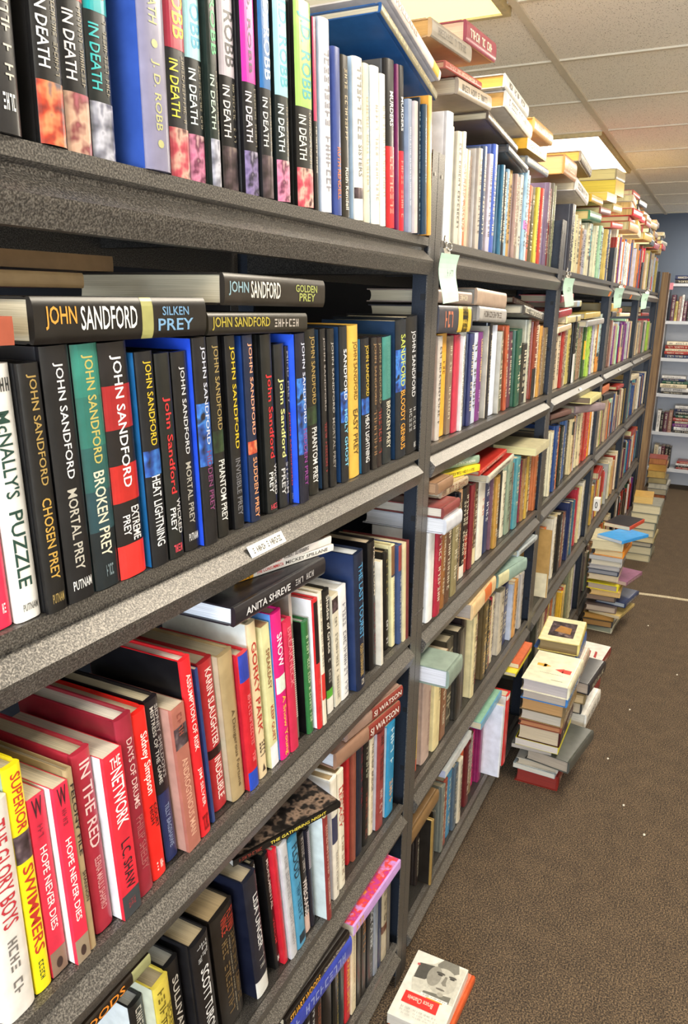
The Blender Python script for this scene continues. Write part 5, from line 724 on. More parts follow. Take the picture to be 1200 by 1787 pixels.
('h','L',2.54,-0.178,0.3462,0.024,0.235,0.16,0,-1,0,'#9a9a9c','#b4b0b0',[('~',0.1,0.85,0.3,0.7,'auto')],[],None,'grey hardback, tall jumbled floor stack',G[31],None),
('h','L',2.54,-0.188,0.3708,0.03,0.23,0.16,0,2,0,'#b0aca8','#d0c8b4',[('~',0.1,0.85,0.3,0.7,'auto')],[],None,'white paged hardback, tall jumbled floor stack',G[31],None),
('p','L',2.53,-0.188,0.4014,0.02,0.24,0.165,0,0,0,'#a8a8ac','#b8b8b8',[('~',0.1,0.85,0.3,0.7,'auto')],[],None,'pale grey paperback, tall jumbled floor stack',G[31],None),
('h','L',2.54,-0.193,0.422,0.034,0.235,0.155,0,-3,0,'#e08a20','#d8c090',[],[],None,'hardback with a vivid orange spine, tall jumbled floor stack',G[31],None),
('h','L',2.54,-0.184,0.4566,0.05,0.225,0.16,0,3,0,'#c0b898','#d8cca8',[('~',0.1,0.85,0.3,0.7,'auto')],[],None,'thick cream paged hardback near the top, tall jumbled floor stack',G[31],None),
('p','L',2.51,-0.178,0.5072,0.016,0.23,0.15,0,-28,0,'#2f8fd8','#cfd8e0',[],[],'#3a98e0','sky blue magazine draped aslant on the top, tall jumbled floor stack',G[31],None),
('p','L',2.73,-0.188,0.5238,0.02,0.22,0.14,0,-14,0,'#c84a34','#d8ccb0',[],[],'#2a2a34','black and orange paperback at the top far end, tall jumbled floor stack',G[31],None),
('h','L',3.9,-0.24,0,0.05,0.25,0.165,0,-2,0,'#8a8674','#cfc4a0',[('~',0.1,0.85,0.3,0.7,'auto')],[],None,'hardback with cream pages at the bottom, neat floor stack of pale page blocks',G[32],None),
('h','L',3.9,-0.245,0.0506,0.055,0.25,0.165,0,0,0,'#7a7a6c','#c8bfa0',[('~',0.1,0.85,0.3,0.7,'auto')],[],None,'hardback with cream pages second from the bottom, neat floor stack of pale page blocks',G[32],None),
('h','L',3.9,-0.24,0.1062,0.03,0.25,0.165,0,1,0,'#4a4a4a','#a8a08c',[('~',0.1,0.85,0.3,0.7,'auto')],[],None,'thin dark hardback, neat floor stack of pale page blocks',G[32],None),
('h','L',3.9,-0.25,0.1368,0.04,0.25,0.165,0,-2,0,'#a89a70','#cfc098',[('~',0.1,0.85,0.3,0.7,'auto')],[],None,'hardback with straw pages in the lower half, neat floor stack of pale page blocks',G[32],None),
('h','L',3.9,-0.248,0.1774,0.05,0.25,0.165,0,0,0,'#8a8a7a','#d0c4a0',[('~',0.1,0.85,0.3,0.7,'auto')],[],None,'hardback with ivory pages in the middle, neat floor stack of pale page blocks',G[32],None),
('h','L',3.9,-0.25,0.228,0.05,0.25,0.165,0,1,0,'#6c7466','#d0c6a8',[('~',0.1,0.85,0.3,0.7,'auto')],[],None,'sage hardback with ivory pages, neat floor stack of pale page blocks',G[32],None),
('h','L',3.9,-0.26,0.2786,0.06,0.26,0.18,0,-1,0,'#76786a','#d4cba8',[('~',0.1,0.85,0.3,0.7,'auto')],[],None,'large sage grey hardback third from the top, neat floor stack of pale page blocks',G[32],None),
('h','L',3.9,-0.27,0.3392,0.06,0.26,0.185,0,0,0,'#84857a','#d8ceac',[('~',0.1,0.85,0.3,0.7,'auto')],[],None,'large grey hardback second from the top, neat floor stack of pale page blocks',G[32],None),
('p','L',3.93,-0.21,0.3998,0.045,0.2,0.12,0,3,0,'#c8a050','#dcb870',[('~',0.1,0.85,0.3,0.7,'auto')],[],None,'small golden paged book topmost, neat floor stack of pale page blocks',G[32],None),
]
for b in BOOKS: book(*b)
FAR = [
('h','S',0.2214,0.0093,1.7866,0.0149,0.2237,0.155,-2,0,0,'#d6cdba',None,[('~',0.1,0.85,0.3,0.7,'auto')],[],None,'thin cream hardback, top shelf, second bay',G[5],None),
('h','S',0.4768,0.0199,1.7866,0.0236,0.1988,0.155,-2,0,0,'#2b3440',None,[('~',0.1,0.85,0.3,0.7,'auto')],[(0.55,0.95,'#c9c9cc')],None,'short dark hardback with a white library label, top shelf, second bay',G[5],None),
('h','S',0.5016,0.0303,1.7866,0.0271,0.193,0.155,-2,0,0,'#2a2018',None,[('~',0.1,0.85,0.3,0.7,'auto')],[(0.55,0.95,'#c9c9cc')],None,'narrow dark brown hardback right of the short dark hardback, top shelf, second bay',G[5],None),
('h','S',0.5322,0.011,1.7866,0.0239,0.2087,0.155,-2,0,0,'#2d5a74',None,[('~',0.1,0.85,0.3,0.7,'auto')],[],None,'teal blue glossy hardback, top shelf, second bay',G[5],None),
('h','S',0.6027,0.0172,1.7866,0.0219,0.2102,0.155,-2,0,0,'#7f9db4',None,[('~',0.1,0.85,0.3,0.7,'auto')],[],None,'pale steel blue hardback, top shelf, second bay',G[5],None),
('h','S',0.6664,0.0111,1.7866,0.0231,0.208,0.155,-2,0,0,'#8d7670',None,[('~',0.1,0.85,0.3,0.7,'auto')],[],None,'dusty rose hardback, top shelf, second bay',G[5],None),
('h','S',0.6907,0.0136,1.7866,0.0264,0.2046,0.155,-2,0,0,'#7d6a58',None,[('~',0.1,0.85,0.3,0.7,'auto')],[],None,'narrow brown hardback right of the dusty rose hardback, top shelf, second bay',G[5],None),
('p','S',0.7214,0.0139,1.7866,0.0297,0.2136,0.155,-2,0,0,'#c0b8ac',None,[('~',0.1,0.85,0.3,0.7,'auto')],[],None,'pale stone paperback, top shelf, second bay',G[5],None),
('h','S',0.7524,0.0056,1.7866,0.0255,0.2297,0.155,-2,0,0,'#86a4b8',None,[('~',0.1,0.85,0.3,0.7,'auto')],[(0.55,0.65,'#b070a8')],None,'light blue patterned hardback, top shelf, second bay',G[5],None),
('h','S',0.7791,0.0076,1.7866,0.0239,0.2205,0.155,-2,0,0,'#bdbcc0',None,[('~',0.1,0.85,0.3,0.7,'auto')],[(0.55,0.65,'#b070a8')],None,'narrow pale grey hardback right of the light blue patterned hardback, top shelf, second bay',G[5],None),
('h','S',0.9227,0.0119,1.7866,0.0265,0.2092,0.155,-2,0,0,'#c5b04a',None,[('~',0.1,0.85,0.3,0.7,'auto')],[],None,'ochre yellow hardback, top shelf, second bay',G[5],None),
('h','S',0.9503,0.019,1.7866,0.0263,0.2116,0.155,-2,0,0,'#a83a30',None,[('~',0.1,0.85,0.3,0.7,'auto')],[],None,'narrow red hardback right of the ochre yellow hardback, top shelf, second bay',G[5],None),
('h','S',0.9822,0.0156,1.7866,0.0339,0.2152,0.155,-2,0,0,'#a83a30',None,[('~',0.1,0.85,0.3,0.7,'auto')],[],None,'thin red hardback by the post, top shelf, second bay',G[5],None),
('h','S',1.1294,0.03,1.7866,0.0356,0.2513,0.155,-2,0,0,'#6a5a72',None,[('~',0.1,0.85,0.3,0.7,'auto')],[],None,'purple grey hardback rising behind the second post, top shelf, second bay',G[5],None),
('h','S',1.1663,0.0321,1.7866,0.0249,0.2383,0.155,-2,0,0,'#742028',None,[('~',0.1,0.85,0.3,0.7,'auto')],[],None,'narrow red hardback right of the purple grey hardback rising behind, top shelf, second bay',G[5],None),
('h','S',1.1924,0.0303,1.7866,0.0297,0.2582,0.155,-2,0,0,'#5c564e',None,[('~',0.1,0.85,0.3,0.7,'auto')],[],None,'second slim grey hardback right of the purple grey hardback rising behind, top shelf, second bay',G[5],None),
('h','S',1.2234,0.0302,1.7866,0.0301,0.2549,0.155,-2,0,0,'#7c8064',None,[('~',0.1,0.85,0.3,0.7,'auto')],[],None,'third slim grey hardback right of the purple grey hardback rising behind, top shelf, second bay',G[5],None),
('p','S',0.302,0.0115,1.3736,0.0133,0.2215,0.155,-2,0,0,'#dcd8d4',None,[('~',0.1,0.85,0.3,0.7,'auto')],[],None,'thin white paperback, second shelf, second bay',G[6],None),
('h','S',0.5432,0.0231,1.3736,0.008,0.2397,0.155,-2,0,0,'#b5b0a4',None,[('~',0.1,0.85,0.3,0.7,'auto')],[],None,'stone hardback with worn edges, second shelf, second bay',G[6],None),
('h','S',0.5525,0.02,1.3736,0.0211,0.2478,0.155,-2,0,0,'#2c2a30',None,[('~',0.1,0.85,0.3,0.7,'auto')],[],None,'tall black hardback behind the violet one, second shelf, second bay',G[6],None),
('p','S',0.6535,0.0177,1.3736,0.0092,0.2233,0.155,-2,0,0,'#a8a49a',None,[('~',0.1,0.85,0.3,0.7,'auto')],[],None,'pale grey paperback, second shelf, second bay',G[6],None),
('h','S',0.7275,0.0186,1.3736,0.0275,0.2369,0.155,-6,0,0,'#9c4a2e',None,[('~',0.1,0.85,0.3,0.7,'auto')],[],None,'copper red hardback leaning, second shelf, second bay',G[6],None),
('h','S',0.7578,0.0269,1.3736,0.0253,0.2396,0.155,-6,0,0,'#3f342c',None,[('~',0.1,0.85,0.3,0.7,'auto')],[],None,'dark brown hardback leaning, second shelf, second bay',G[6],None),
('h','S',0.9561,0.0147,1.3736,0.0262,0.2517,0.155,-2,0,0,'#a8a898',None,[('~',0.1,0.85,0.3,0.7,'auto')],[],None,'tall grey green hardback, second shelf, second bay',G[6],None),
('h','S',1.0229,0.0359,1.3736,0.0305,0.2463,0.155,-2,0,0,'#d8d4cc',None,[('~',0.1,0.85,0.3,0.7,'auto')],[],None,'narrow white hardback right of the tall cream hardback ribbed, second shelf, second bay',G[6],None),
('p','S',1.11,0.0217,1.3736,0.0182,0.2346,0.155,-2,0,0,'#d8ccb8',None,[('~',0.1,0.85,0.3,0.7,'auto')],[],None,'thin ivory paperback, second shelf, second bay',G[6],None),
('h','S',1.1318,0.0161,1.3736,0.0296,0.2305,0.155,-2,0,0,'#b0823c',None,[('~',0.1,0.85,0.3,0.7,'auto')],[],None,'ochre brown hardback, second shelf, second bay',G[6],None),
('h','S',1.1652,0.0196,1.3736,0.0341,0.2239,0.155,-2,0,0,'#8a7468',None,[('~',0.1,0.85,0.3,0.7,'auto')],[],None,'taupe hardback, second shelf, second bay',G[6],None),
('h','S',1.2032,0.0176,1.3736,0.0429,0.2233,0.155,-2,0,0,'#7a6648',None,[('~',0.1,0.85,0.3,0.7,'auto')],[],None,'umber hardback beside the second post, second shelf, second bay',G[6],None),
('h','S',0.3622,0.017,0.9626,0.0152,0.2451,0.155,-2,0,0,'#2c2e3c',None,[('~',0.1,0.85,0.3,0.7,'auto')],[],None,'navy black hardback, third shelf, second bay',G[7],None),
('p','S',0.6887,0.0224,0.9626,0.0149,0.225,0.155,-2,0,0,'#70505c',None,[('~',0.1,0.85,0.3,0.7,'auto')],[],None,'mauve brown paperback, third shelf, second bay',G[7],None),
('h','S',0.7468,0.0256,0.9626,0.0287,0.2047,0.155,-2,0,0,'#c4a850',None,[('~',0.1,0.85,0.3,0.7,'auto')],[],None,'straw yellow hardback, third shelf, second bay',G[7],None),
('h','S',0.8266,0.0264,0.9626,0.0361,0.2089,0.155,-2,0,0,'#d0cab4',None,[('~',0.1,0.85,0.3,0.7,'auto')],[],None,'cream hardback beside the tall black one, third shelf, second bay',G[7],None),
('h','S',0.923,0.0231,0.9626,0.0148,0.223,0.155,-2,0,0,'#6a5548',None,[('~',0.1,0.85,0.3,0.7,'auto')],[],None,'thin brown hardback, third shelf, second bay',G[7],None),
('p','S',0.9953,0.0251,0.9626,0.0312,0.2216,0.155,-2,0,0,'#bba478',None,[('~',0.1,0.85,0.3,0.7,'auto')],[],None,'tan paperback, third shelf, second bay',G[7],None),
('h','S',1.0296,0.0208,0.9626,0.0127,0.2142,0.155,-2,0,0,'#7a2a3a',None,[('~',0.1,0.85,0.3,0.7,'auto')],[],None,'thin burgundy hardback, third shelf, second bay',G[7],None),
('h','S',1.0455,0.0158,0.9626,0.0388,0.2178,0.155,-2,0,0,'#967044',None,[('~',0.1,0.85,0.3,0.7,'auto')],[],None,'light brown hardback, third shelf, second bay',G[7],None),
('h','S',1.0876,0.0121,0.9626,0.0265,0.2189,0.155,-2,0,0,'#b0903c',None,[('~',0.1,0.85,0.3,0.7,'auto')],[],None,'ochre gold hardback, third shelf, second bay',G[7],None),
('h','S',1.1175,0.0255,0.9626,0.0407,0.2197,0.155,-2,0,0,'#6f947c',None,[('~',0.1,0.85,0.3,0.7,'auto')],[],None,'sea green hardback, third shelf, second bay',G[7],None),
('h','S',1.2107,0.0125,0.9626,0.036,0.2392,0.155,-2,0,0,'#a86038',None,[('~',0.1,0.85,0.3,0.7,'auto')],[],None,'orange brown hardback by the second post, third shelf, second bay',G[7],None),
('p','S',0.1325,0.0246,0.5356,0.0176,0.236,0.155,-2,0,0,'#d8b93a',None,[('~',0.1,0.85,0.3,0.7,'auto')],[(0.86,1,'#c8502a')],None,'thin yellow paperback with orange foot beside the post, fourth shelf, second bay',G[8],None),
('h','S',0.3429,0.0241,0.5356,0.0192,0.238,0.155,-2,0,0,'#a8aaa8',None,[('~',0.1,0.85,0.3,0.7,'auto')],[],None,'grey hardback, fourth shelf, second bay',G[8],None),
('h','S',0.8127,0.0277,0.5356,0.0287,0.2384,0.155,-2,0,0,'#cbbd9e',None,[('~',0.1,0.85,0.3,0.7,'auto')],[],None,'cream hardback with worn paper spine, fourth shelf, second bay',G[8],None),
('h','S',0.8426,0.0342,0.5356,0.0343,0.2298,0.155,-2,0,0,'#a9a4b4',None,[('~',0.1,0.85,0.3,0.7,'auto')],[],None,'narrow grey hardback right of the cream hardback worn paper, fourth shelf, second bay',G[8],None),
('p','S',1.0237,0.0163,0.5356,0.0222,0.2101,0.155,-2,0,0,'#aeb4c4',None,[('~',0.1,0.85,0.3,0.7,'auto')],[],None,'pale blue grey paperback, fourth shelf, second bay',G[8],None),
('h','S',1.049,0.0123,0.5356,0.0405,0.2109,0.155,-2,0,0,'#c08a4a',None,[('~',0.1,0.85,0.3,0.7,'auto')],[],None,'tan orange hardback, fourth shelf, second bay',G[8],None),
('h','S',1.0945,0.0212,0.5356,0.0366,0.2117,0.155,-2,0,0,'#b6aea4',None,[('~',0.1,0.85,0.3,0.7,'auto')],[],None,'pale grey hardback, fourth shelf, second bay',G[8],None),
('h','S',1.1345,0.0115,0.5356,0.041,0.2115,0.155,-2,0,0,'#a4a09c',None,[('~',0.1,0.85,0.3,0.7,'auto')],[],None,'ash grey hardback by the second post, fourth shelf, second bay',G[8],None),
('h','S',0.2079,0.03,0.1376,0.0201,0.1725,0.155,-2,0,0,'#3a302c',None,[('~',0.1,0.85,0.3,0.7,'auto')],[],None,'dark brown hardback at the near end, bottom shelf, second bay',G[9],None),
('h','S',0.2293,-0.004,0.1376,0.0117,0.2082,0.155,-2,0,0,'#8f7440','#d8c48a',[],[],'#2a241e','large golden brown hardback with pale top edge, bottom shelf, second bay',G[9],None),
('h','S',0.2683,0.0047,0.1376,0.008,0.2083,0.155,-2,0,0,'#4a4a44','#d8c48a',[],[],'#2a241e','narrow dark grey hardback right of the large golden brown hardback, bottom shelf, second bay',G[9],None),
('h','S',0.2776,0.03,0.1376,0.0254,0.1783,0.155,-2,0,0,'#2c3450',None,[('~',0.1,0.85,0.3,0.7,'auto')],[],None,'navy hardback at the near end, bottom shelf, second bay',G[9],None),
('h','S',0.3631,0.0144,0.1376,0.0244,0.22,0.155,-2,0,0,'#6d7068',None,[('~',0.1,0.85,0.3,0.7,'auto')],[],None,'grey green hardback, bottom shelf, second bay',G[9],None),
('h','S',0.3903,0.0179,0.1376,0.0277,0.22,0.155,-2,0,0,'#8a4436',None,[('~',0.1,0.85,0.3,0.7,'auto')],[],None,'brick red hardback, bottom shelf, second bay',G[9],None),
('h','S',0.4694,0.0137,0.1376,0.0324,0.22,0.155,-2,0,0,'#4d5a66',None,[('~',0.1,0.85,0.3,0.7,'auto')],[],None,'slate hardback, bottom shelf, second bay',G[9],None),
('h','S',0.5078,0.0117,0.1376,0.0334,0.22,0.155,-2,0,0,'#c5bba6',None,[('~',0.1,0.85,0.3,0.7,'auto')],[],None,'cream hardback with worn spine, bottom shelf, second bay',G[9],None),
('p','S',0.64,0.0273,0.1376,0.0133,0.22,0.155,-2,0,0,'#8a7a68',None,[('~',0.1,0.85,0.3,0.7,'auto')],[],None,'thin taupe paperback, bottom shelf, second bay',G[9],None),
('h','S',0.6566,0.0262,0.1376,0.0348,0.22,0.155,-2,0,0,'#8a7248',None,[('~',0.1,0.85,0.3,0.7,'auto')],[],None,'tan cloth hardback, bottom shelf, second bay',G[9],None),
('h','S',0.6926,0.0326,0.1376,0.0395,0.2057,0.155,-2,0,0,'#d11f74',None,[('~',0.1,0.85,0.3,0.7,'auto')],[],None,'narrow pink hardback right of the tan cloth hardback, bottom shelf, second bay',G[9],None),
('h','S',0.7391,0.0174,0.1376,0.0367,0.22,0.155,-2,0,0,'#7a2250',None,[],[],None,'maroon hardback with magenta tint, bottom shelf, second bay',G[9],None),
('h','S',0.777,0.0252,0.1376,0.0217,0.2122,0.155,-2,0,0,'#d0602c',None,[],[],None,'narrow brown hardback right of the maroon hardback magenta tint, bottom shelf, second bay',G[9],None),
('p','S',0.8,-0.036,0.1376,0.0103,0.2684,0.2,-1,0,0,'#d8dade',None,[],[],'#ced2e0','white paperback turned to show grey lines of text, bottom shelf, second bay',G[9],None),
('h','S',1.441,0.0118,1.7866,0.0315,0.2245,0.155,-2,0,0,'#3a3a42',None,[('~',0.1,0.85,0.3,0.7,'auto')],[],None,'dark grey hardback, top shelf, third bay',G[10],None),
('h','S',1.4737,0.0143,1.7866,0.0493,0.2268,0.155,-2,0,0,'#1b181a',None,[('~',0.1,0.85,0.3,0.7,'auto')],[],None,'narrow black hardback right of the dark grey hardback, top shelf, third bay',G[10],None),
('h','S',1.5335,0.0139,1.7866,0.0429,0.1994,0.155,-2,0,0,'#d8cfa4',None,[('~',0.1,0.85,0.3,0.7,'auto')],[],None,'straw cream hardback, top shelf, third bay',G[10],None),
('h','S',1.5819,0.0131,1.7866,0.0612,0.1916,0.155,-2,0,0,'#cfc49c',None,[('~',0.1,0.85,0.3,0.7,'auto')],[],None,'pale straw hardback, top shelf, third bay',G[10],None),
('h','S',1.6544,0.0125,1.7866,0.0536,0.1755,0.155,-2,0,0,'#b0895e',None,[('~',0.1,0.85,0.3,0.7,'auto')],[(0,0.06,'#d0c8a8')],None,'tan hardback with pale top, top shelf, third bay',G[10],None),
('h','S',1.7092,0.0143,1.7866,0.0444,0.1651,0.155,-2,0,0,'#a9a4b4',None,[('~',0.1,0.85,0.3,0.7,'auto')],[],None,'narrow grey hardback right of the tan hardback pale top, top shelf, third bay',G[10],None),
('h','S',1.7549,0.0179,1.7866,0.0361,0.1684,0.155,-2,0,0,'#aeb4c4',None,[('~',0.1,0.85,0.3,0.7,'auto')],[],None,'second slim pale blue hardback right of the tan hardback pale top, top shelf, third bay',G[10],None),
('h','S',1.8034,0.0135,1.7866,0.0699,0.1976,0.155,-2,0,0,'#ddd6b4',None,[('~',0.1,0.85,0.3,0.7,'auto')],[],None,'ivory hardback with speckled edge, top shelf, third bay',G[10],None),
('h','S',1.8862,0.019,1.7866,0.0471,0.2023,0.155,-2,0,0,'#3f98a0',None,[('~',0.1,0.85,0.3,0.7,'auto')],[(0.6,1,'#2c3438')],None,'teal hardback, top shelf, third bay',G[10],None),
('h','S',1.9346,0.0277,1.7866,0.0455,0.2045,0.155,-2,0,0,'#a99f94',None,[('~',0.1,0.85,0.3,0.7,'auto')],[],None,'narrow grey hardback right of the teal hardback, top shelf, third bay',G[10],None),
('h','S',1.9869,0.0116,1.7866,0.0433,0.2038,0.155,-2,0,0,'#dcd9b8',None,[('~',0.1,0.85,0.3,0.7,'auto')],[],None,'pale cream hardback, top shelf, third bay',G[10],None),
('h','S',2.0314,0.0215,1.7866,0.0403,0.2079,0.155,-2,0,0,'#c8c09c',None,[('~',0.1,0.85,0.3,0.7,'auto')],[],None,'narrow straw yellow hardback right of the pale cream hardback, top shelf, third bay',G[10],None),
('h','S',2.0789,0.0103,1.7866,0.0589,0.2123,0.155,-2,0,0,'#9cc4a4',None,[('~',0.1,0.85,0.3,0.7,'auto')],[],None,'mint green hardback, top shelf, third bay',G[10],None),
('h','S',2.1454,0.0152,1.7866,0.045,0.2105,0.155,-2,0,0,'#a8cbd8',None,[('~',0.1,0.85,0.3,0.7,'auto')],[],None,'pale sky blue hardback, top shelf, third bay',G[10],None),
('h','S',2.1916,0.0211,1.7866,0.0382,0.214,0.155,-2,0,0,'#d6cfbc',None,[('~',0.1,0.85,0.3,0.7,'auto')],[],None,'narrow pale straw yellow hardback right of the pale sky blue hardback, top shelf, third bay',G[10],None),
('h','S',2.2377,0.007,1.7866,0.0479,0.2131,0.155,-2,0,0,'#c8b060',None,[('~',0.1,0.85,0.3,0.7,'auto')],[],None,'straw gold hardback, top shelf, third bay',G[10],None),
('h','S',2.2937,0.0081,1.7866,0.044,0.2177,0.155,-2,0,0,'#2a3a66',None,[('~',0.1,0.85,0.3,0.7,'auto')],[],None,'navy hardback, top shelf, third bay',G[10],None),
('h','S',2.3389,0.0174,1.7866,0.046,0.2107,0.155,-2,0,0,'#6a5a3a',None,[('~',0.1,0.85,0.3,0.7,'auto')],[],None,'narrow olive hardback right of the navy hardback, top shelf, third bay',G[10],None),
('h','S',2.3935,0.0196,1.7866,0.0381,0.2248,0.155,-2,0,0,'#d8d0b0',None,[('~',0.1,0.85,0.3,0.7,'auto')],[],None,'cream hardback by the third post, top shelf, third bay',G[10],None),
('h','S',2.4328,0.023,1.7866,0.0388,0.2275,0.155,-2,0,0,'#bca888',None,[('~',0.1,0.85,0.3,0.7,'auto')],[],None,'narrow tan hardback right of the cream hardback third, top shelf, third bay',G[10],None),
('p','S',1.4441,0.0203,1.3736,0.0434,0.1907,0.155,-2,0,0,'#d8ccb0',None,[('~',0.1,0.85,0.3,0.7,'auto')],[],None,'cream paperback, second shelf, third bay',G[11],None),
('h','S',1.4909,0.0112,1.3736,0.0328,0.2096,0.155,-2,0,0,'#9c3026',None,[('~',0.1,0.85,0.3,0.7,'auto')],[],None,'brick red hardback, second shelf, third bay',G[11],None),
('h','S',1.5249,0.0133,1.3736,0.0389,0.211,0.155,-2,0,0,'#8c6a56',None,[('~',0.1,0.85,0.3,0.7,'auto')],[],None,'narrow brown hardback right of the brick red hardback, second shelf, third bay',G[11],None),
('h','S',1.5674,0.0181,1.3736,0.0363,0.2335,0.155,-2,0,0,'#d8cfa6',None,[('~',0.1,0.85,0.3,0.7,'auto')],[],None,'cream hardback with red flecks, second shelf, third bay',G[11],None),
('h','S',1.6049,0.0236,1.3736,0.0315,0.223,0.155,-2,0,0,'#e3e2e2',None,[('~',0.1,0.85,0.3,0.7,'auto')],[],None,'narrow white hardback right of the cream hardback red flecks, second shelf, third bay',G[11],None),
('h','S',1.6439,0.0209,1.3736,0.0531,0.2299,0.155,-2,0,0,'#b9aa5c',None,[('~',0.1,0.85,0.3,0.7,'auto')],[],None,'olive gold hardback, second shelf, third bay',G[11],None),
('h','S',1.7242,0.0113,1.3736,0.0434,0.2373,0.155,-2,0,0,'#232224',None,[('~',0.1,0.85,0.3,0.7,'auto')],[(0.52,1,'#dcdad8')],None,'black hardback with white lower jacket, second shelf, third bay',G[11],None),
('h','S',1.7688,0.0226,1.3736,0.0401,0.228,0.155,-2,0,0,'#38332a',None,[('~',0.1,0.85,0.3,0.7,'auto')],[(0.52,1,'#dcdad8')],None,'narrow dark brown hardback right of the black hardback white lower, second shelf, third bay',G[11],None),
('h','S',1.8101,0.0215,1.3736,0.0442,0.2298,0.155,-2,0,0,'#3a5a2c',None,[('~',0.1,0.85,0.3,0.7,'auto')],[],None,'second slim dark green hardback right of the black hardback white lower, second shelf, third bay',G[11],None),
('h','S',1.8671,0.0215,1.3736,0.0434,0.2128,0.155,-2,0,0,'#94765c',None,[('~',0.1,0.85,0.3,0.7,'auto')],[(0,0.2,'#6a6064')],None,'brown hardback with taupe top, second shelf, third bay',G[11],None),
('h','S',1.9117,0.0235,1.3736,0.04,0.2129,0.155,-2,0,0,'#8a5a30',None,[('~',0.1,0.85,0.3,0.7,'auto')],[],None,'narrow brown hardback right of the brown hardback taupe top, second shelf, third bay',G[11],None),
('h','S',1.9529,0.0272,1.3736,0.0466,0.2132,0.155,-2,0,0,'#8a8a7a',None,[('~',0.1,0.85,0.3,0.7,'auto')],[],None,'second slim grey hardback right of the brown hardback taupe top, second shelf, third bay',G[11],None),
('h','S',2.0226,0.0217,1.3736,0.0423,0.2148,0.155,-2,0,0,'#3a5a2c',None,[('~',0.1,0.85,0.3,0.7,'auto')],[(0.28,0.65,'#e0b428')],None,'dark green hardback with yellow band, second shelf, third bay',G[11],None),
('h','S',2.0696,0.012,1.3736,0.058,0.2151,0.155,-2,0,0,'#a4c84a',None,[('~',0.1,0.85,0.3,0.7,'auto')],[],None,'lime green hardback, second shelf, third bay',G[11],None),
('h','S',2.1624,0.0217,1.3736,0.0404,0.2175,0.155,-2,0,0,'#50405a',None,[('~',0.1,0.85,0.3,0.7,'auto')],[],None,'dark violet hardback, second shelf, third bay',G[11],None),
('h','S',2.2079,0.0189,1.3736,0.0351,0.2186,0.155,-2,0,0,'#b9b4cc',None,[('~',0.1,0.85,0.3,0.7,'auto')],[],None,'lilac white hardback, second shelf, third bay',G[11],None),
('h','S',2.2443,0.0302,1.3736,0.0368,0.2192,0.155,-2,0,0,'#e4ded0',None,[('~',0.1,0.85,0.3,0.7,'auto')],[],None,'narrow pale straw yellow hardback right of the lilac white hardback, second shelf, third bay',G[11],None),
('h','S',2.2917,0.0225,1.3736,0.0542,0.2196,0.155,-2,0,0,'#dcd4bc',None,[('~',0.1,0.85,0.3,0.7,'auto')],[],None,'ivory hardback, second shelf, third bay',G[11],None),
('h','S',2.3569,0.017,1.3736,0.0617,0.2206,0.155,-2,0,0,'#d89040',None,[('~',0.1,0.85,0.3,0.7,'auto')],[(0,0.6,'#a4c0c4'),(0.6,0.68,'#3a4a50')],None,'orange footed pale blue hardback, second shelf, third bay',G[11],None),
('h','S',2.4244,0.023,1.3736,0.0521,0.2653,0.155,-2,0,0,'#b4c4c0',None,[('~',0.1,0.85,0.3,0.7,'auto')],[],None,'pale aqua hardback by the third post, second shelf, third bay',G[11],None),
('h','S',1.4493,0.0114,0.9626,0.0334,0.2478,0.155,-2,0,0,'#d4cdb0',None,[('~',0.1,0.85,0.3,0.7,'auto')],[],None,'cream hardback, third shelf, third bay',G[12],None),
('h','S',1.4839,0.019,0.9626,0.0418,0.2459,0.155,-2,0,0,'#bca888',None,[('~',0.1,0.85,0.3,0.7,'auto')],[],None,'narrow tan hardback right of the cream hardback, third shelf, third bay',G[12],None),
('h','S',1.5362,0.012,0.9626,0.0453,0.2625,0.155,-2,0,0,'#27447c',None,[('~',0.1,0.85,0.3,0.7,'auto')],[],None,'royal blue hardback, third shelf, third bay',G[12],None),
('h','S',1.5827,0.0142,0.9626,0.0308,0.2489,0.155,-2,0,0,'#c66a32',None,[('~',0.1,0.85,0.3,0.7,'auto')],[],None,'narrow brown hardback right of the royal blue hardback, third shelf, third bay',G[12],None),
('h','S',1.6148,0.0238,0.9626,0.0336,0.27,0.155,-2,0,0,'#22262c',None,[('~',0.1,0.85,0.3,0.7,'auto')],[],None,'second slim black hardback right of the royal blue hardback, third shelf, third bay',G[12],None),
('h','S',1.6495,0.0136,0.9626,0.0407,0.2455,0.155,-2,0,0,'#2d3a33',None,[('~',0.1,0.85,0.3,0.7,'auto')],[],None,'third slim dark grey hardback right of the royal blue hardback, third shelf, third bay',G[12],None),
('h','S',1.7018,0.0225,0.9626,0.0388,0.2327,0.155,-2,0,0,'#d2c8a8',None,[('~',0.1,0.85,0.3,0.7,'auto')],[],None,'ivory hardback, third shelf, third bay',G[12],None),
('h','S',1.7418,0.0267,0.9626,0.037,0.2292,0.155,-2,0,0,'#a99f94',None,[('~',0.1,0.85,0.3,0.7,'auto')],[],None,'narrow grey hardback right of the ivory hardback, third shelf, third bay',G[12],None),
('h','S',1.7849,0.0274,0.9626,0.053,0.2516,0.155,-2,0,0,'#34558a',None,[('~',0.1,0.85,0.3,0.7,'auto')],[],None,'denim blue hardback, third shelf, third bay',G[12],None),
('h','S',1.8392,0.0274,0.9626,0.0394,0.2399,0.155,-2,0,0,'#3c3832',None,[('~',0.1,0.85,0.3,0.7,'auto')],[],None,'narrow dark grey hardback right of the denim blue hardback, third shelf, third bay',G[12],None),
('h','S',1.898,0.0153,0.9626,0.0412,0.2441,0.155,-2,0,0,'#d0bf92',None,[('~',0.1,0.85,0.3,0.7,'auto')],[(0.05,0.28,'#2a3a38')],None,'wide straw hardback with dark label, third shelf, third bay',G[12],None),
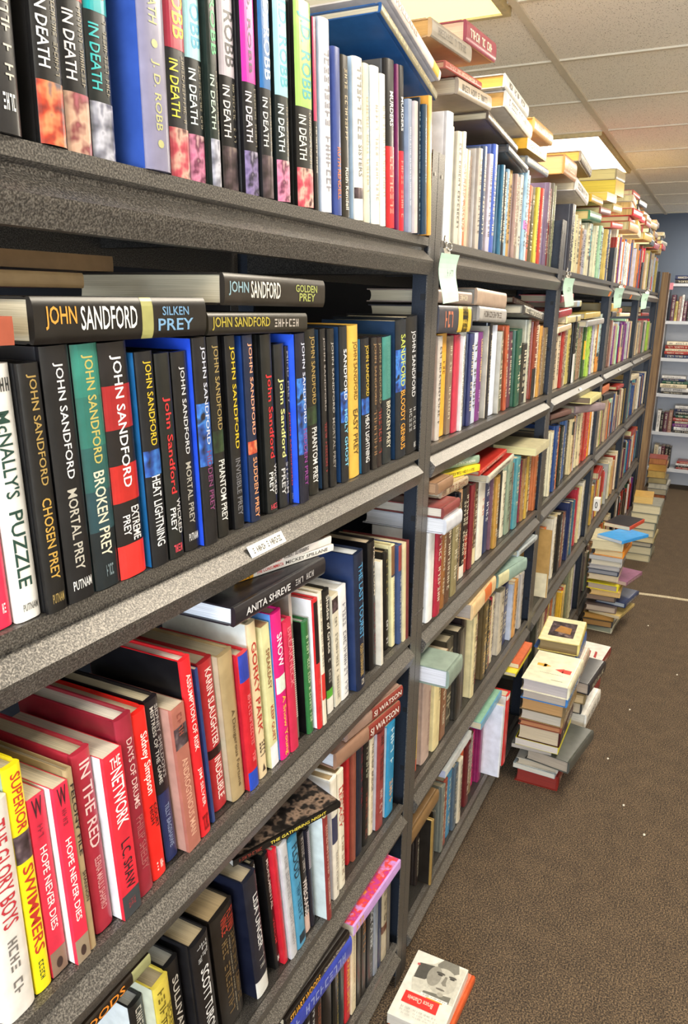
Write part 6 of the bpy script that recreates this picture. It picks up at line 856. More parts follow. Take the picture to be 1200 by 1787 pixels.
('h','S',1.9404,0.0189,0.9626,0.0384,0.2506,0.155,-2,0,0,'#d89040',None,[('~',0.1,0.85,0.3,0.7,'auto')],[],None,'narrow brown hardback right of the wide straw hardback dark, third shelf, third bay',G[12],None),
('h','S',1.9801,0.0193,0.9626,0.0414,0.2404,0.155,-2,0,0,'#c8b8b4',None,[('~',0.1,0.85,0.3,0.7,'auto')],[],None,'second slim pale red hardback right of the wide straw hardback dark, third shelf, third bay',G[12],None),
('h','S',2.0226,0.0251,0.9626,0.0348,0.2504,0.155,-2,0,0,'#c8b8b4',None,[('~',0.1,0.85,0.3,0.7,'auto')],[],None,'third slim pale red hardback right of the wide straw hardback dark, third shelf, third bay',G[12],None),
('h','S',2.0587,0.022,0.9626,0.052,0.237,0.155,-2,0,0,'#d8cfa6',None,[('~',0.1,0.85,0.3,0.7,'auto')],[],None,'fourth slim pale straw yellow hardback right of the wide straw hardback, third shelf, third bay',G[12],None),
('h','S',2.1179,0.0188,0.9626,0.0517,0.256,0.155,-2,0,0,'#d8c6a0',None,[('~',0.1,0.85,0.3,0.7,'auto')],[],None,'cream hardback with red lettering, third shelf, third bay',G[12],None),
('h','S',2.1771,0.0211,0.9626,0.0338,0.2523,0.155,-2,0,0,'#c23a2c',None,[('~',0.1,0.85,0.3,0.7,'auto')],[],None,'scarlet hardback, third shelf, third bay',G[12],None),
('h','S',2.2121,0.0326,0.9626,0.0338,0.2497,0.155,-2,0,0,'#7c3a38',None,[('~',0.1,0.85,0.3,0.7,'auto')],[],None,'narrow red hardback right of the scarlet hardback, third shelf, third bay',G[12],None),
('h','S',2.2537,0.0164,0.9626,0.0395,0.2458,0.155,-2,0,0,'#b04030',None,[('~',0.1,0.85,0.3,0.7,'auto')],[],None,'brick hardback, third shelf, third bay',G[12],None),
('h','S',2.3012,0.0172,0.9626,0.043,0.2628,0.155,-2,0,0,'#cc2430',None,[('~',0.1,0.85,0.3,0.7,'auto')],[],None,'bright red hardback, third shelf, third bay',G[12],None),
('h','S',2.3454,0.0211,0.9626,0.0366,0.2618,0.155,-2,0,0,'#d9ad4a',None,[('~',0.1,0.85,0.3,0.7,'auto')],[],None,'narrow straw yellow hardback right of the bright red hardback, third shelf, third bay',G[12],None),
('h','S',2.3832,0.0189,0.9626,0.0332,0.2606,0.155,-2,0,0,'#e08a20',None,[('~',0.1,0.85,0.3,0.7,'auto')],[],None,'second slim brown hardback right of the bright red hardback, third shelf, third bay',G[12],None),
('h','S',2.4249,0.0163,0.9626,0.0516,0.2419,0.155,-2,0,0,'#d4ccc0',None,[('~',0.1,0.85,0.3,0.7,'auto')],[],None,'white hardback by the third post, third shelf, third bay',G[12],None),
('h','S',1.4941,-0.012,0.5356,0.008,0.285,0.155,-2,0,0,'#a5834e',None,[('~',0.1,0.85,0.3,0.7,'auto')],[(0.66,1,'#cfc5a8')],'#cfc5a8|.36','golden tan hardback with a wide cream foot, fourth shelf, third bay',G[13],None),
('h','S',1.5033,0.0173,0.5356,0.0298,0.285,0.155,-2,0,0,'#c66a32',None,[('~',0.1,0.85,0.3,0.7,'auto')],[],None,'orange hardback, fourth shelf, third bay',G[13],None),
('h','S',1.5343,0.0232,0.5356,0.0376,0.2773,0.155,-2,0,0,'#b49c90',None,[('~',0.1,0.85,0.3,0.7,'auto')],[],None,'narrow tan hardback right of the orange hardback, fourth shelf, third bay',G[13],None),
('h','S',1.7265,0.0211,0.5356,0.0414,0.2691,0.155,-2,0,0,'#dbd5c4',None,[('~',0.1,0.85,0.3,0.7,'auto')],[],None,'white hardback, fourth shelf, third bay',G[13],None),
('h','S',1.7691,0.0283,0.5356,0.0476,0.2762,0.155,-2,0,0,'#d0bf92',None,[('~',0.1,0.85,0.3,0.7,'auto')],[],None,'narrow straw yellow hardback right of the white hardback, fourth shelf, third bay',G[13],None),
('h','S',1.8291,0.0161,0.5356,0.0567,0.2638,0.155,-2,0,0,'#35302c',None,[('~',0.1,0.85,0.3,0.7,'auto')],[],None,'black brown hardback, fourth shelf, third bay',G[13],None),
('h','S',1.8921,0.0174,0.5356,0.052,0.2479,0.155,-2,0,0,'#7a4a34',None,[('~',0.1,0.85,0.3,0.7,'auto')],[],None,'chestnut hardback, fourth shelf, third bay',G[13],None),
('h','S',1.9507,0.0241,0.5356,0.0536,0.2393,0.155,-2,0,0,'#4a3a44',None,[('~',0.1,0.85,0.3,0.7,'auto')],[],None,'plum black hardback, fourth shelf, third bay',G[13],None),
('h','S',2.018,0.0115,0.5356,0.0367,0.2747,0.155,-2,0,0,'#222c52',None,[('~',0.1,0.85,0.3,0.7,'auto')],[],None,'navy hardback, fourth shelf, third bay',G[13],None),
('h','S',2.056,0.0151,0.5356,0.0523,0.256,0.155,-2,0,0,'#5f6454',None,[('~',0.1,0.85,0.3,0.7,'auto')],[],None,'narrow grey hardback right of the navy hardback, fourth shelf, third bay',G[13],None),
('h','S',2.1095,0.0117,0.5356,0.043,0.2594,0.155,-2,0,0,'#2d5a74',None,[('~',0.1,0.85,0.3,0.7,'auto')],[],None,'second slim blue hardback right of the navy hardback, fourth shelf, third bay',G[13],None),
('h','S',2.1672,0.0207,0.5356,0.0375,0.2519,0.155,-2,0,0,'#8f6a5c',None,[('~',0.1,0.85,0.3,0.7,'auto')],[],None,'rose brown hardback, fourth shelf, third bay',G[13],None),
('h','S',2.2059,0.0306,0.5356,0.0441,0.2416,0.155,-2,0,0,'#7d6a58',None,[('~',0.1,0.85,0.3,0.7,'auto')],[],None,'narrow brown hardback right of the rose brown hardback, fourth shelf, third bay',G[13],None),
('h','S',2.2576,0.0235,0.5356,0.0467,0.285,0.155,-2,0,0,'#b03040',None,[('~',0.1,0.85,0.3,0.7,'auto')],[],None,'red hardback, fourth shelf, third bay',G[13],None),
('h','S',2.3202,0.0163,0.5356,0.0293,0.285,0.155,-2,0,0,'#d9cf9c',None,[('~',0.1,0.85,0.3,0.7,'auto')],[],None,'pale yellow hardback by the third post, fourth shelf, third bay',G[13],None),
('h','S',2.3507,0.0264,0.5356,0.0398,0.2661,0.155,-2,0,0,'#dcd6bc',None,[('~',0.1,0.85,0.3,0.7,'auto')],[],None,'narrow pale straw yellow hardback right of the pale yellow hardback, fourth shelf, third bay',G[13],None),
('h','S',2.3916,0.0198,0.5356,0.0345,0.2932,0.155,-2,0,0,'#d8d2c4',None,[('~',0.1,0.85,0.3,0.7,'auto')],[],None,'second slim pale straw yellow hardback right of the pale yellow hardback, fourth shelf, third bay',G[13],None),
('h','S',2.4274,0.0225,0.5356,0.0491,0.2933,0.155,-2,0,0,'#d6cfbc',None,[('~',0.1,0.85,0.3,0.7,'auto')],[],None,'third slim pale straw yellow hardback right of the pale yellow hardback, fourth shelf, third bay',G[13],None),
('h','S',1.6235,0.0151,0.1376,0.0382,0.285,0.155,-2,0,0,'#c4b498',None,[('~',0.1,0.85,0.3,0.7,'auto')],[],None,'cream hardback, bottom shelf, third bay',G[14],None),
('h','S',1.6665,0.0142,0.1376,0.0543,0.285,0.155,-2,0,0,'#8c4a44',None,[('~',0.1,0.85,0.3,0.7,'auto')],[],None,'dusky red hardback, bottom shelf, third bay',G[14],None),
('h','S',1.7359,0.0184,0.1376,0.0348,0.285,0.155,-2,0,0,'#c9a64a',None,[('~',0.1,0.85,0.3,0.7,'auto')],[],None,'ochre hardback, bottom shelf, third bay',G[14],None),
('h','S',1.7719,0.0224,0.1376,0.035,0.2736,0.155,-2,0,0,'#86a4b8',None,[('~',0.1,0.85,0.3,0.7,'auto')],[],None,'narrow blue hardback right of the ochre hardback, bottom shelf, third bay',G[14],None),
('h','S',1.8082,0.0187,0.1376,0.0352,0.2859,0.155,-2,0,0,'#a86038',None,[('~',0.1,0.85,0.3,0.7,'auto')],[],None,'second slim brown hardback right of the ochre hardback, bottom shelf, third bay',G[14],None),
('h','S',1.8447,0.0273,0.1376,0.0231,0.2753,0.155,-2,0,0,'#b04030',None,[('~',0.1,0.85,0.3,0.7,'auto')],[],None,'third slim red hardback right of the ochre hardback, bottom shelf, third bay',G[14],None),
('h','S',1.8843,0.0229,0.1376,0.0479,0.2768,0.155,-2,0,0,'#989c96',None,[('~',0.1,0.85,0.3,0.7,'auto')],[],None,'grey hardback, bottom shelf, third bay',G[14],None),
('h','S',1.9334,0.0311,0.1376,0.0349,0.2764,0.155,-2,0,0,'#d6cdba',None,[('~',0.1,0.85,0.3,0.7,'auto')],[],None,'narrow pale straw yellow hardback right of the grey hardback, bottom shelf, third bay',G[14],None),
('h','S',1.9695,0.0322,0.1376,0.0412,0.2578,0.155,-2,0,0,'#a5855c',None,[('~',0.1,0.85,0.3,0.7,'auto')],[],None,'second slim brown hardback right of the grey hardback, bottom shelf, third bay',G[14],None),
('h','S',2.0287,0.0127,0.1376,0.0321,0.2348,0.155,-2,0,0,'#d8ae38',None,[('~',0.1,0.85,0.3,0.7,'auto')],[],None,'golden yellow hardback, bottom shelf, third bay',G[14],None),
('h','S',2.062,0.0184,0.1376,0.0346,0.2385,0.155,-2,0,0,'#b04030',None,[('~',0.1,0.85,0.3,0.7,'auto')],[],None,'narrow red hardback right of the golden yellow hardback, bottom shelf, third bay',G[14],None),
('h','S',2.0979,0.0151,0.1376,0.0369,0.2384,0.155,-2,0,0,'#c8b070',None,[('~',0.1,0.85,0.3,0.7,'auto')],[],None,'second slim straw yellow hardback right of the golden yellow hardback, bottom shelf, third bay',G[14],None),
('h','S',2.136,0.0218,0.1376,0.0368,0.2293,0.155,-2,0,0,'#8c6a56',None,[('~',0.1,0.85,0.3,0.7,'auto')],[],None,'third slim brown hardback right of the golden yellow hardback, bottom shelf, third bay',G[14],None),
('h','S',2.2058,0.0165,0.1376,0.0432,0.285,0.155,-2,0,0,'#7c8064',None,[('~',0.1,0.85,0.3,0.7,'auto')],[],None,'sage hardback, bottom shelf, third bay',G[14],None),
('h','S',2.2502,0.0221,0.1376,0.037,0.2816,0.155,-2,0,0,'#a88a50',None,[('~',0.1,0.85,0.3,0.7,'auto')],[],None,'narrow brown hardback right of the sage hardback, bottom shelf, third bay',G[14],None),
('h','S',2.3011,0.0167,0.1376,0.0359,0.2791,0.155,-2,0,0,'#b8b493',None,[('~',0.1,0.85,0.3,0.7,'auto')],[],None,'pale sage hardback, bottom shelf, third bay',G[14],None),
('h','S',2.3382,0.0231,0.1376,0.0341,0.2844,0.155,-2,0,0,'#d9ad4a',None,[('~',0.1,0.85,0.3,0.7,'auto')],[],None,'narrow straw yellow hardback right of the pale sage hardback, bottom shelf, third bay',G[14],None),
('h','S',2.3795,0.0252,0.1376,0.0326,0.2578,0.155,-2,0,0,'#c6c098',None,[('~',0.1,0.85,0.3,0.7,'auto')],[],None,'straw green hardback by the third post, bottom shelf, third bay',G[14],None),
('h','S',2.4134,0.0259,0.1376,0.0347,0.2466,0.155,-2,0,0,'#b9b4cc',None,[('~',0.1,0.85,0.3,0.7,'auto')],[],None,'narrow pale blue hardback right of the straw green hardback, bottom shelf, third bay',G[14],None),
('h','S',2.4493,0.0303,0.1376,0.0272,0.2483,0.155,-2,0,0,'#7f8f84',None,[('~',0.1,0.85,0.3,0.7,'auto')],[],None,'second slim grey hardback right of the straw green hardback, bottom shelf, third bay',G[14],None),
('p','L',0.96,-0.03,0.435,0.012,0.235,0.13,0,0,0,'#e0cf3a',None,[],[],'#e0cf3a','yellow covered paperback lying near the aisle edge, bottom shelf, second bay',G[23],None),
('p','L',1,-0.03,0.4485,0.016,0.2,0.12,0,0,0,'#cc6a44',None,[],[],None,'orange paperback lying under the fourth shelf, bottom shelf, second bay',G[23],None),
('h','L',1.4532,0.0241,1.2395,0.0166,0.225,0.15,0,-11.9256,0,'#3a3434','#c8b890',[],[],None,'dark hardback lying by the second post, third shelf, third bay',G[25],None),
('h','L',5.6,-0.2,0,0.05,0.24,0.16,0,0,0,'#4a2c22','#8a5a3c',[('~',0.1,0.85,0.3,0.7,'auto')],[],None,'dark brown hardback at the bottom, far floor stack by the wooden post',G[33],None),
('h','L',5.6,-0.2,0.0506,0.05,0.24,0.16,0,2,0,'#7a3a20','#a06038',[('~',0.1,0.85,0.3,0.7,'auto')],[],None,'red brown hardback second from the bottom, far floor stack by the wooden post',G[33],None),
('h','L',5.6,-0.21,0.1012,0.05,0.25,0.165,0,0,0,'#6a6a60','#bcb49c',[('~',0.1,0.85,0.3,0.7,'auto')],[],None,'grey hardback with cream pages, far floor stack by the wooden post',G[33],None),
('h','L',5.6,-0.21,0.1518,0.045,0.25,0.165,0,-2,0,'#a8a8a4','#c8c4b4',[('~',0.1,0.85,0.3,0.7,'auto')],[],None,'pale grey hardback, far floor stack by the wooden post',G[33],None),
('h','L',5.6,-0.2,0.1974,0.05,0.24,0.16,0,0,0,'#6a6450','#a89a70',[('~',0.1,0.85,0.3,0.7,'auto')],[],None,'olive hardback in the middle, far floor stack by the wooden post',G[33],None),
('h','L',5.6,-0.18,0.248,0.06,0.23,0.15,0,1,0,'#a88a50','#c8a860',[('~',0.1,0.85,0.3,0.7,'auto')],[],None,'tan hardback with golden pages, far floor stack by the wooden post',G[33],None),
('h','L',5.6,-0.18,0.3086,0.06,0.23,0.15,0,0,0,'#b08040','#cc9a48',[('~',0.1,0.85,0.3,0.7,'auto')],[],None,'amber hardback near the top, far floor stack by the wooden post',G[33],None),
('h','L',5.6,-0.18,0.3692,0.05,0.23,0.15,0,2,0,'#8a3a2a','#b87a4a',[('~',0.1,0.85,0.3,0.7,'auto')],[],None,'red topped hardback at the very top, far floor stack by the wooden post',G[33],None),
]
# ------------------------------------------------------------------ the books farther off: one mass
far_roots = [book(*b) for b in FAR]
TAN = ('#d8ccb0', '#bca888', '#c9a64a', '#d4cdb0', '#8f6a5c', '#b0895e', '#dcdad8', '#9c3026', '#27447c', '#222c52', '#7a4a34', '#35302c', '#b9aa5c', '#9cc4a4', '#a4c84a', '#c66a32', '#cc2430', '#6c2a74', '#4c8a94', '#b4bcd0', '#5a3040', '#a8aaa8', '#26503c')
rnd = random.Random(4)
def far_row(x0, x1, z, y, cols, hmin=.19, hmax=.26, lean=-2, zmax=9):
    x = x0; k = 0
    while x < x1 - .02:
        w = rnd.uniform(.018, .046); w = min(w, x1 - x)
        c = cols[k % len(cols)] if rnd.random() < .7 else rnd.choice(TAN); k += 1
        far_roots.append(book('h' if rnd.random() < .7 else 'p', 'S', x, y + rnd.uniform(0, .018), z + .0008, w - .0012, rnd.uniform(hmin, hmax), .155, lean, 0, 0, c, rnd.choice(('#cdbfa8', '#d8cfc0', '#c8b890')), [('~', .1, .85, .3, .7, 'auto')] if rnd.random() < .6 else [], [(.6, 1, rnd.choice(TAN))] if rnd.random() < .2 else [], None, 'x', None))
        x += w + .0008
def far_pile(x, y, z, n, ln=.23, tones=TAN, pg=('#d8cfa0', '#cfc098', '#d8b878'), yawr=6):
    for k in range(n):
        t = rnd.uniform(.018, .042)
        far_roots.append(book('h', 'L', x + rnd.uniform(-.01, .01), y + rnd.uniform(-.012, .012), z, t, ln * rnd.uniform(.88, 1.05), .155, 0, rnd.uniform(-yawr, yawr), 0, rnd.choice(tones), rnd.choice(pg), [], [], None, 'x', None)); z += t + .0008
B4, B5 = 3.710, 4.933
lo4, hi4, lo5, hi5 = 2.487 + .05, B4 - .01, B4 + .05, B5 - .01
far_row(lo4, hi4, SH[0], .004, ('#9c3026', '#d8ccb0', '#dcdad8', '#c66a32', '#b4bcd0', '#27447c', '#d8ccb0'), .2, .25)
far_row(lo5, hi5, SH[0], .004, ('#a8aaa8', '#cc2430', '#d8ccb0', '#35302c', '#b4bcd0', '#b9aa5c'), .2, .25)
far_row(lo4, hi4, SH[1], .012, ('#5a3040', '#6c2a74', '#bca888', '#9cc4a4', '#b4bcd0', '#35302c'), .2, .24)
far_row(lo5, hi5, SH[1], .012, ('#d8ccb0', '#bca888', '#a8aaa8', '#8f6a5c', '#d8ccb0'), .19, .23)
far_row(lo4, hi4, SH[2], .012, ('#8f6a5c', '#c9a64a', '#35302c', '#d4cdb0', '#bca888', '#d8ccb0'), .19, .24)
far_row(lo5, hi5, SH[2], .012, ('#27447c', '#27447c', '#8f6a5c', '#d8ccb0', '#bca888'), .2, .25)
far_row(lo4, hi4, SH[3], .012, ('#26503c', '#d8ccb0', '#a8aaa8', '#9c3026', '#c9a64a', '#d8ccb0'), .19, .25)
far_row(lo5, hi5, SH[3], .012, ('#4c8a94', '#27447c', '#8f6a5c', '#bca888', '#dcdad8'), .2, .26)
far_row(lo4, hi4, SH[4], .012, ('#26503c', '#8f6a5c', '#d8ccb0', '#35302c'), .2, .27)
far_row(lo5, hi5, SH[4], .012, ('#9c3026', '#dcdad8', '#bca888', '#35302c'), .2, .27)
for x, z, n in ((2.85, 2.05, 6), (3.15, 2.05, 5), (3.42, 2.05, 5), (3.8, 2.05, 4), (4.08, 2.05, 5), (4.36, 2.05, 3), (4.62, 2.05, 5)):
    far_pile(x, -.01, z - .0, n, tones=('#c9a64a', '#9c3026', '#d8ccb0', '#35302c', '#b0895e', '#cc2430', '#c9a64a'))
for x, s, n in ((2.62, 1, 2), (2.95, 1, 2), (3.85, 1, 2), (2.6, 2, 2), (3.2, 2, 1), (3.9, 2, 1), (2.7, 3, 1), (4.3, 3, 1)):
    far_pile(x, .0, SH[s] + .252, n, tones=('#c9a64a', '#9c3026', '#d8ccb0', '#35302c', '#c66a32'))
# white bookcase against the end wall
CX, CY0, CY1 = 6.34, -1.25, .05
wc = empty('bookcase', (CX + .14, (CY0 + CY1) / 2, 0), 'white painted bookcase against the blue grey end wall', 'bookcase')
WHT = plain('white_case_paint', '#c9cdd6', .5, nscale=5, amt=.04)
def cput(n, x0, y0, z0, x1, y1, z1, m=WHT):
    b = MB(); b.box(x0, y0, z0, x1, y1, z1); o = b.obj(n, m, wc); o.location = (-CX - .14, -(CY0 + CY1) / 2, 0); return o
cput('side_panel', CX, CY1 - .02, 0, CX + .29, CY1, 1.9); cput('side_panel', CX, CY0, 0, CX + .29, CY0 + .02, 1.9); cput('back_panel', CX + .275, CY0 + .02, 0, CX + .29, CY1 - .02, 1.875)
CZ = (.20, .545, .905, 1.235, 1.57)
for z in CZ: cput('shelf', CX, CY0 + .0205, z - .028, CX + .2745, CY1 - .0205, z)
cput('top_board', CX - .005, CY0 - .005, 1.8755, CX + .2745, CY1 + .005, 1.9)
def case_row(z, specs):
    for (y, kind, n) in specs:
        if kind == 'stand':
            yy = y
            for k in range(n):
                w = rnd.uniform(.02, .04)
                far_roots.append(book('h', 'S', CX + .02, yy, z + .0008, w - .0015, rnd.uniform(.17, .24), .15, 0, -90, 0, rnd.choice(('#35302c', '#d8ccb0', '#8f6a5c', '#dcdad8', '#b9aa5c', '#5a3040')), '#d8cfc0', [('~', .1, .85, .3, .7, 'auto')], [], None, 'x', None)); yy -= w
        else:
            zz = z + .0008
            for k in range(n):
                t = rnd.uniform(.016, .036)
                far_roots.append(book('h', 'L', CX + .02 + rnd.uniform(0, .02), y + rnd.uniform(-.01, .01), zz, t, rnd.uniform(.2, .25), .155, 0, -90 + rnd.uniform(-4, 4), 0, rnd.choice(('#35302c', '#222c52', '#26503c', '#d8ccb0', '#9c3026', '#35302c', '#6c2a74', '#dcdad8') if kind == 'pile' else ('#35302c', '#222c52')), '#cdbfa8', [('~', .1, .8, .25, .75, 'auto')], [], None, 'x', None)); zz += t + .0006
case_row(1.9, ((.0, 'dark', 2), (-.28, 'dark', 3)))
case_row(CZ[4], ((.0, 'stand', 20), (-.72, 'pile', 5), (-.98, 'pile', 4)))
case_row(CZ[3], ((.0, 'pile', 5), (-.27, 'pile', 7), (-.55, 'pile', 4), (-.85, 'pile', 6)))
case_row(CZ[2], ((.0, 'pile', 6), (-.27, 'pile', 7), (-.55, 'pile', 5), (-.85, 'pile', 6)))
case_row(CZ[1], ((.0, 'stand', 4), (-.15, 'pile', 9), (-.42, 'pile', 7), (-.7, 'pile', 8)))
case_row(CZ[0], ((-.01, 'stand', 5), (-.22, 'pile', 4), (-.5, 'pile', 6), (-.8, 'pile', 5)))
# merge every far book into one mesh
bpy.context.view_layer.update()
V, F, MI, ML_ = [], [], [], []
for r in far_roots:
    for ch in list(r.children):
        mw = ch.matrix_world; me = ch.data; i0 = len(V)
        V += [tuple(mw @ v.co) for v in me.vertices]
        mp = []
        for m in me.materials:
            if m not in ML_: ML_.append(m)
            mp.append(ML_.index(m))
        for p in me.polygons: F.append(tuple(i0 + v for v in p.vertices)); MI.append(mp[p.material_index])
        bpy.data.objects.remove(ch); bpy.data.meshes.remove(me)
    bpy.data.objects.remove(r)
me = bpy.data.meshes.new('distant_books'); me.from_pydata(V, [], F)
for m in ML_: me.materials.append(m)
me.polygons.foreach_set('material_index', MI); me.update()
fo = bpy.data.objects.new('distant_books', me); COL.objects.link(fo)
tag(fo, 'mass of small distant books filling the far shelves and the white bookcase', 'books', None, 'stuff')
# ------------------------------------------------------------------ wooden post at the end of the row
wp = empty('wooden_post', (5.0, -.03, 0), 'brown wooden end post of two planks past the last steel bay', 'post')
wm = N('brown_plank'); nw = wm.noise(6, 4, vec=(14, 14, .6)); rw = wm.ramp(nw.outputs[0], [(.3, '#6a5138'), (.5, '#8a6d4a'), (.7, '#9c8058')]); wm.l(rw.outputs[0], wm.b.inputs['Base Color']); wm.b.inputs['Roughness'].default_value = .6
b = MB(); b.box(-.045, -.022, 0, .0, .022, 1.937); b.obj('plank', wm.m, wp)
b = MB(); b.box(.0012, -.034, 0, .045, .012, 1.93); b.obj('plank', plain('darker_plank', '#5f4833', .6, nscale=9), wp)
# ------------------------------------------------------------------ tags, stickers and labels
def ring(n, rad, t, parent, loc, rot, m, seg=20, sub=8):
    b = MB()
    for i in range(seg):
        a = 2 * math.pi * i / seg
        for j in range(sub):
            q = 2 * math.pi * j / sub; rr = rad + t * math.cos(q); b.v.append((rr * math.cos(a), rr * math.sin(a), t * math.sin(q)))
    for i in range(seg):
        for j in range(sub): b.f.append((i * sub + j, ((i + 1) % seg) * sub + j, ((i + 1) % seg) * sub + (j + 1) % sub, i * sub + (j + 1) % sub)); b.mi.append(0)
    o = b.obj(n, m, parent, smooth=60); o.location = loc; o.rotation_euler = rot; return o
STEEL = plain('bright_steel', '#b8b4ac', .25, .9, amt=.05)
TAGP = plain('mint_paper', '#a3bfae', .8, nscale=40, amt=.05)
def hang_tag(x, z, yaw, label, wdt=.078):
    t = empty('paper_tag', (x, -.016 if yaw > -30 else -.034, z), label, 'tag', 'paper tags clipped to the posts', (0, 0, R(yaw)))
    ring('ring', .0105, .0016, t, (-.004, -.004, .006), (R(90), 0, R(30)), STEEL)
    ring('ring', .0075, .0014, t, (.012, -.006, -.002), (R(80), R(20), R(-20)), STEEL)
    c = MB(); c.prism_x([(-.002, -.022), (-.009, -.018), (-.004, -.004), (.002, -.004), (.003, -.018)], -.010, .016); c.obj('clip', STEEL, t)
    p = MB(); n = 10; w = wdt; s = .5
    prof = []
    for k in range(n + 1):
        u = k / n; prof.append((-.012 - .010 * u * u + .004 * math.sin(u * 5), -.016 - .094 * u))
    for k in range(n):
        (y0, z0), (y1, z1) = prof[k], prof[k + 1]
        e0, e1 = .010 * k / n, .010 * (k + 1) / n
        for dy in (0, .0005):
            p.quad((-.030 - e0, y0 + dy, z0), (w - .030 - e0 * 2.2, y0 + dy, z0 + .006 * k / n), (w - .030 - e1 * 2.2, y1 + dy, z1 + .006 * (k + 1) / n), (-.030 - e1, y1 + dy, z1))
    p.obj('paper', TAGP, t, smooth=50)
    gv, gf = scribble(5, random.Random(int(x * 10)))
    g = MB(); g.v = [(-.012 + .026 * a, -.0172, -.058 + .012 * q) for a, q in gv]; g.f = gf; g.mi = [0] * len(gf); g.obj('pencil_note', ink('#6a746c'), t)
hang_tag(.047, 1.775, -8, 'pale mint paper tag clipped to the post between the first two bays')
hang_tag(1.275, 1.775, -14, 'pale mint paper tag clipped to the second post along the aisle')
hang_tag(2.497, 1.775, -48, 'mint paper tag turned edge on at the third post', .05)
hang_tag(3.720, 1.775, -55, 'white paper tag turned edge on at the fourth post', .045)
def sticker(n, x, z, w, h, m, label, cat, y=-.0128, note=None, tilt=-32, group=None):
    o = MB(); o.box(-w / 2, -.0006, -h / 2, w / 2, 0, h / 2); s = o.obj(n, m); s.location = (x, y, z); s.rotation_euler = (R(tilt), 0, 0); tag(s, label, cat, group)
    if note:
        g = MB()
        for (a, bb, c, d) in note:
            gv, gf = scribble(int((bb - a) * 22), random.Random(3)); i0 = len(g.v)
            g.v += [(w * (a + (bb - a) * p - .5), -.0009, h * (c + (d - c) * q - .5)) for p, q in gv]; g.f += [tuple(i0 + k for k in f) for f in gf]; g.mi += [0] * len(gf)
        g.obj('handwriting', ink('#4a4844'), s)
    return s
LBL = plain('label_paper', '#e2dfd8', .7, nscale=30, amt=.04)
sticker('shelf_label', -.586, SH[1] - .0335, .088, .017, LBL, 'white handwritten label stuck to the sloping beam of the near bay', 'label', y=-.0056, note=((.1, .45, .25, .7), (.5, .92, .25, .75)))
sticker('shelf_label', 1.85, SH[1] - .0335, .05, .012, LBL, 'small white label on the second shelf beam of the third bay', 'label', y=-.0056, group='small white labels on far beams')
sticker('shelf_label', 3.08, SH[1] - .0335, .045, .012, LBL, 'small white label on the second shelf beam of the fourth bay', 'label', y=-.0056, group='small white labels on far beams')
sticker('shelf_label', 4.22, SH[1] - .0335, .045, .012, LBL, 'small white label on the second shelf beam of the farthest bay', 'label', y=-.0056, group='small white labels on far beams')
ORG = plain('orange_paper', '#d8762c', .6, nscale=30, amt=.06)
sticker('price_sticker', 2.38, SH[0] - .056, .055, .022, ORG, 'orange sticker at the far end of the third bay top beam', 'sticker', tilt=21, y=-.0082, group='orange stickers on beams')
sticker('price_sticker', 3.19, SH[0] - .056, .06, .022, ORG, 'orange sticker in the middle of the fourth bay top beam', 'sticker', tilt=21, y=-.0082, group='orange stickers on beams')
sticker('price_sticker', 2.93, SH[0] - .008, .08, .012, plain('red_orange_paper', '#c85a38', .6), 'red orange sticker on the lip of the fourth bay top beam', 'sticker', tilt=0, y=-.0004, group='orange stickers on beams')
pk = MB(); pk.box(6.325, .0, 1.845, 6.3345, .035, 1.905); tag(pk.obj('paper_note', plain('pink_paper', '#d88a9a', .7)), 'pink paper note stuck to the top corner of the white bookcase', 'note')
# white end of a small box with a black nought, on the fourth shelf of the fourth bay
zb = MB(); zb.box(2.545, -.042, .655, 2.60, -.014, .718); zo = zb.obj('price_card', LBL); tag(zo, 'small white card with a black nought at the third post', 'card')
gv, gf = glyphs('0')
g = MB(); g.v = [(2.5445, -.0355 + .014 * (1 - a), .668 + .036 * q) for a, q in gv]; g.f = gf; g.mi = [0] * len(gf); g.obj('black_nought', ink('#1a1a1c'), zo)
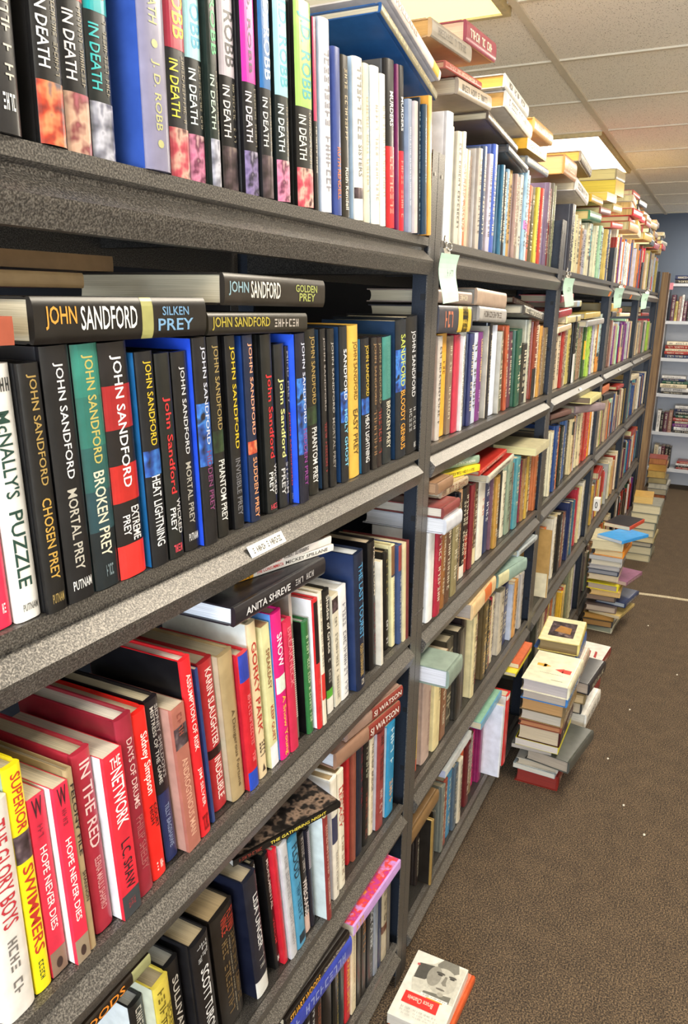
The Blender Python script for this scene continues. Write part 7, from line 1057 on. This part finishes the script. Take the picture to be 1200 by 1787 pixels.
# ------------------------------------------------------------------ two books on the carpet in front
def portrait_book():
    r = book('p', 'L', -.112, -.161, .0275, .028, .204, .134, 0, 0, 0, '#dcdad0', '#c8c0b4', [], [], None, 'white paperback with an upside down portrait photo and red title panel', 'pair of books on the carpet in front')
    X = .028 + .0004; D, H = .134, .204
    def poly(n, pts, m, lift):
        q = MB(); q.v = [(X + lift, y * D, H * (1 - u)) for u, y in pts]; q.f = [tuple(range(len(pts)))]; q.mi = [0]; return q.obj(n, m, r)
    def ell(u, y, a, b, n=24, t=0):
        return [(u + a * math.cos(2 * math.pi * k / n) * math.cos(t) - b * math.sin(2 * math.pi * k / n) * math.sin(t) * .65, y + (a * math.cos(2 * math.pi * k / n) * math.sin(t) / .65 + b * math.sin(2 * math.pi * k / n) * math.cos(t))) for k in range(n)]
    gm = lambda h: plain('photo_' + h.strip('#'), h, .5, nscale=120, amt=.12)
    ph = lambda pts, h, l: poly('cover_photo', pts, gm(h), l)
    ph([(.42, .02), (.97, .02), (.97, .5), (.88, .62), (.83, .86), (.58, .88), (.42, .8)], '#c4c1b4', .0001)
    ph([(.60, .86), (.83, .86), (.86, .58), (.74, .52), (.62, .66)], '#4a4842', .0002)
    ph([(.88, .12), (1.0, .18), (1.0, .47), (.9, .55), (.82, .5), (.84, .2)], '#77746a', .0002)
    ph(ell(.69, .36, .19, .27), '#b5b1a4', .0003); ph(ell(.72, .52, .15, .13), '#8f8b80', .00035)
    ph(ell(.79, .43, .018, .085), '#4a4740', .0004); ph(ell(.79, .2, .018, .075), '#4f4c45', .0004)
    ph(ell(.765, .43, .012, .05), '#2f2d29', .00045); ph(ell(.765, .2, .012, .05), '#35332e', .00045)
    ph([(.77, .33), (.66, .36), (.63, .31), (.64, .25), (.68, .28), (.77, .29)], '#7d796e', .00045)
    ph(ell(.57, .33, .014, .085), '#6a655c', .00045); ph(ell(.50, .3, .03, .06), '#a19d90', .0004)
    ph([(.42, .1), (.52, .1), (.47, .6), (.42, .6)], '#6c6a60', .0003)
    poly('title_strip', [(.40, .12), (.44, .12), (.44, .62), (.40, .62)], jacket('#e4e2dc'), .0006)
    poly('title_panel', [(.22, .225), (.385, .235), (.385, .88), (.22, .88)], ink('#d8302c'), .0006)
    poly('title_panel', [(.38, .2), (.41, .2), (.41, .5), (.38, .5)], ink('#d8a03a'), .0005)
    def text(s, u0, u1, y0, y1, col):
        gv, gf = glyphs(s) if s != '~' else scribble(26, random.Random(8))
        q = MB(); q.v = [(X + .0009, (y0 + (y1 - y0) * a) * D, H * (1 - (u1 - (u1 - u0) * bq))) for a, bq in gv]; q.f = gf; q.mi = [0] * len(gf); q.obj('cover_lettering', ink(col), r)
    text('Bruce Chatwin', .27, .34, .33, .8, '#f0c8b8'); text('~', .15, .175, .2, .85, '#a8a69c'); text('~', .11, .13, .15, .85, '#b4b2a8'); text('~', .07, .09, .2, .8, '#b4b2a8'); text('~', .41, .43, .16, .58, '#5a5850')
    poly('publisher_stamp', ell(.8, .87, .018, .03, 14), ink('#c05a5a'), .0006)
portrait_book()
book('h', 'L', -.10, -.168, .0008, .025, .21, .145, 0, -2, 0, '#c8562a', '#d8cfc0', [], [], None, 'orange hardback lying underneath the white paperback on the carpet', 'pair of books on the carpet in front')
# white specks of lint on the carpet
for k, (x, y) in enumerate(((2.75, -.34), (1.75, -.36), (1.32, -.33), (1.05, -.42), (.92, -.5), (2.2, -.52))):
    b = MB(); n = 7; b.v = [(.006 * math.cos(6.283 * q / n) * (1 + .3 * (q % 2)), .004 * math.sin(6.283 * q / n), .0) for q in range(n)] + [(0, 0, .004)]
    b.f = [(q, (q + 1) % n, n) for q in range(n)] + [tuple(range(n))]; b.mi = [0] * len(b.f)
    o = b.obj('lint_speck', plain('lint', '#d8d2c4', .9)); o.location = (x, y, .001); tag(o, 'tiny white lint speck lying on the brown carpet', 'lint', 'lint specks on the carpet')
